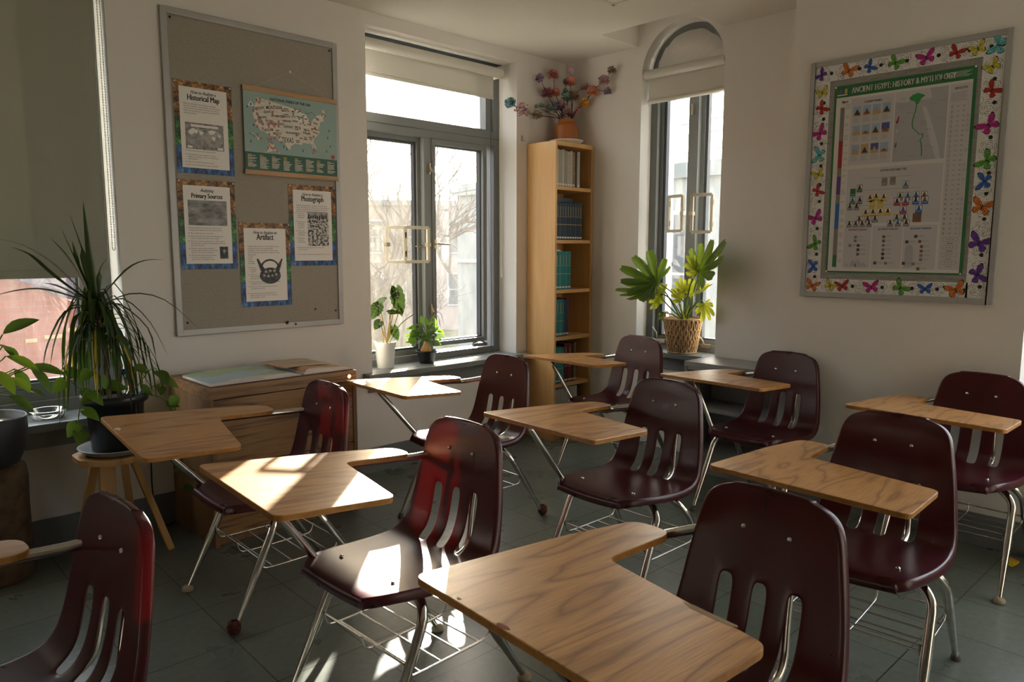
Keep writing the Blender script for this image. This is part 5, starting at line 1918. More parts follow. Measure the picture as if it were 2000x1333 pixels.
def pinmark(x, y, s_=.0055):
    n = 10
    ring = [(x + s_ * math.cos(a), y + s_ * math.sin(a)) for a in [PI * 1.2 - i * PI * 1.4 / n for i in range(n + 1)]]
    m.poly(ring + [(x, y - s_ * 2.0)], .0017, 0)
    m.disc(x, y, s_ * .45, .0019, 1, 8)
for lo, la in [(-123.9, 47.6), (-121.6, 48.6), (-121.7, 46.8), (-122.2, 42.9), (-113.8, 48.6), (-110.6, 44.5), (-110.8, 43.6), (-103.4, 46.9), (-103.4, 43.4), (-102.2, 43.8), (-93, 48.4), (-88.8, 48), (-124.2, 41.2), (-121.5, 40.5), (-119.6, 37.8), (-118.6, 36.6), (-116.9, 36.4), (-116, 34), (-119.5, 34), (-121.2, 36.6), (-114.3, 38.9), (-113, 37.3), (-112.2, 37.6), (-111.2, 38.3), (-109.9, 38.2), (-109.6, 38.8), (-112.1, 36.1), (-109.8, 35.1), (-111.2, 32.2), (-108.5, 37.2), (-107.7, 38.6), (-105.6, 37.8), (-105.7, 40.3), (-106.3, 32.8), (-104.5, 32.2), (-104.9, 31.9), (-103.3, 29.4), (-93.1, 34.5), (-90.2, 38.6), (-86.1, 37.2), (-87.1, 41.6), (-81.6, 41.3), (-78.5, 38.5), (-81, 37.9), (-83.5, 35.6), (-80.8, 33.8), (-80.9, 25.6), (-81.1, 26.3), (-82.9, 24.8), (-68.3, 44.4)]:
    pinmark(*usp(lo, la))
for x, y in [(.072, .206), (.088, .188), (.130, .186), (.145, .190), (.150, .168), (.135, .155), (.128, .142), (.146, .146), (.155, .140), (.165, .146), (.180, .130), (.165, .198)]:
    pinmark(x, y)
m.poly([(.462, .168), (.469, .190), (.476, .168)], .0013, 2)
m.disc(.515, .128, .012, .0013, 0, 16)
m.build('park_marks', ['map_red', 'map_cream', 'map_yellow'], parent=mp_)
m = MB(LM)
rn = random.Random(3)
for c_ in range(8):
    x = .014 + c_ * .0665
    y = .098
    for k in range(13):
        if y < .028 + rn.random() * .012:
            break
        hd = (k == 0) or rn.random() < .22
        L_ = rn.uniform(.018, .024) if hd else rn.uniform(.030, .050)
        m.rect(x, y, x + L_, y + .0026, .0007, 1 if hd else 0)
        y -= .0056
m.rect(W_ - .06, .012, W_ - .01, .014, .0007, 0)
m.build('park_list', ['map_cream', 'map_yellow'], parent=mp_)

# ------------------------------------------------------------------ framed board on the pier
BY0, BY1, BZ0, BZ1 = -2.032, -2.925, 1.132, 2.338
bb = empty('framed_board', (-.356, (BY0 + BY1) / 2, BZ0))
tag(bb, 'grey-framed notice board with a rose and butterfly paper border', 'notice board')
BW, BH = BY0 - BY1, BZ1 - BZ0
LB = Matrix(((0, 0, -1, 0), (-1, 0, 0, BW / 2), (0, 1, 0, 0), (0, 0, 0, 1)))
m = MB(LB)
m.box((.02, .02, 0), (BW - .02, BH - .02, .010))
m.build('fabric_panel', 'linenb', parent=bb) if 'linenb' in M else None
M['linenb'] = linen('grey_linen_board', (.20, .20, .18), (.36, .355, .33))
if not [c for c in bb.children if c.name.startswith('fabric_panel')]:
    m.build('fabric_panel', 'linenb', parent=bb)
m = MB(LB)
for a, b in [((0, 0, 0), (.026, BH, .018)), ((BW - .026, 0, 0), (BW, BH, .018)), ((.026, 0, 0), (BW - .026, .026, .018)), ((.026, BH - .026, 0), (BW - .026, BH, .018))]:
    m.box(a, b)
m.build('board_frame', 'alu', parent=bb, bevel=.003)
bw_ = .078
BC = {'magenta': (.48, .012, .24), 'orange': (.62, .17, .02), 'blue': (.03, .12, .50), 'green': (.10, .35, .03), 'yellow': (.58, .50, .03), 'red': (.45, .02, .015), 'purple': (.13, .03, .32), 'aqua': (.12, .50, .52)}
for k, c in BC.items():
    flat('bf_' + k, c, .5)
def butterfly(m, x, y, s_, rot, mi, blk):
    def T_(P):
        c_, q = math.cos(rot), math.sin(rot)
        return [(x + s_ * (a * c_ - b * q), y + s_ * (a * q + b * c_)) for a, b in P]
    for sg in (-1, 1):
        up = [(0, .02), (sg * .10, .26), (sg * .34, .46), (sg * .62, .56), (sg * .70, .44), (sg * .60, .18), (sg * .36, .00), (0, -.04)]
        lo = [(0, -.02), (sg * .30, -.02), (sg * .50, -.14), (sg * .48, -.36), (sg * .32, -.50), (sg * .16, -.40), (0, -.12)]
        upb = [(a * 1.10, b * 1.10) for a, b in up]
        lob = [(a * 1.10, b * 1.10) for a, b in lo]
        fl_ = (lambda P: P) if sg > 0 else (lambda P: list(reversed(P)))
        m.poly(fl_(T_(upb)), .0006, blk)
        m.poly(fl_(T_(lob)), .0006, blk)
        m.poly(fl_(T_(up)), .0009, mi)
        m.poly(fl_(T_(lo)), .0009, mi)
        m.poly(fl_(T_([(sg * .05, .05), (sg * .40, .36), (sg * .43, .34), (sg * .07, .03)])), .0011, blk)
        m.poly(fl_(T_([(sg * .05, .02), (sg * .50, .20), (sg * .51, .17), (sg * .06, .0)])), .0011, blk)
        m.poly(fl_(T_([(sg * .04, -.06), (sg * .30, -.34), (sg * .33, -.32), (sg * .07, -.04)])), .0011, blk)
    m.poly(T_([(-.035, -.26), (.035, -.26), (.045, .0), (.03, .18), (-.03, .18), (-.045, .0)]), .0013, blk)
fr = .026
kinds = list(BC)
strips = {
 'top': (fr, BH - fr - bw_, BW - fr, BH - fr), 'left': (fr, fr, fr + bw_, BH - fr - bw_), 'right': (BW - fr - bw_ - .008, fr, BW - fr, BH - fr - bw_), 'bottom': (fr + bw_, fr, BW - fr - bw_, fr + bw_ - .008)}
bfl = {
 'top': [('purple', .02, .45, .055, .9), ('orange', .20, .5, .07, -.4), ('blue', .32, .55, .055, -1.0), ('green', .46, .45, .065, -.6), ('magenta', .62, .5, .07, .3), ('red', .77, .5, .06, -.5), ('yellow', .87, .55, .06, .4), ('aqua', .97, .5, .075, 1.2)],
 'left': [('yellow', .5, .955, .055, .3), ('red', .6, .88, .06, -.9), ('magenta', .4, .765, .07, .7), ('aqua', .5, .66, .07, 1.4), ('yellow', .5, .57, .055, .4), ('red', .6, .49, .055, -1.), ('magenta', .4, .36, .07, .5), ('green', .6, .235, .065, 1.1), ('blue', .4, .125, .06, 1.6), ('orange', .45, .03, .065, -.3)],
 'right': [('yellow', .3, .955, .06, .6), ('red', .6, .86, .065, -.8), ('magenta', .4, .72, .078, .7), ('green', .6, .575, .075, 1.0), ('blue', .4, .49, .065, 1.5), ('orange', .4, .385, .08, -.3), ('purple', .4, .235, .085, -.4), ('purple', .6, .10, .075, -1.2)],
 'bottom': [('yellow', .08, .4, .055, -.5), ('red', .17, .45, .06, .2), ('magenta', .38, .35, .065, .2), ('green', .58, .5, .07, -.7), ('blue', .74, .25, .055, .1), ('orange', .93, .5, .075, .4)]}
bmats = ['floral', 'black'] + ['bf_' + k for k in kinds]
for nm, (x0, y0, x1, y1) in strips.items():
    m = MB(LB @ Matrix.Translation((0, 0, .0112)))
    m.rect(x0, y0, x1, y1, 0, 0)
    for (k, fx, fy, s_, rot) in bfl[nm]:
        cx_, cy_ = x0 + (x1 - x0) * fx, y0 + (y1 - y0) * fy
        if nm in ('top', 'bottom'):
            cx_ = min(max(cx_, x0 + .03), x1 - .03)
            cy_ = (y0 + y1) / 2
        else:
            cx_ = (x0 + x1) / 2 + (fx - .5) * .02
            cy_ = min(max(cy_, y0 + .03), y1 - .03)
        butterfly(m, cx_, cy_, s_ * .80, rot, 2 + kinds.index(k), 1)
        m.disc(min(cx_ + (.052 if nm in ('top', 'bottom') else .012), x1 - .012), max(cy_ + (.0 if nm in ('top', 'bottom') else -.055), y0 + .012), .009, .0006, 1, 9)
    rr_ = random.Random(len(nm))
    hor = (x1 - x0) > (y1 - y0)
    Ls = (x1 - x0) if hor else (y1 - y0)
    nro = int(Ls / .085)
    for k2 in range(nro):
        cpos = (k2 + .5) / nro * Ls
        cx_, cy_ = (x0 + cpos, (y0 + y1) / 2 + rr_.uniform(-.008, .008)) if hor else ((x0 + x1) / 2 + rr_.uniform(-.008, .008), y0 + cpos)
        for ring in range(4):
            r1 = .0075 + ring * .0075
            a0 = rr_.uniform(0, 6.28)
            npet = 3 + ring
            for pe in range(npet):
                aa = a0 + 2 * PI * pe / npet
                sp_ = 2 * PI / npet * .92
                prev = None
                for q_ in range(6):
                    t_ = q_ / 5
                    ang = aa + sp_ * t_
                    ra = r1 * (1 + .16 * math.sin(PI * t_))
                    wv = .0017 * math.sin(PI * t_) + .0002
                    A_ = (cx_ + ra * math.cos(ang), cy_ + ra * math.sin(ang))
                    B_ = (cx_ + (ra + wv) * math.cos(ang), cy_ + (ra + wv) * math.sin(ang))
                    ok_ = x0 + .001 < B_[0] < x1 - .001 and y0 + .001 < B_[1] < y1 - .001
                    if prev and ok_ and prev[2]:
                        m.poly([prev[0], prev[1], B_, A_], .0004, 1)
                    prev = (A_, B_, ok_)
    m.build('border_strip', bmats, parent=bb)
# Egypt poster
EY, EZ, EW, EH = -2.163, 1.262, .632, .940
ep = empty('history_poster', (-.356, EY, EZ))
tag(ep, 'large green-headed history chart of ancient Egypt pinned inside the butterfly border', 'poster')
LE = Matrix(((0, 0, -1, -.0125), (-1, 0, 0, 0), (0, 1, 0, 0), (0, 0, 0, 1)))
for k, c in {'eg_green': (.025, .16, .05), 'eg_paper': (.66, .63, .61), 'eg_panel': (.54, .52, .53), 'eg_grey': (.22, .20, .17), 'eg_red': (.34, .02, .03), 'eg_blue': (.02, .13, .42), 'eg_purple': (.09, .04, .22), 'eg_yellow': (.62, .42, .03), 'eg_sand': (.48, .32, .15), 'eg_sky': (.30, .42, .58), 'eg_dsky': (.06, .09, .32), 'eg_dark': (.05, .045, .04), 'eg_map': (.42, .41, .43), 'eg_line': (.30, .29, .28), 'eg_brown': (.20, .10, .05), 'eg_nile': (.03, .26, .06), 'eg_white': (.74, .72, .68)}.items():
    flat(k, c, .45)
m = MB(LE)
m.rect(0, 0, EW, EH, 0, 0)
m.rect(.010, .008, EW - .014, EH - .058, .0003, 1)
m.build('sheet', ['eg_green', 'eg_paper'], parent=ep)
m = MB(LE)
for q_ in (-.0009, -.0003, .0003, .0009):
    m.text('ANCIENT EGYPT: HISTORY & MYTHOLOGY', EW * .50 + q_, EH - .043, .040, .0008 + abs(q_) * .1, 0, sx=.595, align='CENTER')
for k in range(5):
    m.rect(EW - .125, EH - .018 - k * .0055, EW - .02 - (k % 3) * .01, EH - .0165 - k * .0055, .0008, 0)
m.build('title', 'eg_white', parent=ep)
em = ['eg_panel', 'eg_line', 'eg_grey', 'eg_red', 'eg_blue', 'eg_purple', 'eg_yellow', 'eg_sand', 'eg_sky', 'eg_dsky', 'eg_dark', 'eg_map', 'eg_green', 'eg_brown', 'eg_nile', 'eg_white', 'black']
EI = {k: i for i, k in enumerate(em)}
m = MB(LE)
def er(fx0, fy0, fx1, fy1, k, c=.0006):
    m.rect(fx0 * EW, (1 - fy1) * EH, fx1 * EW, (1 - fy0) * EH, c, EI[k])
# logo blocks
for i, k in enumerate(('eg_brown', 'eg_blue', 'eg_yellow')):
    er(.035 + i * .022, .018, .053 + i * .022, .042, k, .0007)
er(.02, .046, .10, .051, 'eg_white', .0007)
# panels
er(.135, .075, .455, .425, 'eg_panel')
er(.465, .075, .825, .425, 'eg_map')
er(.135, .445, .825, .735, 'eg_panel')
for a, b in ((.135, .345), (.355, .575), (.585, .815)):
    er(a, .750, b, .975, 'eg_panel')
er(.835, .075, .975, .975, 'eg_panel')
# timeline bar
for (a, b, k) in [(.115, .290, 'eg_grey'), (.290, .435, 'eg_red'), (.435, .480, 'eg_grey'), (.480, .575, 'eg_purple'), (.575, .625, 'eg_grey'), (.625, .760, 'eg_blue'), (.760, .905, 'eg_grey'), (.905, .970, 'eg_green')]:
    er(.052, a, .085, b, k, .0008)
rn = random.Random(11)
def textlines(fx0, fy0, fx1, n, dy=.0085, h_=.0028, k='eg_line'):
    for i in range(n):
        er(fx0, fy0 + i * dy, fx0 + (fx1 - fx0) * rn.uniform(.7, 1), fy0 + i * dy + h_, k, .0009)
y = .10
while y < .95:
    n_ = rn.randint(1, 4)
    textlines(.092, y, .130, n_, .0075, .0022)
    y += n_ * .0075 + rn.uniform(.012, .035)
# 12 pyramids
for r_ in range(3):
    for c_ in range(4):
        fx, fy = .155 + c_ * .073, .118 + r_ * .100
        er(fx, fy, fx + .058, fy + .052, 'eg_dsky' if (r_, c_) in ((1, 3), (2, 2)) else ('eg_sand' if (r_, c_) == (2, 1) else 'eg_sky'), .0008)
        er(fx, fy + .034, fx + .058, fy + .052, 'eg_sand', .0009)
        x0_, yb_ = (fx + .006) * EW, (1 - fy - .046) * EH
        pk = [(x0_, yb_), (x0_ + .029, yb_), (x0_ + .0145, yb_ + .030 * (1 if (r_, c_) not in ((1, 1), (2, 3)) else .5))]
        m.poly(pk, .0010, EI['eg_dark' if (r_ + c_) % 3 == 0 else 'eg_brown' if c_ % 2 else 'eg_sand'])
        textlines(fx, fy + .058, fx + .058, 4, .0075, .0022)
# map with river
def epoly(P, k, c=.0009):
    m.poly([(a * EW, (1 - b) * EH) for a, b in P], c, EI[k])
epoly([(.465, .075), (.70, .075), (.72, .125), (.62, .130), (.59, .118), (.55, .132), (.465, .125)], 'eg_panel', .0007)
epoly([(.655, .165), (.68, .16), (.73, .25), (.78, .36), (.80, .425), (.77, .425), (.72, .33), (.69, .24)], 'eg_panel', .0008)
epoly([(.560, .112), (.585, .098), (.620, .092), (.655, .102), (.672, .108), (.645, .122), (.628, .146), (.612, .148), (.600, .128), (.575, .124)], 'eg_nile')
rv = [(.616, .145), (.612, .175), (.60, .205), (.592, .235), (.598, .262), (.632, .285), (.652, .30), (.668, .292), (.672, .31), (.655, .325), (.664, .345), (.670, .37), (.672, .405)]
for (a, b), (c_, d_) in zip(rv, rv[1:]):
    epoly([(a - .004, b), (a + .004, b), (c_ + .004, d_), (c_ - .004, d_)], 'eg_nile')
m.text('LOWER', .49 * EW, (1 - .152) * EH, .011, .0009, EI['eg_line'], sx=.8)
m.text('EGYPT', .49 * EW, (1 - .166) * EH, .011, .0009, EI['eg_line'], sx=.8)
m.text('UPPER', .65 * EW, (1 - .240) * EH, .011, .0009, EI['eg_line'], sx=.8)
m.text('EGYPT', .65 * EW, (1 - .254) * EH, .011, .0009, EI['eg_line'], sx=.8)
for (a, b) in [(.62, .135), (.50, .11), (.55, .185), (.58, .21), (.50, .225), (.68, .275), (.69, .31), (.62, .33), (.68, .355), (.70, .15), (.76, .14), (.77, .225), (.72, .365), (.58, .40)]:
    er(a, b, a + rn.uniform(.03, .06), b + .0025, 'eg_line', .0010)
epoly([(.475, .225), (.485, .212), (.492, .195), (.500, .200), (.495, .222), (.487, .236)], 'eg_red')
epoly([(.475, .345), (.482, .330), (.490, .322), (.492, .340), (.486, .358)], 'eg_brown')
epoly([(.48, .27), (.487, .255), (.492, .268), (.486, .282)], 'eg_panel')
textlines(.47, .240, .50, 3, .007, .002)
textlines(.47, .362, .50, 3, .007, .002)
m.text('12 LARGEST PYRAMIDS', .30 * EW, (1 - .105) * EH, .013, .0009, EI['eg_dark'], sx=.62, bold=.0004, align='CENTER')
m.text('TIMELINE', .085 * EW, (1 - .092) * EH, .013, .0009, EI['eg_dark'], sx=.60, bold=.0004, align='CENTER')
m.text('HIEROGLYPHS', .905 * EW, (1 - .100) * EH, .013, .0009, EI['eg_dark'], sx=.62, bold=.0004, align='CENTER')
m.text('EGYPTIAN GODS FAMILY TREE', .48 * EW, (1 - .468) * EH, .014, .0009, EI['eg_dark'], sx=.62, bold=.0004, align='CENTER')
m.text('4th DYNASTY PHARAOHS', .240 * EW, (1 - .772) * EH, .0125, .0009, EI['eg_red'], sx=.62, bold=.0004, align='CENTER')
m.text('12th DYNASTY PHARAOHS', .465 * EW, (1 - .772) * EH, .0125, .0009, EI['eg_purple'], sx=.62, bold=.0004, align='CENTER')
m.text('18th DYNASTY PHARAOHS', .700 * EW, (1 - .772) * EH, .0125, .0009, EI['eg_blue'], sx=.62, bold=.0004, align='CENTER')
def card(fx, fy, k, w=.042, h_=.044, blank=False):
    fy = .450 + (fy - .450) * .86
    h_ = h_ * .92
    er(fx, fy, fx + w, fy + h_, k, .0009)
    if not blank:
        er(fx + .004, fy + .003, fx + w - .004, fy + h_ * .62, 'eg_white', .0011)
        cx_ = (fx + w / 2) * EW
        yb_ = (1 - fy - h_ * .62) * EH
        c2 = rn.choice(['eg_dark', 'eg_brown', 'eg_blue', 'eg_dark'])
        m.poly([(cx_ - .009, yb_), (cx_ + .009, yb_), (cx_ + .005, yb_ + .010), (cx_ + .004, yb_ + .019), (cx_ - .004, yb_ + .019), (cx_ - .006, yb_ + .010)], .0013, EI[c2])
    er(fx + .006, fy + h_ * .74, fx + w - .006, fy + h_ * .79, 'eg_panel', .0011)
G = 'eg_grey'
for fx, fy, k, bl in [(.40, .480, G, 1), (.46, .478, G, 1), (.165, .535, 'eg_green', 1), (.215, .512, 'eg_green', 0), (.555, .505, G, 0), (.165, .585, 'eg_green', 0), (.222, .585, G, 0),
                      (.300, .575, 'eg_yellow', 0), (.345, .568, 'eg_yellow', 0), (.402, .573, 'eg_yellow', 0), (.520, .572, G, 0), (.575, .572, G, 0), (.632, .570, G, 0), (.690, .572, G, 0)]:
    card(fx, fy + .03, k, blank=bl)
for fx, fy, k, bl in [(.148, .668, G, 0), (.200, .668, G, 0), (.318, .652, 'eg_yellow', 1), (.378, .652, 'eg_yellow', 1), (.318, .680, 'eg_yellow', 1), (.378, .680, 'eg_yellow', 1)]:
    card(fx, fy - .012, k, h_=.022 if bl else .040, blank=bl)
for fx, fy, k in [(.498, .640, 'eg_red'), (.558, .640, 'eg_red'), (.630, .637, 'eg_blue'), (.692, .637, 'eg_blue'), (.545, .690, 'eg_red'), (.655, .688, 'eg_blue'), (.270, .700, 'eg_yellow'), (.325, .698, 'eg_yellow'), (.380, .697, 'eg_yellow'), (.435, .697, 'eg_yellow')]:
    card(fx, fy - .006, k, w=.048, h_=.044)
for fx, fy in [(.225, .748), (.290, .748), (.345, .747), (.505, .745), (.560, .745)]:
    card(fx, fy - .012, G, w=.045, h_=.040)
for fx in (.150, .200, .250, .302, .460, .515, .575):
    card(fx, .765, G, w=.044, h_=.038)
for a, b, c_, d_ in [(.25, .497, .62, .499), (.24, .560, .68, .562), (.20, .640, .70, .642)]:
    er(a, b, c_, d_, 'eg_line', .0008)
er(.640, .690, .700, .735, 'eg_brown', .0012)
# pharaoh entries
for (fx, ys) in [(.215, [.80, .82]), (.175, [.845]), (.240, [.845, .868, .892]), (.430, [.80, .822, .845, .868, .89, .912]), (.375, [.938]), (.455, [.938]), (.660, [.80]), (.60, [.828]), (.69, [.826]), (.705, [.852, .875, .897, .918]), (.585, [.938]), (.655, [.940]), (.69, [.965])]:
    for y in ys:
        er(fx, y, fx + .022, y + .015, rn.choice(['eg_dark', 'eg_brown', 'eg_grey']), .0010)
        textlines(fx + .026, y + .002, fx + .075, 2, .006, .002)
for P in ([(.150, .965), (.165, .945), (.180, .965)], [(.185, .965), (.215, .925), (.245, .965)], [(.225, .965), (.255, .918), (.29, .965)], [(.275, .965), (.295, .94), (.33, .965)]):
    epoly(P, 'eg_map', .0010)
epoly([(.60, .965), (.60, .875), (.61, .855), (.63, .848), (.65, .855), (.66, .875), (.66, .93), (.66, .965)], 'eg_map', .0008)
# glyph column
textlines(.845, .115, .965, 6, .0075, .0022)
y = .175
while y < .62:
    er(.850, y, .862, y + .014, 'eg_line', .0010)
    er(.853, y + .003, .859, y + .011, 'eg_panel', .0012)
    er(.885, y + .005, .905, y + .008, 'eg_line', .0010)
    er(.925, y + .004, .940, y + .009, 'eg_line', .0010)
    if rn.random() < .4:
        textlines(.950, y, .975, 3, .006, .002)
    y += .0235
while y < .80:
    er(.850, y, .862, y + .010, 'eg_line', .0010)
    er(.890, y + .003, .905, y + .008, 'eg_line', .0010)
    er(.930, y + .004, .945, y + .008, 'eg_line', .0010)
    textlines(.955, y, .972, 3, .006, .002, 'eg_red' if rn.random() < .3 else 'eg_line')
    y += .024
for k in range(4):
    y = .825 + k * .038
    for (r_, c_, kk) in ((1, .0009, 'eg_line'), (.82, .0011, 'eg_panel')):
        P = []
        for i in range(20):
            a = 2 * PI * i / 20
            P.append((.905 * EW + math.copysign(.022, math.cos(a)) + .010 * r_ * math.cos(a), (1 - y) * EH + .0105 * r_ * math.sin(a)))
        m.poly(P, c_, EI[kk])
    for gx_ in (.885, .905, .925):
        m.disc(gx_ * EW, (1 - y) * EH, .0035, .0013, EI['eg_line'], 6)
    er(.885, y + .018, .925, y + .021, 'eg_red' if k < 2 else 'eg_line', .0010)
m.build('chart_print', em, parent=ep)
m = MB(LE)
for a, b in ((.006, EH - .006), (EW - .006, EH - .006), (.006, .006), (EW - .006, .006)):
    m.disc(a, b, .0045, .005, 0, 12)
m.build('drawing_pin', 'white', parent=ep)

# ------------------------------------------------------------------ low grey shelf in the alcove
GX0, GX1, GY0, GY1, GZ = -.314, -.004, -1.290, -1.922, .690
gs = empty('low_shelf', ((GX0 + GX1) / 2, (GY0 + GY1) / 2, 0))
tag(gs, 'low grey-painted open shelf unit beneath and beside the arched window', 'shelf unit')
TG = Matrix.Translation((-(GX0 + GX1) / 2, -(GY0 + GY1) / 2, 0))
def gpart(name, a, b):
    m = MB(TG)
    bx(m, a, b)
    m.build(name, 'shelfgrey', parent=gs, bevel=.003)
gpart('top_panel', (GX0, GY0, GZ - .028), (GX1, GY1, GZ))
gpart('side_panel', (GX0, GY0, 0), (GX1, GY0 - .022, GZ - .028))
gpart('side_panel', (GX0, GY1 + .022, 0), (GX1, GY1, GZ - .028))
gpart('back_panel', (GX1 - .01, GY0 - .022, 0), (GX1, GY1 + .022, GZ - .028))
gpart('shelf', (GX0 + .01, GY0 - .022, .388), (GX1 - .01, GY1 + .022, .412))
gpart('plinth', (GX0 + .004, GY0 - .022, 0), (GX1 - .01, GY1 + .022, .135))
gpart('face_rail', (GX0 + .002, GY0 - .022, GZ - .052), (GX0 + .02, GY1 + .022, GZ - .028))
# outlet
m = MB()
m.box((-.362, -2.615, .515), (-.356, -2.545, .630))
o = m.build('wall_outlet', 'plate', bevel=.002)
tag(o, 'cream electrical outlet plate low on the wall below the framed board', 'outlet')
m = MB()
for z in (.548, .597):
    m.box((-.3635, -2.594, z - .012), (-.362, -2.566, z + .012))
m.build('socket', 'white', parent=o)
# wrapper on the floor
P0 = Vector((-.50, -3.10, 0))
m = MB()
pts = [(-.045, -.02, .004), (.0, -.035, .012), (.05, -.025, .003), (.055, .01, .010), (.01, .03, .004), (-.05, .018, .011), (.0, .0, .016)]
m.add(pts, [(0, 1, 6), (1, 2, 6), (2, 3, 6), (3, 4, 6), (4, 5, 6), (5, 0, 6)])
o = m.build('snack_wrapper', 'yellow', loc=P0, solid=.001)
tag(o, 'small crumpled yellow snack wrapper on the floor at the far right', 'wrapper')
m = MB()
m.add([(.03, -.02, .0065), (.052, -.022, .006), (.056, .005, .0115), (.035, .008, .0115)], [(0, 1, 2, 3)])
m.build('orange_corner', 'orangew', parent=o)

# ------------------------------------------------------------------ plants
def blade(m, pts, w, mi=0, fold=.25, n=7, up=(0, 0, 1), tipw=.0, taper=.35):
    """strap leaf along a path, widest near the lower third"""
    P = smooth_path(pts, max(2, n // (len(pts) - 1)))
    k = len(P)
    vs = []
    for i, p in enumerate(P):
        t = i / (k - 1)
        d = (P[min(k - 1, i + 1)] - P[max(0, i - 1)]).normalized()
        s_ = d.cross(Vector(up))
        if s_.length < .2:
            s_ = d.cross(Vector((.3, 1, 0)))
        s_.normalize()
        nn = s_.cross(d).normalized()
        ww = w * (min(1, .45 + t / taper * .55) if t < taper else max(tipw, (1 - (t - taper) / (1 - taper)) ** .75))
        vs += [p - s_ * ww / 2 + nn * ww * fold, p, p + s_ * ww / 2 + nn * ww * fold]
    fs = []
    for i in range(k - 1):
        a = i * 3
        fs += [(a, a + 1, a + 4, a + 3), (a + 1, a + 2, a + 5, a + 4)]
    m.add(vs, fs, mi, True)
def outline_leaf(m, base, tip, nrm, width, prof, mi=0, sag=.1, fold=.15, wave=0, seed=0, veins=None):
    """leaf blade from a half-outline profile [(t, w)], t along the midrib 0..1"""
    rnd = random.Random(seed)
    base, tip = Vector(base), Vector(tip)
    d = tip - base
    L = d.length
    dn = d.normalized()
    s_ = dn.cross(Vector(nrm)).normalized()
    nn = s_.cross(dn).normalized()
    def mid(t):
        return base + d * t + nn * (sag * L * (t - t * t) * 4 * .5)
    vs, fs = [], []
    k = len(prof)
    for i, (t, w) in enumerate(prof):
        tm = min(1, max(0, t))
        c = mid(tm)
        e = base + d * t + nn * (sag * L * (tm - tm * tm) * 2)
        wob = rnd.uniform(-1, 1) * wave * L
        vs += [e - s_ * w * width + nn * (fold * w * width + wob), c, e + s_ * w * width + nn * (fold * w * width - wob)]
        # halfway points for a rounder section
    for i in range(k - 1):
        a = i * 3
        fs += [(a, a + 1, a + 4, a + 3), (a + 1, a + 2, a + 5, a + 4)]
    m.add(vs, fs, mi, True)
    if veins is not None:
        def strip(p, q, w1, w2, mi_):
            dd = (q - p).normalized()
            ss = dd.cross(nn).normalized()
            for off in (.0012, -.0012):
                m.add([p - ss * w1 + nn * off, p + ss * w1 + nn * off, q + ss * w2 + nn * off, q - ss * w2 + nn * off], [(0, 1, 2, 3)], mi_)
        for i in range(8):
            strip(mid(i / 8), mid((i + 1) / 8), .006 * L * 1.3, .005 * L, veins)
        for i in range(2, k - 1, 2):
            t, w = prof[i]
            c = mid(max(0, t - .12))
            for sg in (-1, 1):
                e = base + d * t + nn * (sag * L * (t - t * t) * 2) + s_ * sg * w * width * .93 + nn * fold * w * width
                strip(c, e, .009 * L, .003 * L, veins)
    return mid
def lobed(k=6, depth=.5, seed=0):
    rnd = random.Random(seed)
    pr = [(-.08, .10), (-.14, .42), (-.02, .62)]
    for i in range(k):
        t = .05 + i / k * .86
        wmax = (1 - (i / k) ** 1.6 * .72) * rnd.uniform(.88, 1.1)
        st = .86 / k
        pr += [(t, wmax * (1 - depth)), (t + st * .30, wmax * .97), (t + st * .42, wmax * .84), (t + st * .58, wmax * 1.0), (t + st * .80, wmax * .80)]
    pr += [(.94, .16), (1.0, .02)]
    return pr
def fan_leaf(m, base, tip, nrm, width, nl, mi, seed):
    """deeply lobed blade: finger lobes radiating from the petiole"""
    rnd = random.Random(seed)
    base, tip = Vector(base), Vector(tip)
    L = (tip - base).length
    d = (tip - base).normalized()
    s_ = d.cross(Vector(nrm)).normalized()
    nn = s_.cross(d).normalized()
    wr = width * 1.25 / L
    n = nl * 8
    A = 2.25
    sizes = [rnd.uniform(.86, 1.08) for _ in range(nl + 2)]
    ring, inner = [], []
    for i in range(n + 1):
        th = -A + 2 * A * i / n
        ph = (i / n) * nl
        lob = abs(math.sin(PI * ph)) ** .55
        env = (.62 + .38 * math.cos(th * .8)) * sizes[min(nl - 1, int(ph))]
        r_ = L * env * (.46 + .54 * lob) * (1 + .035 * math.sin(i * 2.4))
        along, side = math.cos(th), math.sin(th)
        k_ = 1.0 if along > 0 else .55
        p = base + d * (r_ * along * k_) + s_ * (r_ * side * wr * 1.15) + nn * (.10 * r_ * (lob - .5) + .10 * r_ * abs(side) - .12 * r_ * max(0, along) ** 2)
        ring.append(p)
        inner.append(base + (p - base) * .42 - nn * .012 * (1 if i % 8 in (0, 1, 7) else -1))
    vs = [base] + inner + ring
    k = n + 1
    fs = [(0, 1 + i, 2 + i) for i in range(n)] + [(1 + i, 1 + k + i, 2 + k + i, 2 + i) for i in range(n)]
    m.add(vs, fs, mi, True)
OVAL = [(0, .0), (.08, .38), (.2, .74), (.38, 1), (.55, .96), (.72, .74), (.87, .42), (.96, .15), (1, 0)]
HEART = [(-.14, .30), (-.12, .62), (.0, .88), (.15, 1), (.35, .95), (.55, .75), (.75, .46), (.9, .2), (1, .0)]
ARROW = [(-.22, .18), (-.20, .42), (-.08, .62), (.04, .78), (.12, .70), (.22, .86), (.32, .76), (.42, .80), (.52, .64), (.62, .64), (.72, .44), (.82, .36), (.92, .14), (1.0, .0)]
def pot(m, prof, c=(0, 0, 0), n=36, mi=0, ribs=0):
    m.lathe(prof, c, n, mi, True, ribs)

# -- cane plant with arching strap leaves, on the pine stool
DX, DY = -3.315, -.345
SZ = .498
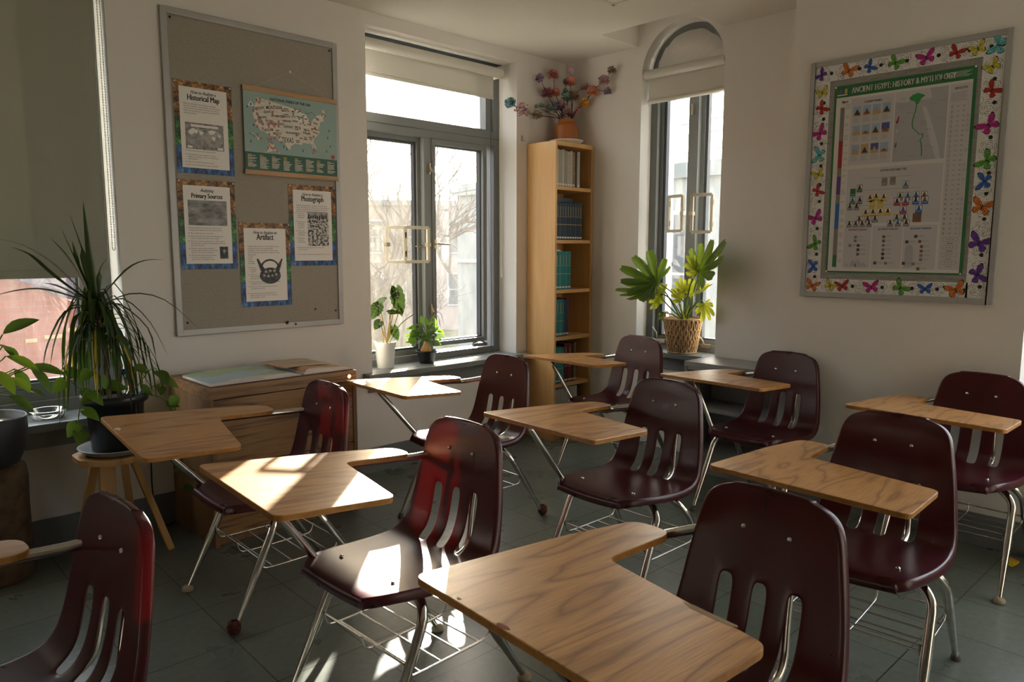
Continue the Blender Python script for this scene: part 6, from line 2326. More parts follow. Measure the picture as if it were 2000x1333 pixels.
# stool
st = empty('plant_stool', (-3.30, -.33, 0))
tag(st, 'small pale pine stool with splayed legs under the black plant pot', 'stool')
TS = Matrix.Translation((3.30, .33, 0))
m = MB(TS)
n = 8
poly = roundpoly([(-3.30 + .175 * math.cos(2 * PI * (i + .5) / n), -.33 + .165 * math.sin(2 * PI * (i + .5) / n)) for i in range(n)], .02, 3)
m.prism(poly, SZ - .028, SZ)
m.build('stool_top', 'pine', parent=st, bevel=.003)
for (a, b, w) in [((-3.36, -.40, SZ - .028), (-3.385, -.44, 0), .060), ((-3.245, -.34, SZ - .028), (-3.105, -.352, 0), .028), ((-3.36, -.24, SZ - .028), (-3.44, -.16, 0), .035), ((-3.25, -.23, SZ - .028), (-3.19, -.13, 0), .028)]:
    m = MB(TS)
    m.beam(a, b, w, .028, up=(0, 1, 0))
    m.build('leg', 'pine', parent=st, bevel=.002)
m = MB()
pot(m, [(0, .002), (.118, .002), (.128, .006), (.150, .026), (.156, .030), (.150, .031), (.126, .012), (.0, .010)])
tag(m.build('saucer', 'bowlpl', loc=(-3.295, -.335, SZ)) if 'bowlpl' in M else m.build('saucer', 'shelfgrey', loc=(-3.295, -.335, SZ)), 'pale grey plastic saucer under the black pot on the pine stool', 'saucer')
dp = empty('cane_plant', (-3.295, -.335, SZ + .012))
tag(dp, 'tall dark-leaved cane plant with arching strap leaves in a ribbed black pot', 'potted plant')
TD = Matrix.Translation((3.295, .335, -SZ - .012))
m = MB()
pot(m, [(0, 0), (.094, 0), (.098, .004), (.112, .205), (.124, .208), (.130, .214), (.131, .245), (.124, .248), (.121, .24), (.115, .215), (.0, .212)], n=48, ribs=.018)
m.build('pot', 'blackpl', parent=dp)
m = MB()
m.lathe([(0, .224), (.06, .230), (.114, .218)], n=24)
m.build('soil', 'soil', parent=dp)
m = MB(TD)
sp = smooth_path([(-3.318, DY, SZ + .23), (-3.328, DY, .937), (-3.333, DY, 1.025), (-3.343, DY, 1.112), (-3.348, DY, 1.16)], 5)
m.tube(sp, [.010 - .004 * i / len(sp) for i in range(len(sp))], 8)
for dx_, dy_, h_ in ((.05, .03, .19), (.075, -.03, .23), (.03, -.02, .13)):
    m.tube([(-3.318 + dx_, DY + dy_, SZ + .22), (-3.318 + dx_ * 1.1, DY + dy_, SZ + .22 + h_)], [.006, .009], 7)
m.build('cane', 'trunk', parent=dp)
LV = {
'u1': [(-3.344, 1.156), (-3.361, 1.348), (-3.372, 1.574)], 'u2': [(-3.348, 1.156), (-3.38, 1.348), (-3.419, 1.525)], 'u3': [(-3.352, 1.152), (-3.402, 1.306), (-3.452, 1.466)],
'u4': [(-3.354, 1.152), (-3.428, 1.328), (-3.484, 1.425)], 'u5': [(-3.352, 1.156), (-3.394, 1.285), (-3.416, 1.411)],
'l1': [(-3.363, 1.157), (-3.484, 1.308), (-3.585, 1.389), (-3.68, 1.42)], 'l2': [(-3.364, 1.152), (-3.505, 1.267), (-3.587, 1.349), (-3.66, 1.385)],
'l3': [(-3.368, 1.153), (-3.518, 1.209), (-3.613, 1.215), (-3.72, 1.195)], 'l4': [(-3.368, 1.153), (-3.472, 1.22), (-3.521, 1.238)],
'r1': [(-3.339, 1.157), (-3.323, 1.284), (-3.29, 1.342)], 'r2': [(-3.339, 1.153), (-3.217, 1.282), (-3.132, 1.325), (-3.041, 1.329)],
'r3': [(-3.334, 1.129), (-3.223, 1.183), (-3.098, 1.155), (-2.967, 1.016)], 'r4': [(-3.334, 1.129), (-3.245, 1.162), (-3.147, 1.056), (-3.08, .89)],
'r5': [(-3.336, 1.123), (-3.266, 1.141), (-3.169, 1.035), (-3.151, .897)], 'd1': [(-3.365, 1.135), (-3.46, 1.119), (-3.532, .998), (-3.563, .90)],
'd2': [(-3.365, 1.125), (-3.44, 1.139), (-3.503, 1.017), (-3.536, .90)], 'd3': [(-3.362, 1.114), (-3.434, 1.096), (-3.473, .972), (-3.512, .742)],
'd4': [(-3.355, 1.048), (-3.428, 1.032), (-3.456, .885), (-3.47, .768)], 'd5': [(-3.358, 1.081), (-3.408, 1.052), (-3.435, .926), (-3.434, .796)],
'd6': [(-3.329, 1.09), (-3.282, 1.043), (-3.214, .903), (-3.102, .70)], 'd7': [(-3.331, 1.047), (-3.273, 1.02), (-3.239, .906), (-3.23, .79)]}
m = MB(TD)
rn = random.Random(5)
for k_, P in LV.items():
    dy = rn.uniform(-.16, .07)
    n_ = len(P)
    pts = [(x, DY + dy * (i / (n_ - 1)) ** 1.2, z) for i, (x, z) in enumerate(P)]
    blade(m, pts, .030 if k_[0] in 'ul' else .022, fold=.25, n=10, taper=.35)
for i in range(78):
    t = (i / 78)
    z0 = .93 + .22 * t
    a = rn.uniform(0, 2 * PI)
    reach = rn.uniform(.08, .20) * (1.1 - .2 * t)
    rise = rn.uniform(.01, .06) + .05 * t
    drop = rn.uniform(.16, .36)
    x0_ = -3.328 - .02 * t
    ca, sa = math.cos(a), math.sin(a)
    if sa > 0:
        reach *= .75
    pts = [(x0_, DY, z0), (x0_ + ca * reach * .5, DY + sa * reach * .5, z0 + rise), (x0_ + ca * reach, DY + sa * reach, z0 - drop * .35), (x0_ + ca * reach * 1.12, DY + sa * reach * 1.12, z0 - drop)]
    blade(m, pts, rn.uniform(.013, .020), fold=.2, n=9, mi=0 if rn.random() > .06 else 1)
m.build('foliage', ['leafdark', 'leafyellow'], parent=dp)
# small vine sharing the pot
def vine_leaf(m, p, d, size, mi=0, seed=0):
    p = Vector(p)
    d = Vector(d).normalized()
    outline_leaf(m, p, p + d * size, (.2, -.6, .7), size * .42, HEART, mi, sag=.08, fold=.2, seed=seed)
m = MB(TD)
ms = MB(TD)
rn = random.Random(9)
vines = [([(-3.36, -.40, .76), (-3.43, -.45, .80), (-3.47, -.47, .70), (-3.46, -.48, .64)], 5), ([(-3.25, -.40, .75), (-3.16, -.42, .86), (-3.13, -.42, .80)], 4), ([(-3.20, -.36, .75), (-3.09, -.38, .78), (-3.05, -.36, .70), (-3.055, -.35, .62)], 3),
         ([(-3.40, -.36, .76), (-3.47, -.38, .84), (-3.49, -.36, .90)], 3), ([(-3.36, -.42, .76), (-3.38, -.46, .86), (-3.41, -.46, .90)], 3)]
for P, k_ in vines:
    sp = smooth_path(P, 6)
    ms.tube(sp, .0022, 6)
    for j in range(k_):
        q = sp[int(len(sp) * (j + .8) / (k_ + .3))]
        a = rn.uniform(0, 2 * PI)
        dd = Vector((math.cos(a), -.3 + .3 * math.sin(a), rn.uniform(-.9, .3))).normalized()
        q2 = q + dd * .02
        ms.tube([q, q2], .0012, 5)
        vine_leaf(m, q2, dd, rn.uniform(.055, .085), seed=j)
# long strand hanging beside the cabinet
sp = smooth_path([(-3.20, -.33, .745), (-3.10, -.36, .70), (-3.045, -.36, .55), (-3.03, -.36, .40), (-3.04, -.35, .30), (-3.02, -.35, .25)], 6)
ms.tube(sp, .0018, 5)
for f_, sd in ((.25, 1), (.62, -1), (.66, 1), (.9, 1)):
    q = sp[int(len(sp) * f_)]
    vine_leaf(m, q, (sd * .9, -.2, -.35), .055, seed=3)
m.build('vine_leaves', 'leafpothos', parent=dp)
ms.build('vine_stems', 'stemg', parent=dp)
# watering bottle pushed into the soil
wb_ = empty('watering_bottle', (-3.243, -.30, SZ + .225))
tag(wb_, 'small upturned clear bottle with a blue cap stuck in the black pot', 'bottle')
m = MB()
m.lathe([(.008, 0), (.009, .02), (.021, .035), (.022, .095), (.012, .108)], n=16)
m.build('bottle_body', 'bowl', parent=wb_)
m = MB()
m.lathe([(.0, .128), (.013, .128), (.014, .105), (.0, .105)], n=16)
m.build('bottle_cap', 'bluepl', parent=wb_)

# -- log stump with the grey planter
m = MB()
n = 30
prof = [(0, 0), (.128, .0), (.136, .012), (.139, .12), (.136, .30), (.139, .42), (.134, .468), (.126, .484), (0, .486)]
rnd = random.Random(2)
m.lathe(prof, n=n)
for i, v in enumerate(m.v):
    a = math.atan2(v.y, v.x)
    f_ = 1 + .022 * math.sin(a * 5 + v.z * 3) + .015 * math.sin(a * 11 + 1)
    m.v[i] = Vector((v.x * f_, v.y * f_, v.z))
o = m.build('log_stump', 'bark', loc=(-3.745, -.165, 0))
tag(o, 'dark upright log stump on the floor at the left edge, below the left window', 'log')
lp = empty('leafy_plant', (-3.745, -.165, .4875))
tag(lp, 'broad-leaved green plant in a charcoal ribbed planter on the log stump', 'potted plant')
M['planter'] = plain('charcoal_planter', (.045, .045, .05), .6)
TLP = Matrix.Translation((3.745, .165, -.4875))
m = MB()
pot(m, [(0, 0), (.10, 0), (.118, .012), (.145, .07), (.152, .13), (.153, .198), (.149, .205), (.145, .200), (.143, .165), (0, .160)], n=48, ribs=.008)
m.build('pot', 'planter', parent=lp)
m = MB()
m.lathe([(0, .178), (.08, .180), (.143, .168)], n=24)
m.build('soil', 'soil', parent=lp)
m = MB(TLP)
ms = MB(TLP)
c0 = Vector((-3.735, -.17, .66))
rn = random.Random(21)
for (b_, t_, w) in [((-3.666, -.25, 1.035), (-3.529, -.22, 1.083), .030), ((-3.653, -.20, .940), (-3.545, -.24, .860), .026), ((-3.575, -.22, .885), (-3.522, -.26, .775), .028), ((-3.58, -.18, .885), (-3.442, -.20, .835), .026), ((-3.662, -.28, .86), (-3.595, -.30, .795), .022),
                    ((-3.667, -.27, .785), (-3.590, -.30, .710), .024), ((-3.654, -.15, .975), (-3.600, -.16, .900), .024), ((-3.70, -.22, 1.0), (-3.62, -.15, .93), .03), ((-3.61, -.1, .87), (-3.565, -.12, .76), .024), ((-3.78, -.2, 1.1), (-3.70, -.26, 1.16), .03),
                    ((-3.72, -.3, .9), (-3.66, -.36, .80), .03), ((-3.80, -.25, .95), (-3.83, -.35, .88), .03), ((-3.68, -.1, 1.02), (-3.655, -.08, 1.12), .022), ((-3.60, -.25, .80), (-3.54, -.27, .76), .018)]:
    b_, t_ = Vector(b_), Vector(t_)
    sp = smooth_path([c0 + Vector((rn.uniform(-.03, .03), rn.uniform(-.03, .03), 0)), (c0 + b_) / 2 + Vector((-.02, .0, .06)), b_], 5)
    ms.tube(sp, .0028, 6)
    outline_leaf(m, b_, t_, (rn.uniform(-.5, .5), -.5, .8), w, OVAL, rn.choice([0, 0, 1]), sag=.12, fold=.35, seed=1)
m.build('foliage', ['leafrubber', 'leafphilo'], parent=lp)
ms.build('stems', 'stemg', parent=lp)
# glass bowl on the left sill
m = MB()
m.lathe([(0, .003), (.050, .003), (.058, .006), (.072, .040), (.074, .042), (.077, .041), (.063, .004), (.056, 0), (0, 0)], n=40)
o = m.build('glass_bowl', 'bowl', loc=(-3.475, .035, .6105))
tag(o, 'shallow clear glass bowl on the left window sill', 'bowl')
# black cable by the stool
m = MB()
m.tube(smooth_path([(-3.07, -.02, .46), (-3.065, -.022, .35), (-3.067, -.022, .21), (-3.06, -.03, .08), (-3.03, -.06, .006), (-2.985, -.035, .005), (-2.972, -.018, .005)], 6), .0035, 8)
tag(m.build('power_cable', 'cable'), 'thin black cable hanging on the wall between the stool and the cabinet', 'cable')

# -- arrow-leaf plant in white pot on the middle sill
ap = empty('arrowleaf_plant', (-1.592, .098, .6275))
tag(ap, 'plant with dark pale-veined arrow leaves in a white pot on the window sill', 'potted plant')
TAp = Matrix.Translation((1.592, -.098, -.6275))
m = MB()
pot(m, [(0, 0), (.050, 0), (.052, .003), (.064, .130), (.0655, .131), (.069, .163), (.070, .168), (.067, .169), (.064, .150), (0, .148)])
m.build('pot', 'white', parent=ap)
m = MB()
m.lathe([(0, .156), (.063, .150)], n=24)
m.build('soil', 'soil', parent=ap)
ml, ms = MB(TAp), MB(TAp)
c0 = Vector((-1.592, .09, .775))
for (b_, t_, w, nr, midp) in [((-1.530, .05, 1.120), (-1.505, .030, .955), .072, (-.75, -.7, .1), (-1.545, .08, .95)), ((-1.515, .075, 1.09), (-1.565, .055, 1.155), .046, (-.6, -.8, .3), (-1.56, .08, .95)), ((-1.655, .07, 1.03), (-1.725, .05, .945), .062, (-.6, -.8, .2), (-1.63, .08, .90)),
                              ((-1.64, .09, 1.045), (-1.60, .05, 1.08), .034, (.0, -.8, .6), (-1.61, .08, .9)), ((-1.60, .03, .985), (-1.505, .03, .975), .036, (0, -.6, .8), (-1.58, .06, .88)), ((-1.47, .1, 1.05), (-1.43, .10, .99), .022, (0, -1, .3), (-1.50, .09, .95)),
                              ((-1.66, .05, .93), (-1.715, .03, .885), .046, (-.6, -.8, .3), (-1.63, .07, .87)), ((-1.55, .06, .885), (-1.525, .05, .800), .044, (-.7, -.7, .1), (-1.565, .07, .86))]:
    b_, t_ = Vector(b_), Vector(t_)
    ms.tube(smooth_path([c0 + Vector((random.uniform(-.012, .012), random.uniform(-.012, .012), 0)), midp, b_], 6), .0034, 7)
    outline_leaf(ml, b_, t_, nr, w * .80, ARROW, 0, sag=.12, fold=.22, wave=.02, seed=int(abs(b_.x) * 1000), veins=1)
ml.build('foliage', ['leafalo', 'leafvein'], parent=ap)
ms.build('stems', 'stemy', parent=ap)
ms = MB(TAp)
ms.tube(smooth_path([c0 + Vector((.02, .0, 0)), (-1.50, .06, .90), (-1.395, .05, .965)], 6), .003, 7)
ms.build('green_stem', 'stemg', parent=ap)

# -- small bushy plant in black pot
zp = empty('bushy_plant', (-1.268, .088, .6275))
tag(zp, 'small bushy dark green plant in a black pot on the wide window sill', 'potted plant')
TZ = Matrix.Translation((1.268, -.088, -.6275))
m = MB()
pot(m, [(0, 0), (.048, 0), (.050, .003), (.066, .070), (.070, .072), (.074, .080), (.073, .084), (.068, .083), (.064, .068), (0, .066)])
m.build('pot', 'blackpl', parent=zp)
m = MB()
m.lathe([(0, .076), (.063, .070)], n=20)
m.build('soil', 'soil', parent=zp)
m = MB()
m.lathe([(.030, .07), (.034, .085), (.026, .105), (.016, .125), (.009, .15), (0, .152)], n=12)
for i, v in enumerate(m.v):
    a = math.atan2(v.y, v.x)
    m.v[i] = Vector((v.x * (1 + .25 * math.sin(3 * a)), v.y * (1 + .25 * math.sin(3 * a)), v.z))
m.build('root', 'pine', parent=zp)
ml, ms = MB(TZ), MB(TZ)
rn = random.Random(31)
c0 = Vector((-1.268, .085, .75))
for i in range(58):
    a = rn.uniform(0, 2 * PI)
    el = rn.uniform(-.35, 1.2)
    r_ = rn.uniform(.055, .12)
    d = Vector((math.cos(a) * math.cos(el) * 1.25, math.sin(a) * math.cos(el) * .62, math.sin(el)))
    b_ = c0 + d * r_ + Vector((0, 0, .04))
    if b_.y > .15:
        b_.y = .15
    t_ = b_ + Vector((d.x, d.y * .5, d.z * .5 - .35)).normalized() * rn.uniform(.040, .062)
    if t_.y > .16:
        t_.y = .16
    if i % 3 == 0:
        ms.tube(smooth_path([c0 + Vector((0, 0, .02)), (c0 + b_) / 2 + Vector((0, 0, .02)), b_], 3), .0022, 5)
    outline_leaf(ml, b_, t_, (d.x * .3, -.5, .8), .015, OVAL, 0, sag=.1, fold=.3, seed=i)
for (b_, t_) in [((-1.385, .07, .82), (-1.415, .05, .885)), ((-1.37, .05, .84), (-1.44, .04, .84)), ((-1.22, .06, .86), (-1.245, .05, .945)), ((-1.20, .06, .85), (-1.155, .04, .80)), ((-1.33, .07, .88), (-1.345, .05, .955)), ((-1.38, .05, .80), (-1.47, .05, .785)), ((-1.30, .05, .88), (-1.315, .04, .94))]:
    b_, t_ = Vector(b_), Vector(t_)
    ms.tube(smooth_path([c0 + Vector((0, 0, .02)), (c0 + b_) / 2 + Vector((0, 0, .015)), b_], 4), .0024, 5)
    outline_leaf(ml, b_, t_, (.1, -.8, .5), .021, OVAL, 0, sag=.08, fold=.25)
ml.build('foliage', 'leafzz', parent=zp)
ms.build('stems', 'stemg', parent=zp)
# dried drooping leaves hanging at the mullion
m = MB(TZ)
for P in ([(-1.262, .10, .78), (-1.21, .09, .93), (-1.165, .07, .955), (-1.135, .06, .86)], [(-1.262, .10, .78), (-1.20, .09, .91), (-1.175, .08, .93), (-1.16, .07, .85)]):
    blade(m, P, .014, n=12)
m.build('dry_leaves', 'trunk', parent=zp)

# -- lobed philodendron in a wicker basket
ph = empty('lobed_plant', (.005, -1.068, .6905))
tag(ph, 'bright green plant with big lobed leaves in a wicker basket on the arched window sill', 'potted plant')
TPh = Matrix.Translation((-.005, 1.068, -.6905))
bh, rb, rt = .228, .088, .123
m = MB()
nrib = 46
for i in range(nrib):
    a = 2 * PI * i / nrib
    pts, rs = [], []
    for k_ in range(15):
        t = k_ / 14
        rr = rb + (rt - rb) * t ** .85 + (.0045 if (k_ % 2) == (i % 2) else -.001)
        aa = a + (.028 if (k_ // 2) % 2 == 0 else -.028) * (1 if i % 2 else -1)
        pts.append((rr * math.cos(aa), rr * math.sin(aa), .004 + bh * t))
    m.tube(pts, .0058, 5, caps=False)
m.lathe([(0, 0), (rb, 0), (rb + .003, .006), (rt - .006, bh), (rt - .010, bh), (rb - .004, .008), (0, .006)], n=40)
m.tube([((rt) * math.cos(a), (rt) * math.sin(a), bh + .003) for a in [2 * PI * i / 36 for i in range(37)]], .0065, 7)
m.tube([((rb + .004) * math.cos(a), (rb + .004) * math.sin(a), .006) for a in [2 * PI * i / 36 for i in range(37)]], .006, 7)
bk = m.build('basket', 'wicker', parent=ph)
for ang in (R(150), R(-30)):
    m = MB()
    ax = Vector((math.cos(ang + R(95)), math.sin(ang + R(95)), 0))
    c_ = Vector((math.cos(ang), math.sin(ang), 0)) * (rt - .004)
    pts = [c_ + ax * .048 * math.cos(t) + Vector((0, 0, bh - .005 + .055 * math.sin(t))) for t in [PI * i / 12 for i in range(13)]]
    m.tube(pts, .0042, 7)
    m.build('basket_handle', 'wicker', parent=ph)
m = MB()
m.lathe([(0, .185), (.105, .180)], n=20)
m.build('soil', 'soil', parent=ph)
ml, ms = MB(TPh), MB(TPh)
c0 = Vector((.0, -1.08, .88))
big = [  # mid, base, tip, width, normal, material
 ((-.02, -1.03, 1.06), (-.07, -.905, 1.165), (-.15, -.640, 1.270), .165, (-.85, -.25, .5), 0, 4),
 ((-.02, -.98, 1.05), (-.09, -.885, 1.105), (-.17, -.610, 1.115), .095, (-.8, -.1, .6), 0, 5),
 ((-.02, -1.16, 1.10), (-.08, -1.235, 1.235), (-.17, -1.440, 1.430), .150, (-.9, .2, .3), 0, 4),
 ((-.03, -1.14, 1.15), (-.07, -1.215, 1.235), (-.08, -1.130, 1.345), .060, (-.9, .1, .3), 1, 5),
 ((-.02, -.99, 1.03), (-.05, -.950, 1.110), (-.10, -.835, 1.100), .060, (-.6, 0, .8), 1, 5),
 ((-.02, -.97, 1.00), (-.06, -.930, 1.065), (-.10, -.875, .985), .058, (-.9, .2, .3), 1, 5),
 ((.0, -1.10, 1.03), (-.02, -1.085, 1.110), (-.04, -1.055, 1.205), .055, (-.9, 0, .3), 1, 5),
 ((.01, -1.12, 1.03), (.0, -1.115, 1.090), (-.03, -1.170, 1.195), .050, (-.9, 0, .3), 1, 5),
 ((.0, -1.09, 1.0), (-.03, -1.075, 1.055), (-.06, -1.010, 1.120), .045, (-.9, 0, .4), 1, 5),
 ((.0, -1.17, 1.04), (-.03, -1.210, 1.110), (-.06, -1.310, 1.165), .050, (-.5, 0, .9), 1, 5),
 ((.0, -1.19, 1.04), (-.04, -1.255, 1.030), (-.05, -1.305, .915), .060, (-1, 0, .1), 1, 5),
 ((.0, -1.00, .94), (-.05, -.950, .955), (-.06, -.935, .885), .028, (-1, 0, .1), 0, 4),
]
for i, (md_, b_, t_, w, nr, mt, kl) in enumerate(big):
    ms.tube(smooth_path([c0 + Vector((random.uniform(-.02, .02), random.uniform(-.03, .03), 0)), md_, b_], 6), [.0052 - .0001 * j for j in range(13)], 7)
    fan_leaf(ml, b_, t_, nr, w, 9 if i < 3 else 7, mt, i)
for (a, b) in [((.0, -1.09, .88), (-.03, -1.07, 1.03)), ((.01, -1.10, .88), (0, -1.12, 1.02))]:
    blade(ml, [a, ((a[0] + b[0]) / 2 - .01, (a[1] + b[1]) / 2, (a[2] + b[2]) / 2), b], .03, mi=1)
ml.build('foliage', ['leafphilo', 'leafyoung'], parent=ph)
ms.build('stems', 'stemg', parent=ph)

# ------------------------------------------------------------------ outdoors
GZ0 = -3.2
M['lawn'] = plain('winter_lawn', (.12, .12, .06), .95, var=.4, vscale=1.2)
M['snow'] = plain('snow_patch', (.8, .82, .85), .8)
M['brick'] = None
def brickmat():
    m, n, b = newmat('red_brick')
    mp = coords(n, (1, 1, 1))
    sx = N(n, 'ShaderNodeSeparateXYZ')
    cx = N(n, 'ShaderNodeCombineXYZ')
    n.links.new(mp.outputs[0], sx.inputs[0])
    n.links.new(sx.outputs[0], cx.inputs[0])
    n.links.new(sx.outputs[2], cx.inputs[1])
    br = N(n, 'ShaderNodeTexBrick')
    br.inputs['Scale'].default_value = 1
    br.inputs['Brick Width'].default_value = .22
    br.inputs['Row Height'].default_value = .075
    br.inputs['Mortar Size'].default_value = .006
    br.inputs['Color1'].default_value = (.19, .062, .042, 1)
    br.inputs['Color2'].default_value = (.16, .050, .033, 1)
    br.inputs['Mortar'].default_value = (.16, .075, .055, 1)
    n.links.new(cx.outputs[0], br.inputs['Vector'])
    n.links.new(br.outputs[0], b.inputs['Base Color'])
    b.inputs['Roughness'].default_value = .9
    return m
M['brick'] = brickmat()
M['slate'] = noisy('slate_roof', (.055, .045, .060), (.085, .07, .09), 6, .4, .6, rough=.8)
M['stone'] = plain('grey_building', (.24, .25, .24), .9, var=.08, vscale=1)
M['palewall'] = plain('pale_building', (.32, .26, .23), .9, var=.06, vscale=1)
M['winwhite'] = plain('white_window_trim', (.42, .42, .41), .6)
M['treebark'] = plain('tree_bark', (.15, .125, .10), .95, var=.3, vscale=20)
M['darkwin'] = plain('dark_window', (.12, .125, .13), .2)
M['buff'] = plain('buff_brick', (.34, .20, .10), .9)
m = MB()
m.add([(-60, TH + .3, GZ0), (90, TH + .3, GZ0), (90, 110, GZ0), (-60, 110, GZ0)], [(0, 1, 2, 3)])
m.add([(TH + .3, -60, GZ0), (90, -60, GZ0), (90, TH + .3, GZ0), (TH + .3, TH + .3, GZ0)], [(0, 1, 2, 3)])
o = m.build('ground', 'lawn')
struct(o, 'winter lawn outside the windows')
m = MB()
m.add([(16 + 5.5 * math.cos(2 * PI * i / 18) * (1 + .2 * math.sin(3 * i)), 17 + 2.8 * math.sin(2 * PI * i / 18), GZ0 + .02) for i in range(18)], [tuple(range(18))])
tag(m.build('snow_patch', 'snow'), 'patch of leftover snow on the lawn outside the wide window', 'snow')
def facade(name, label_, corner, U, Wd, D, H0, H1, mat, windows, wmat='darkwin', roof=None, bands=()):
    """building box: corner xy, unit direction U along the visible face, depth to the far side"""
    u = Vector((*U, 0)).normalized()
    n_ = Vector((-u.y, u.x, 0))
    t = empty(name, (*corner, H0))
    tag(t, label_, 'building')
    c = Vector((*corner, 0))
    L = Matrix(((u.x, n_.x, 0, 0), (u.y, n_.y, 0, 0), (0, 0, 1, -H0), (0, 0, 0, 1)))
    m = MB(L)
    m.box((0, 0, H0), (Wd, D, H1))
    m.build('wall', mat, parent=t)
    for (a, b, z0, z1) in windows:
        m = MB(L)
        m.box((a, -.06, z0), (b, .02, z1))
        f = m.build('window', 'winwhite', parent=t)
        m = MB(L)
        zc = (z0 + z1) / 2
        m.box((a + .08, -.08, z0 + .08), (b - .08, -.055, zc - .03))
        m.box((a + .08, -.08, zc + .03), (b - .08, -.055, z1 - .08))
        m.build('pane', wmat, parent=f)
    for (z0, z1, pr, mt) in bands:
        m = MB(L)
        m.box((-pr, -pr, z0), (Wd + pr, 0, z1))
        m.build('ledge', mt, parent=t)
    if roof:
        m = MB(L)
        ov, rise = roof
        vs = [(-ov, -ov, H1), (Wd + ov, -ov, H1), (Wd + ov, D + ov, H1), (-ov, D + ov, H1), (-ov, D / 2, H1 + rise), (Wd + ov, D / 2, H1 + rise)]
        m.add(vs, [(0, 1, 5, 4), (2, 3, 4, 5), (1, 2, 5), (3, 0, 4), (3, 2, 1, 0)])
        m.build('roof', 'slate', parent=t)
        m = MB(L)
        m.beam((-ov, -ov - .05, H1 - .04), (Wd + ov, -ov - .05, H1 - .04), .12, .10)
        m.build('gutter', 'slate', parent=t)
    return t
t = empty('brick_house', (-3, 6.5, GZ0))
tag(t, 'red brick house end wall seen through the left window below the shade', 'building')
TB2 = Matrix.Translation((3, -6.5, -GZ0))
m = MB(TB2)
P = [(-9, GZ0), (-.6, GZ0), (-.6, .50), (-1.69, .672), (-2.381, 1.021), (-9, 4.4)]
front = [(x, 6.5, z) for x, z in P]
back = [(x, 10.5, z) for x, z in P]
k = len(P)
m.add(front + back, [tuple(reversed(range(k))), tuple(range(k, 2 * k))] + [(i, (i + 1) % k, k + (i + 1) % k, k + i) for i in range(k)])
m.build('wall', 'brick', parent=t)
m = MB(TB2)
m.beam((-9, 6.4, 4.46), (-2.381, 6.4, 1.075), .16, .12)
m.beam((-2.381, 6.4, 1.075), (-.4, 6.4, .50), .16, .12)
m.build('eave_board', 'slate', parent=t)
m = MB(TB2)
m.add([(-9, 10.2, 4.6), (.6, 10.2, .45), (.2, 15, 4.9), (-9, 15, 7)], [(0, 1, 2, 3)])
m.add([(-9, 10.2, GZ0), (.6, 10.2, GZ0), (.6, 10.2, .45), (-9, 10.2, 4.6)], [(0, 1, 2, 3)])
m.build('roof', 'slate', parent=t)
for x, z, w in ((-2.15, .30, .20), (-1.85, .22, .16), (-2.35, .27, .12), (-1.9, .62 - .25, .14)):
    m = MB(TB2)
    m.box((x, 6.485, z), (x + w, 6.5, z + .045))
    m.build('buff_brick_course', 'buff', parent=t)
# grey building across the way, seen through the arched window
facade('grey_building', 'grey stone building across the way seen through the arched window', (9.0, 12.0), (0, -1), 16, 12, GZ0, 3.18, 'stone',
       [(7.0 + k * 1.25, 7.5 + k * 1.25, -.4, 2.2) for k in range(0, 7)], bands=[(2.86, 2.98, .10, 'stone'), (1.05, 1.14, .06, 'winwhite')])
facade('pale_building', 'pale building with white windows far behind the bare trees', (18.0, 33.0), (.78, -.62), 18, 10, GZ0, 4.2, 'palewall',
       [(1.2 + k * 2.4, 2.4 + k * 2.4, zz, zz + 1.9) for k in range(7) for zz in (-1.8, 1.2)], bands=[(3.9, 4.2, .2, 'stone')])
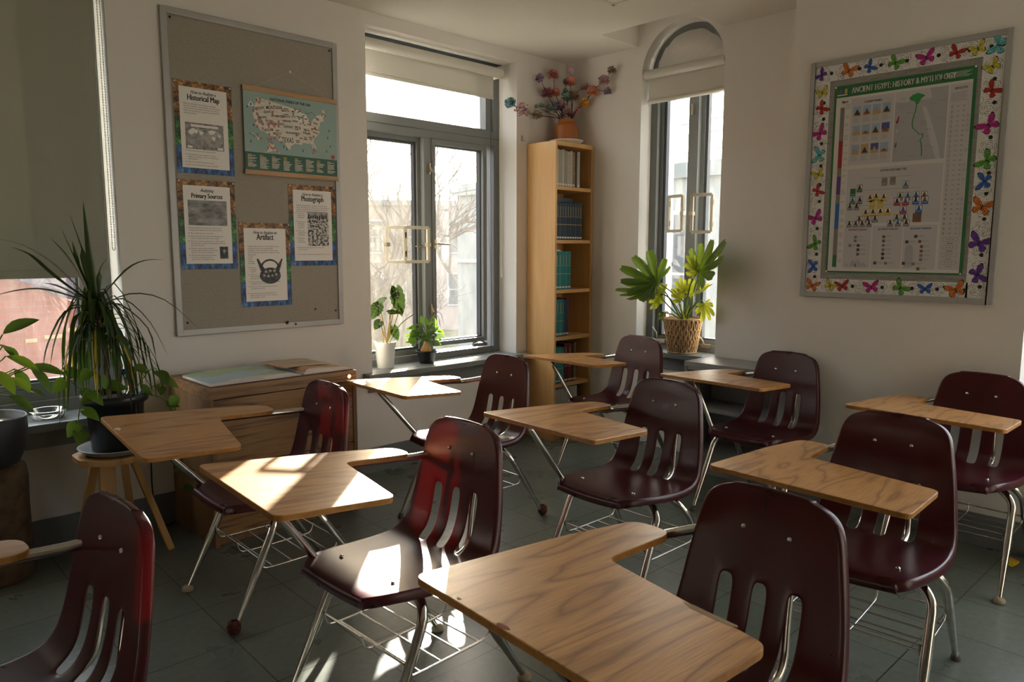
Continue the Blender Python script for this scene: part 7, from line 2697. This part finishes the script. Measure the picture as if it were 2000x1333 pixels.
# overhead wires
for i, (za, zb) in enumerate([(3.66, 3.84), (3.44, 3.62), (3.12, 3.30)]):
    m = MB()
    m.tube(smooth_path([(8, 12, za - .35), (8, 6, za - .02), (8, 2, zb), (8, -6, zb + .35)], 6), .010, 6)
    tag(m.build('overhead_wire', 'cable'), ['topmost of the overhead wires outside the arched window', 'middle overhead wire outside the arched window', 'lowest of the overhead wires outside the arched window'][i], 'wire', 'overhead wires')
# bare trees
def tree(x, y, h, seed, label_, spread=1.0, levels=5, trunk=.16, lean=(0, 0)):
    rnd = random.Random(seed)
    m = MB()
    def grow(p, d, L, r_, lev):
        n = 4
        pts, q, dd = [p], p.copy(), d.copy()
        for i in range(n):
            dd = (dd + Vector((rnd.uniform(-1, 1), rnd.uniform(-1, 1), rnd.uniform(-.3, .6))) * .14).normalized()
            q = q + dd * L / n
            pts.append(q)
        m.tube(pts, [r_ * (1 - .38 * i / n) for i in range(n + 1)], 5 if lev > 2 else 7, caps=False)
        if lev >= levels:
            return
        kids = 3 if lev < 3 else rnd.choice([3, 4])
        for c in range(kids):
            a = rnd.uniform(0, 2 * PI)
            ang = rnd.uniform(.35, .85) * spread
            s_ = dd.cross(Vector((math.cos(a), math.sin(a), .2))).normalized()
            nd = (dd * math.cos(ang) + s_ * math.sin(ang))
            nd.z += .12
            nd.normalize()
            st_ = pts[rnd.choice([2, 3, 4, 4])]
            grow(st_, nd, L * rnd.uniform(.62, .80), r_ * .56, lev + 1)
    grow(Vector((0, 0, 0)), Vector((lean[0], lean[1], 1)).normalized(), h * .30, trunk, 0)
    o = m.build('bare_tree', 'treebark', loc=(x, y, GZ0))
    tag(o, label_, 'tree')
    return o
tree(3.2, 6.9, 8.4, 4, 'large bare tree with pale trunk behind the left pane of the wide window', trunk=.22, lean=(.08, 0))
tree(6.4, 10.2, 5.6, 11, 'bare spreading tree behind the right pane of the wide window', spread=1.15, trunk=.12, lean=(-.25, .1))
tree(9.5, 17.5, 11.0, 23, 'tall bare tree farther off behind the wide window, left of the pale building', trunk=.2)
tree(15.0, 18.5, 9.0, 31, 'distant bare tree in front of the pale building', trunk=.16)
tree(5.6, 5.6, 3.8, 47, 'low tangled bare shrub close outside the wide window', spread=1.5, levels=5, trunk=.06)
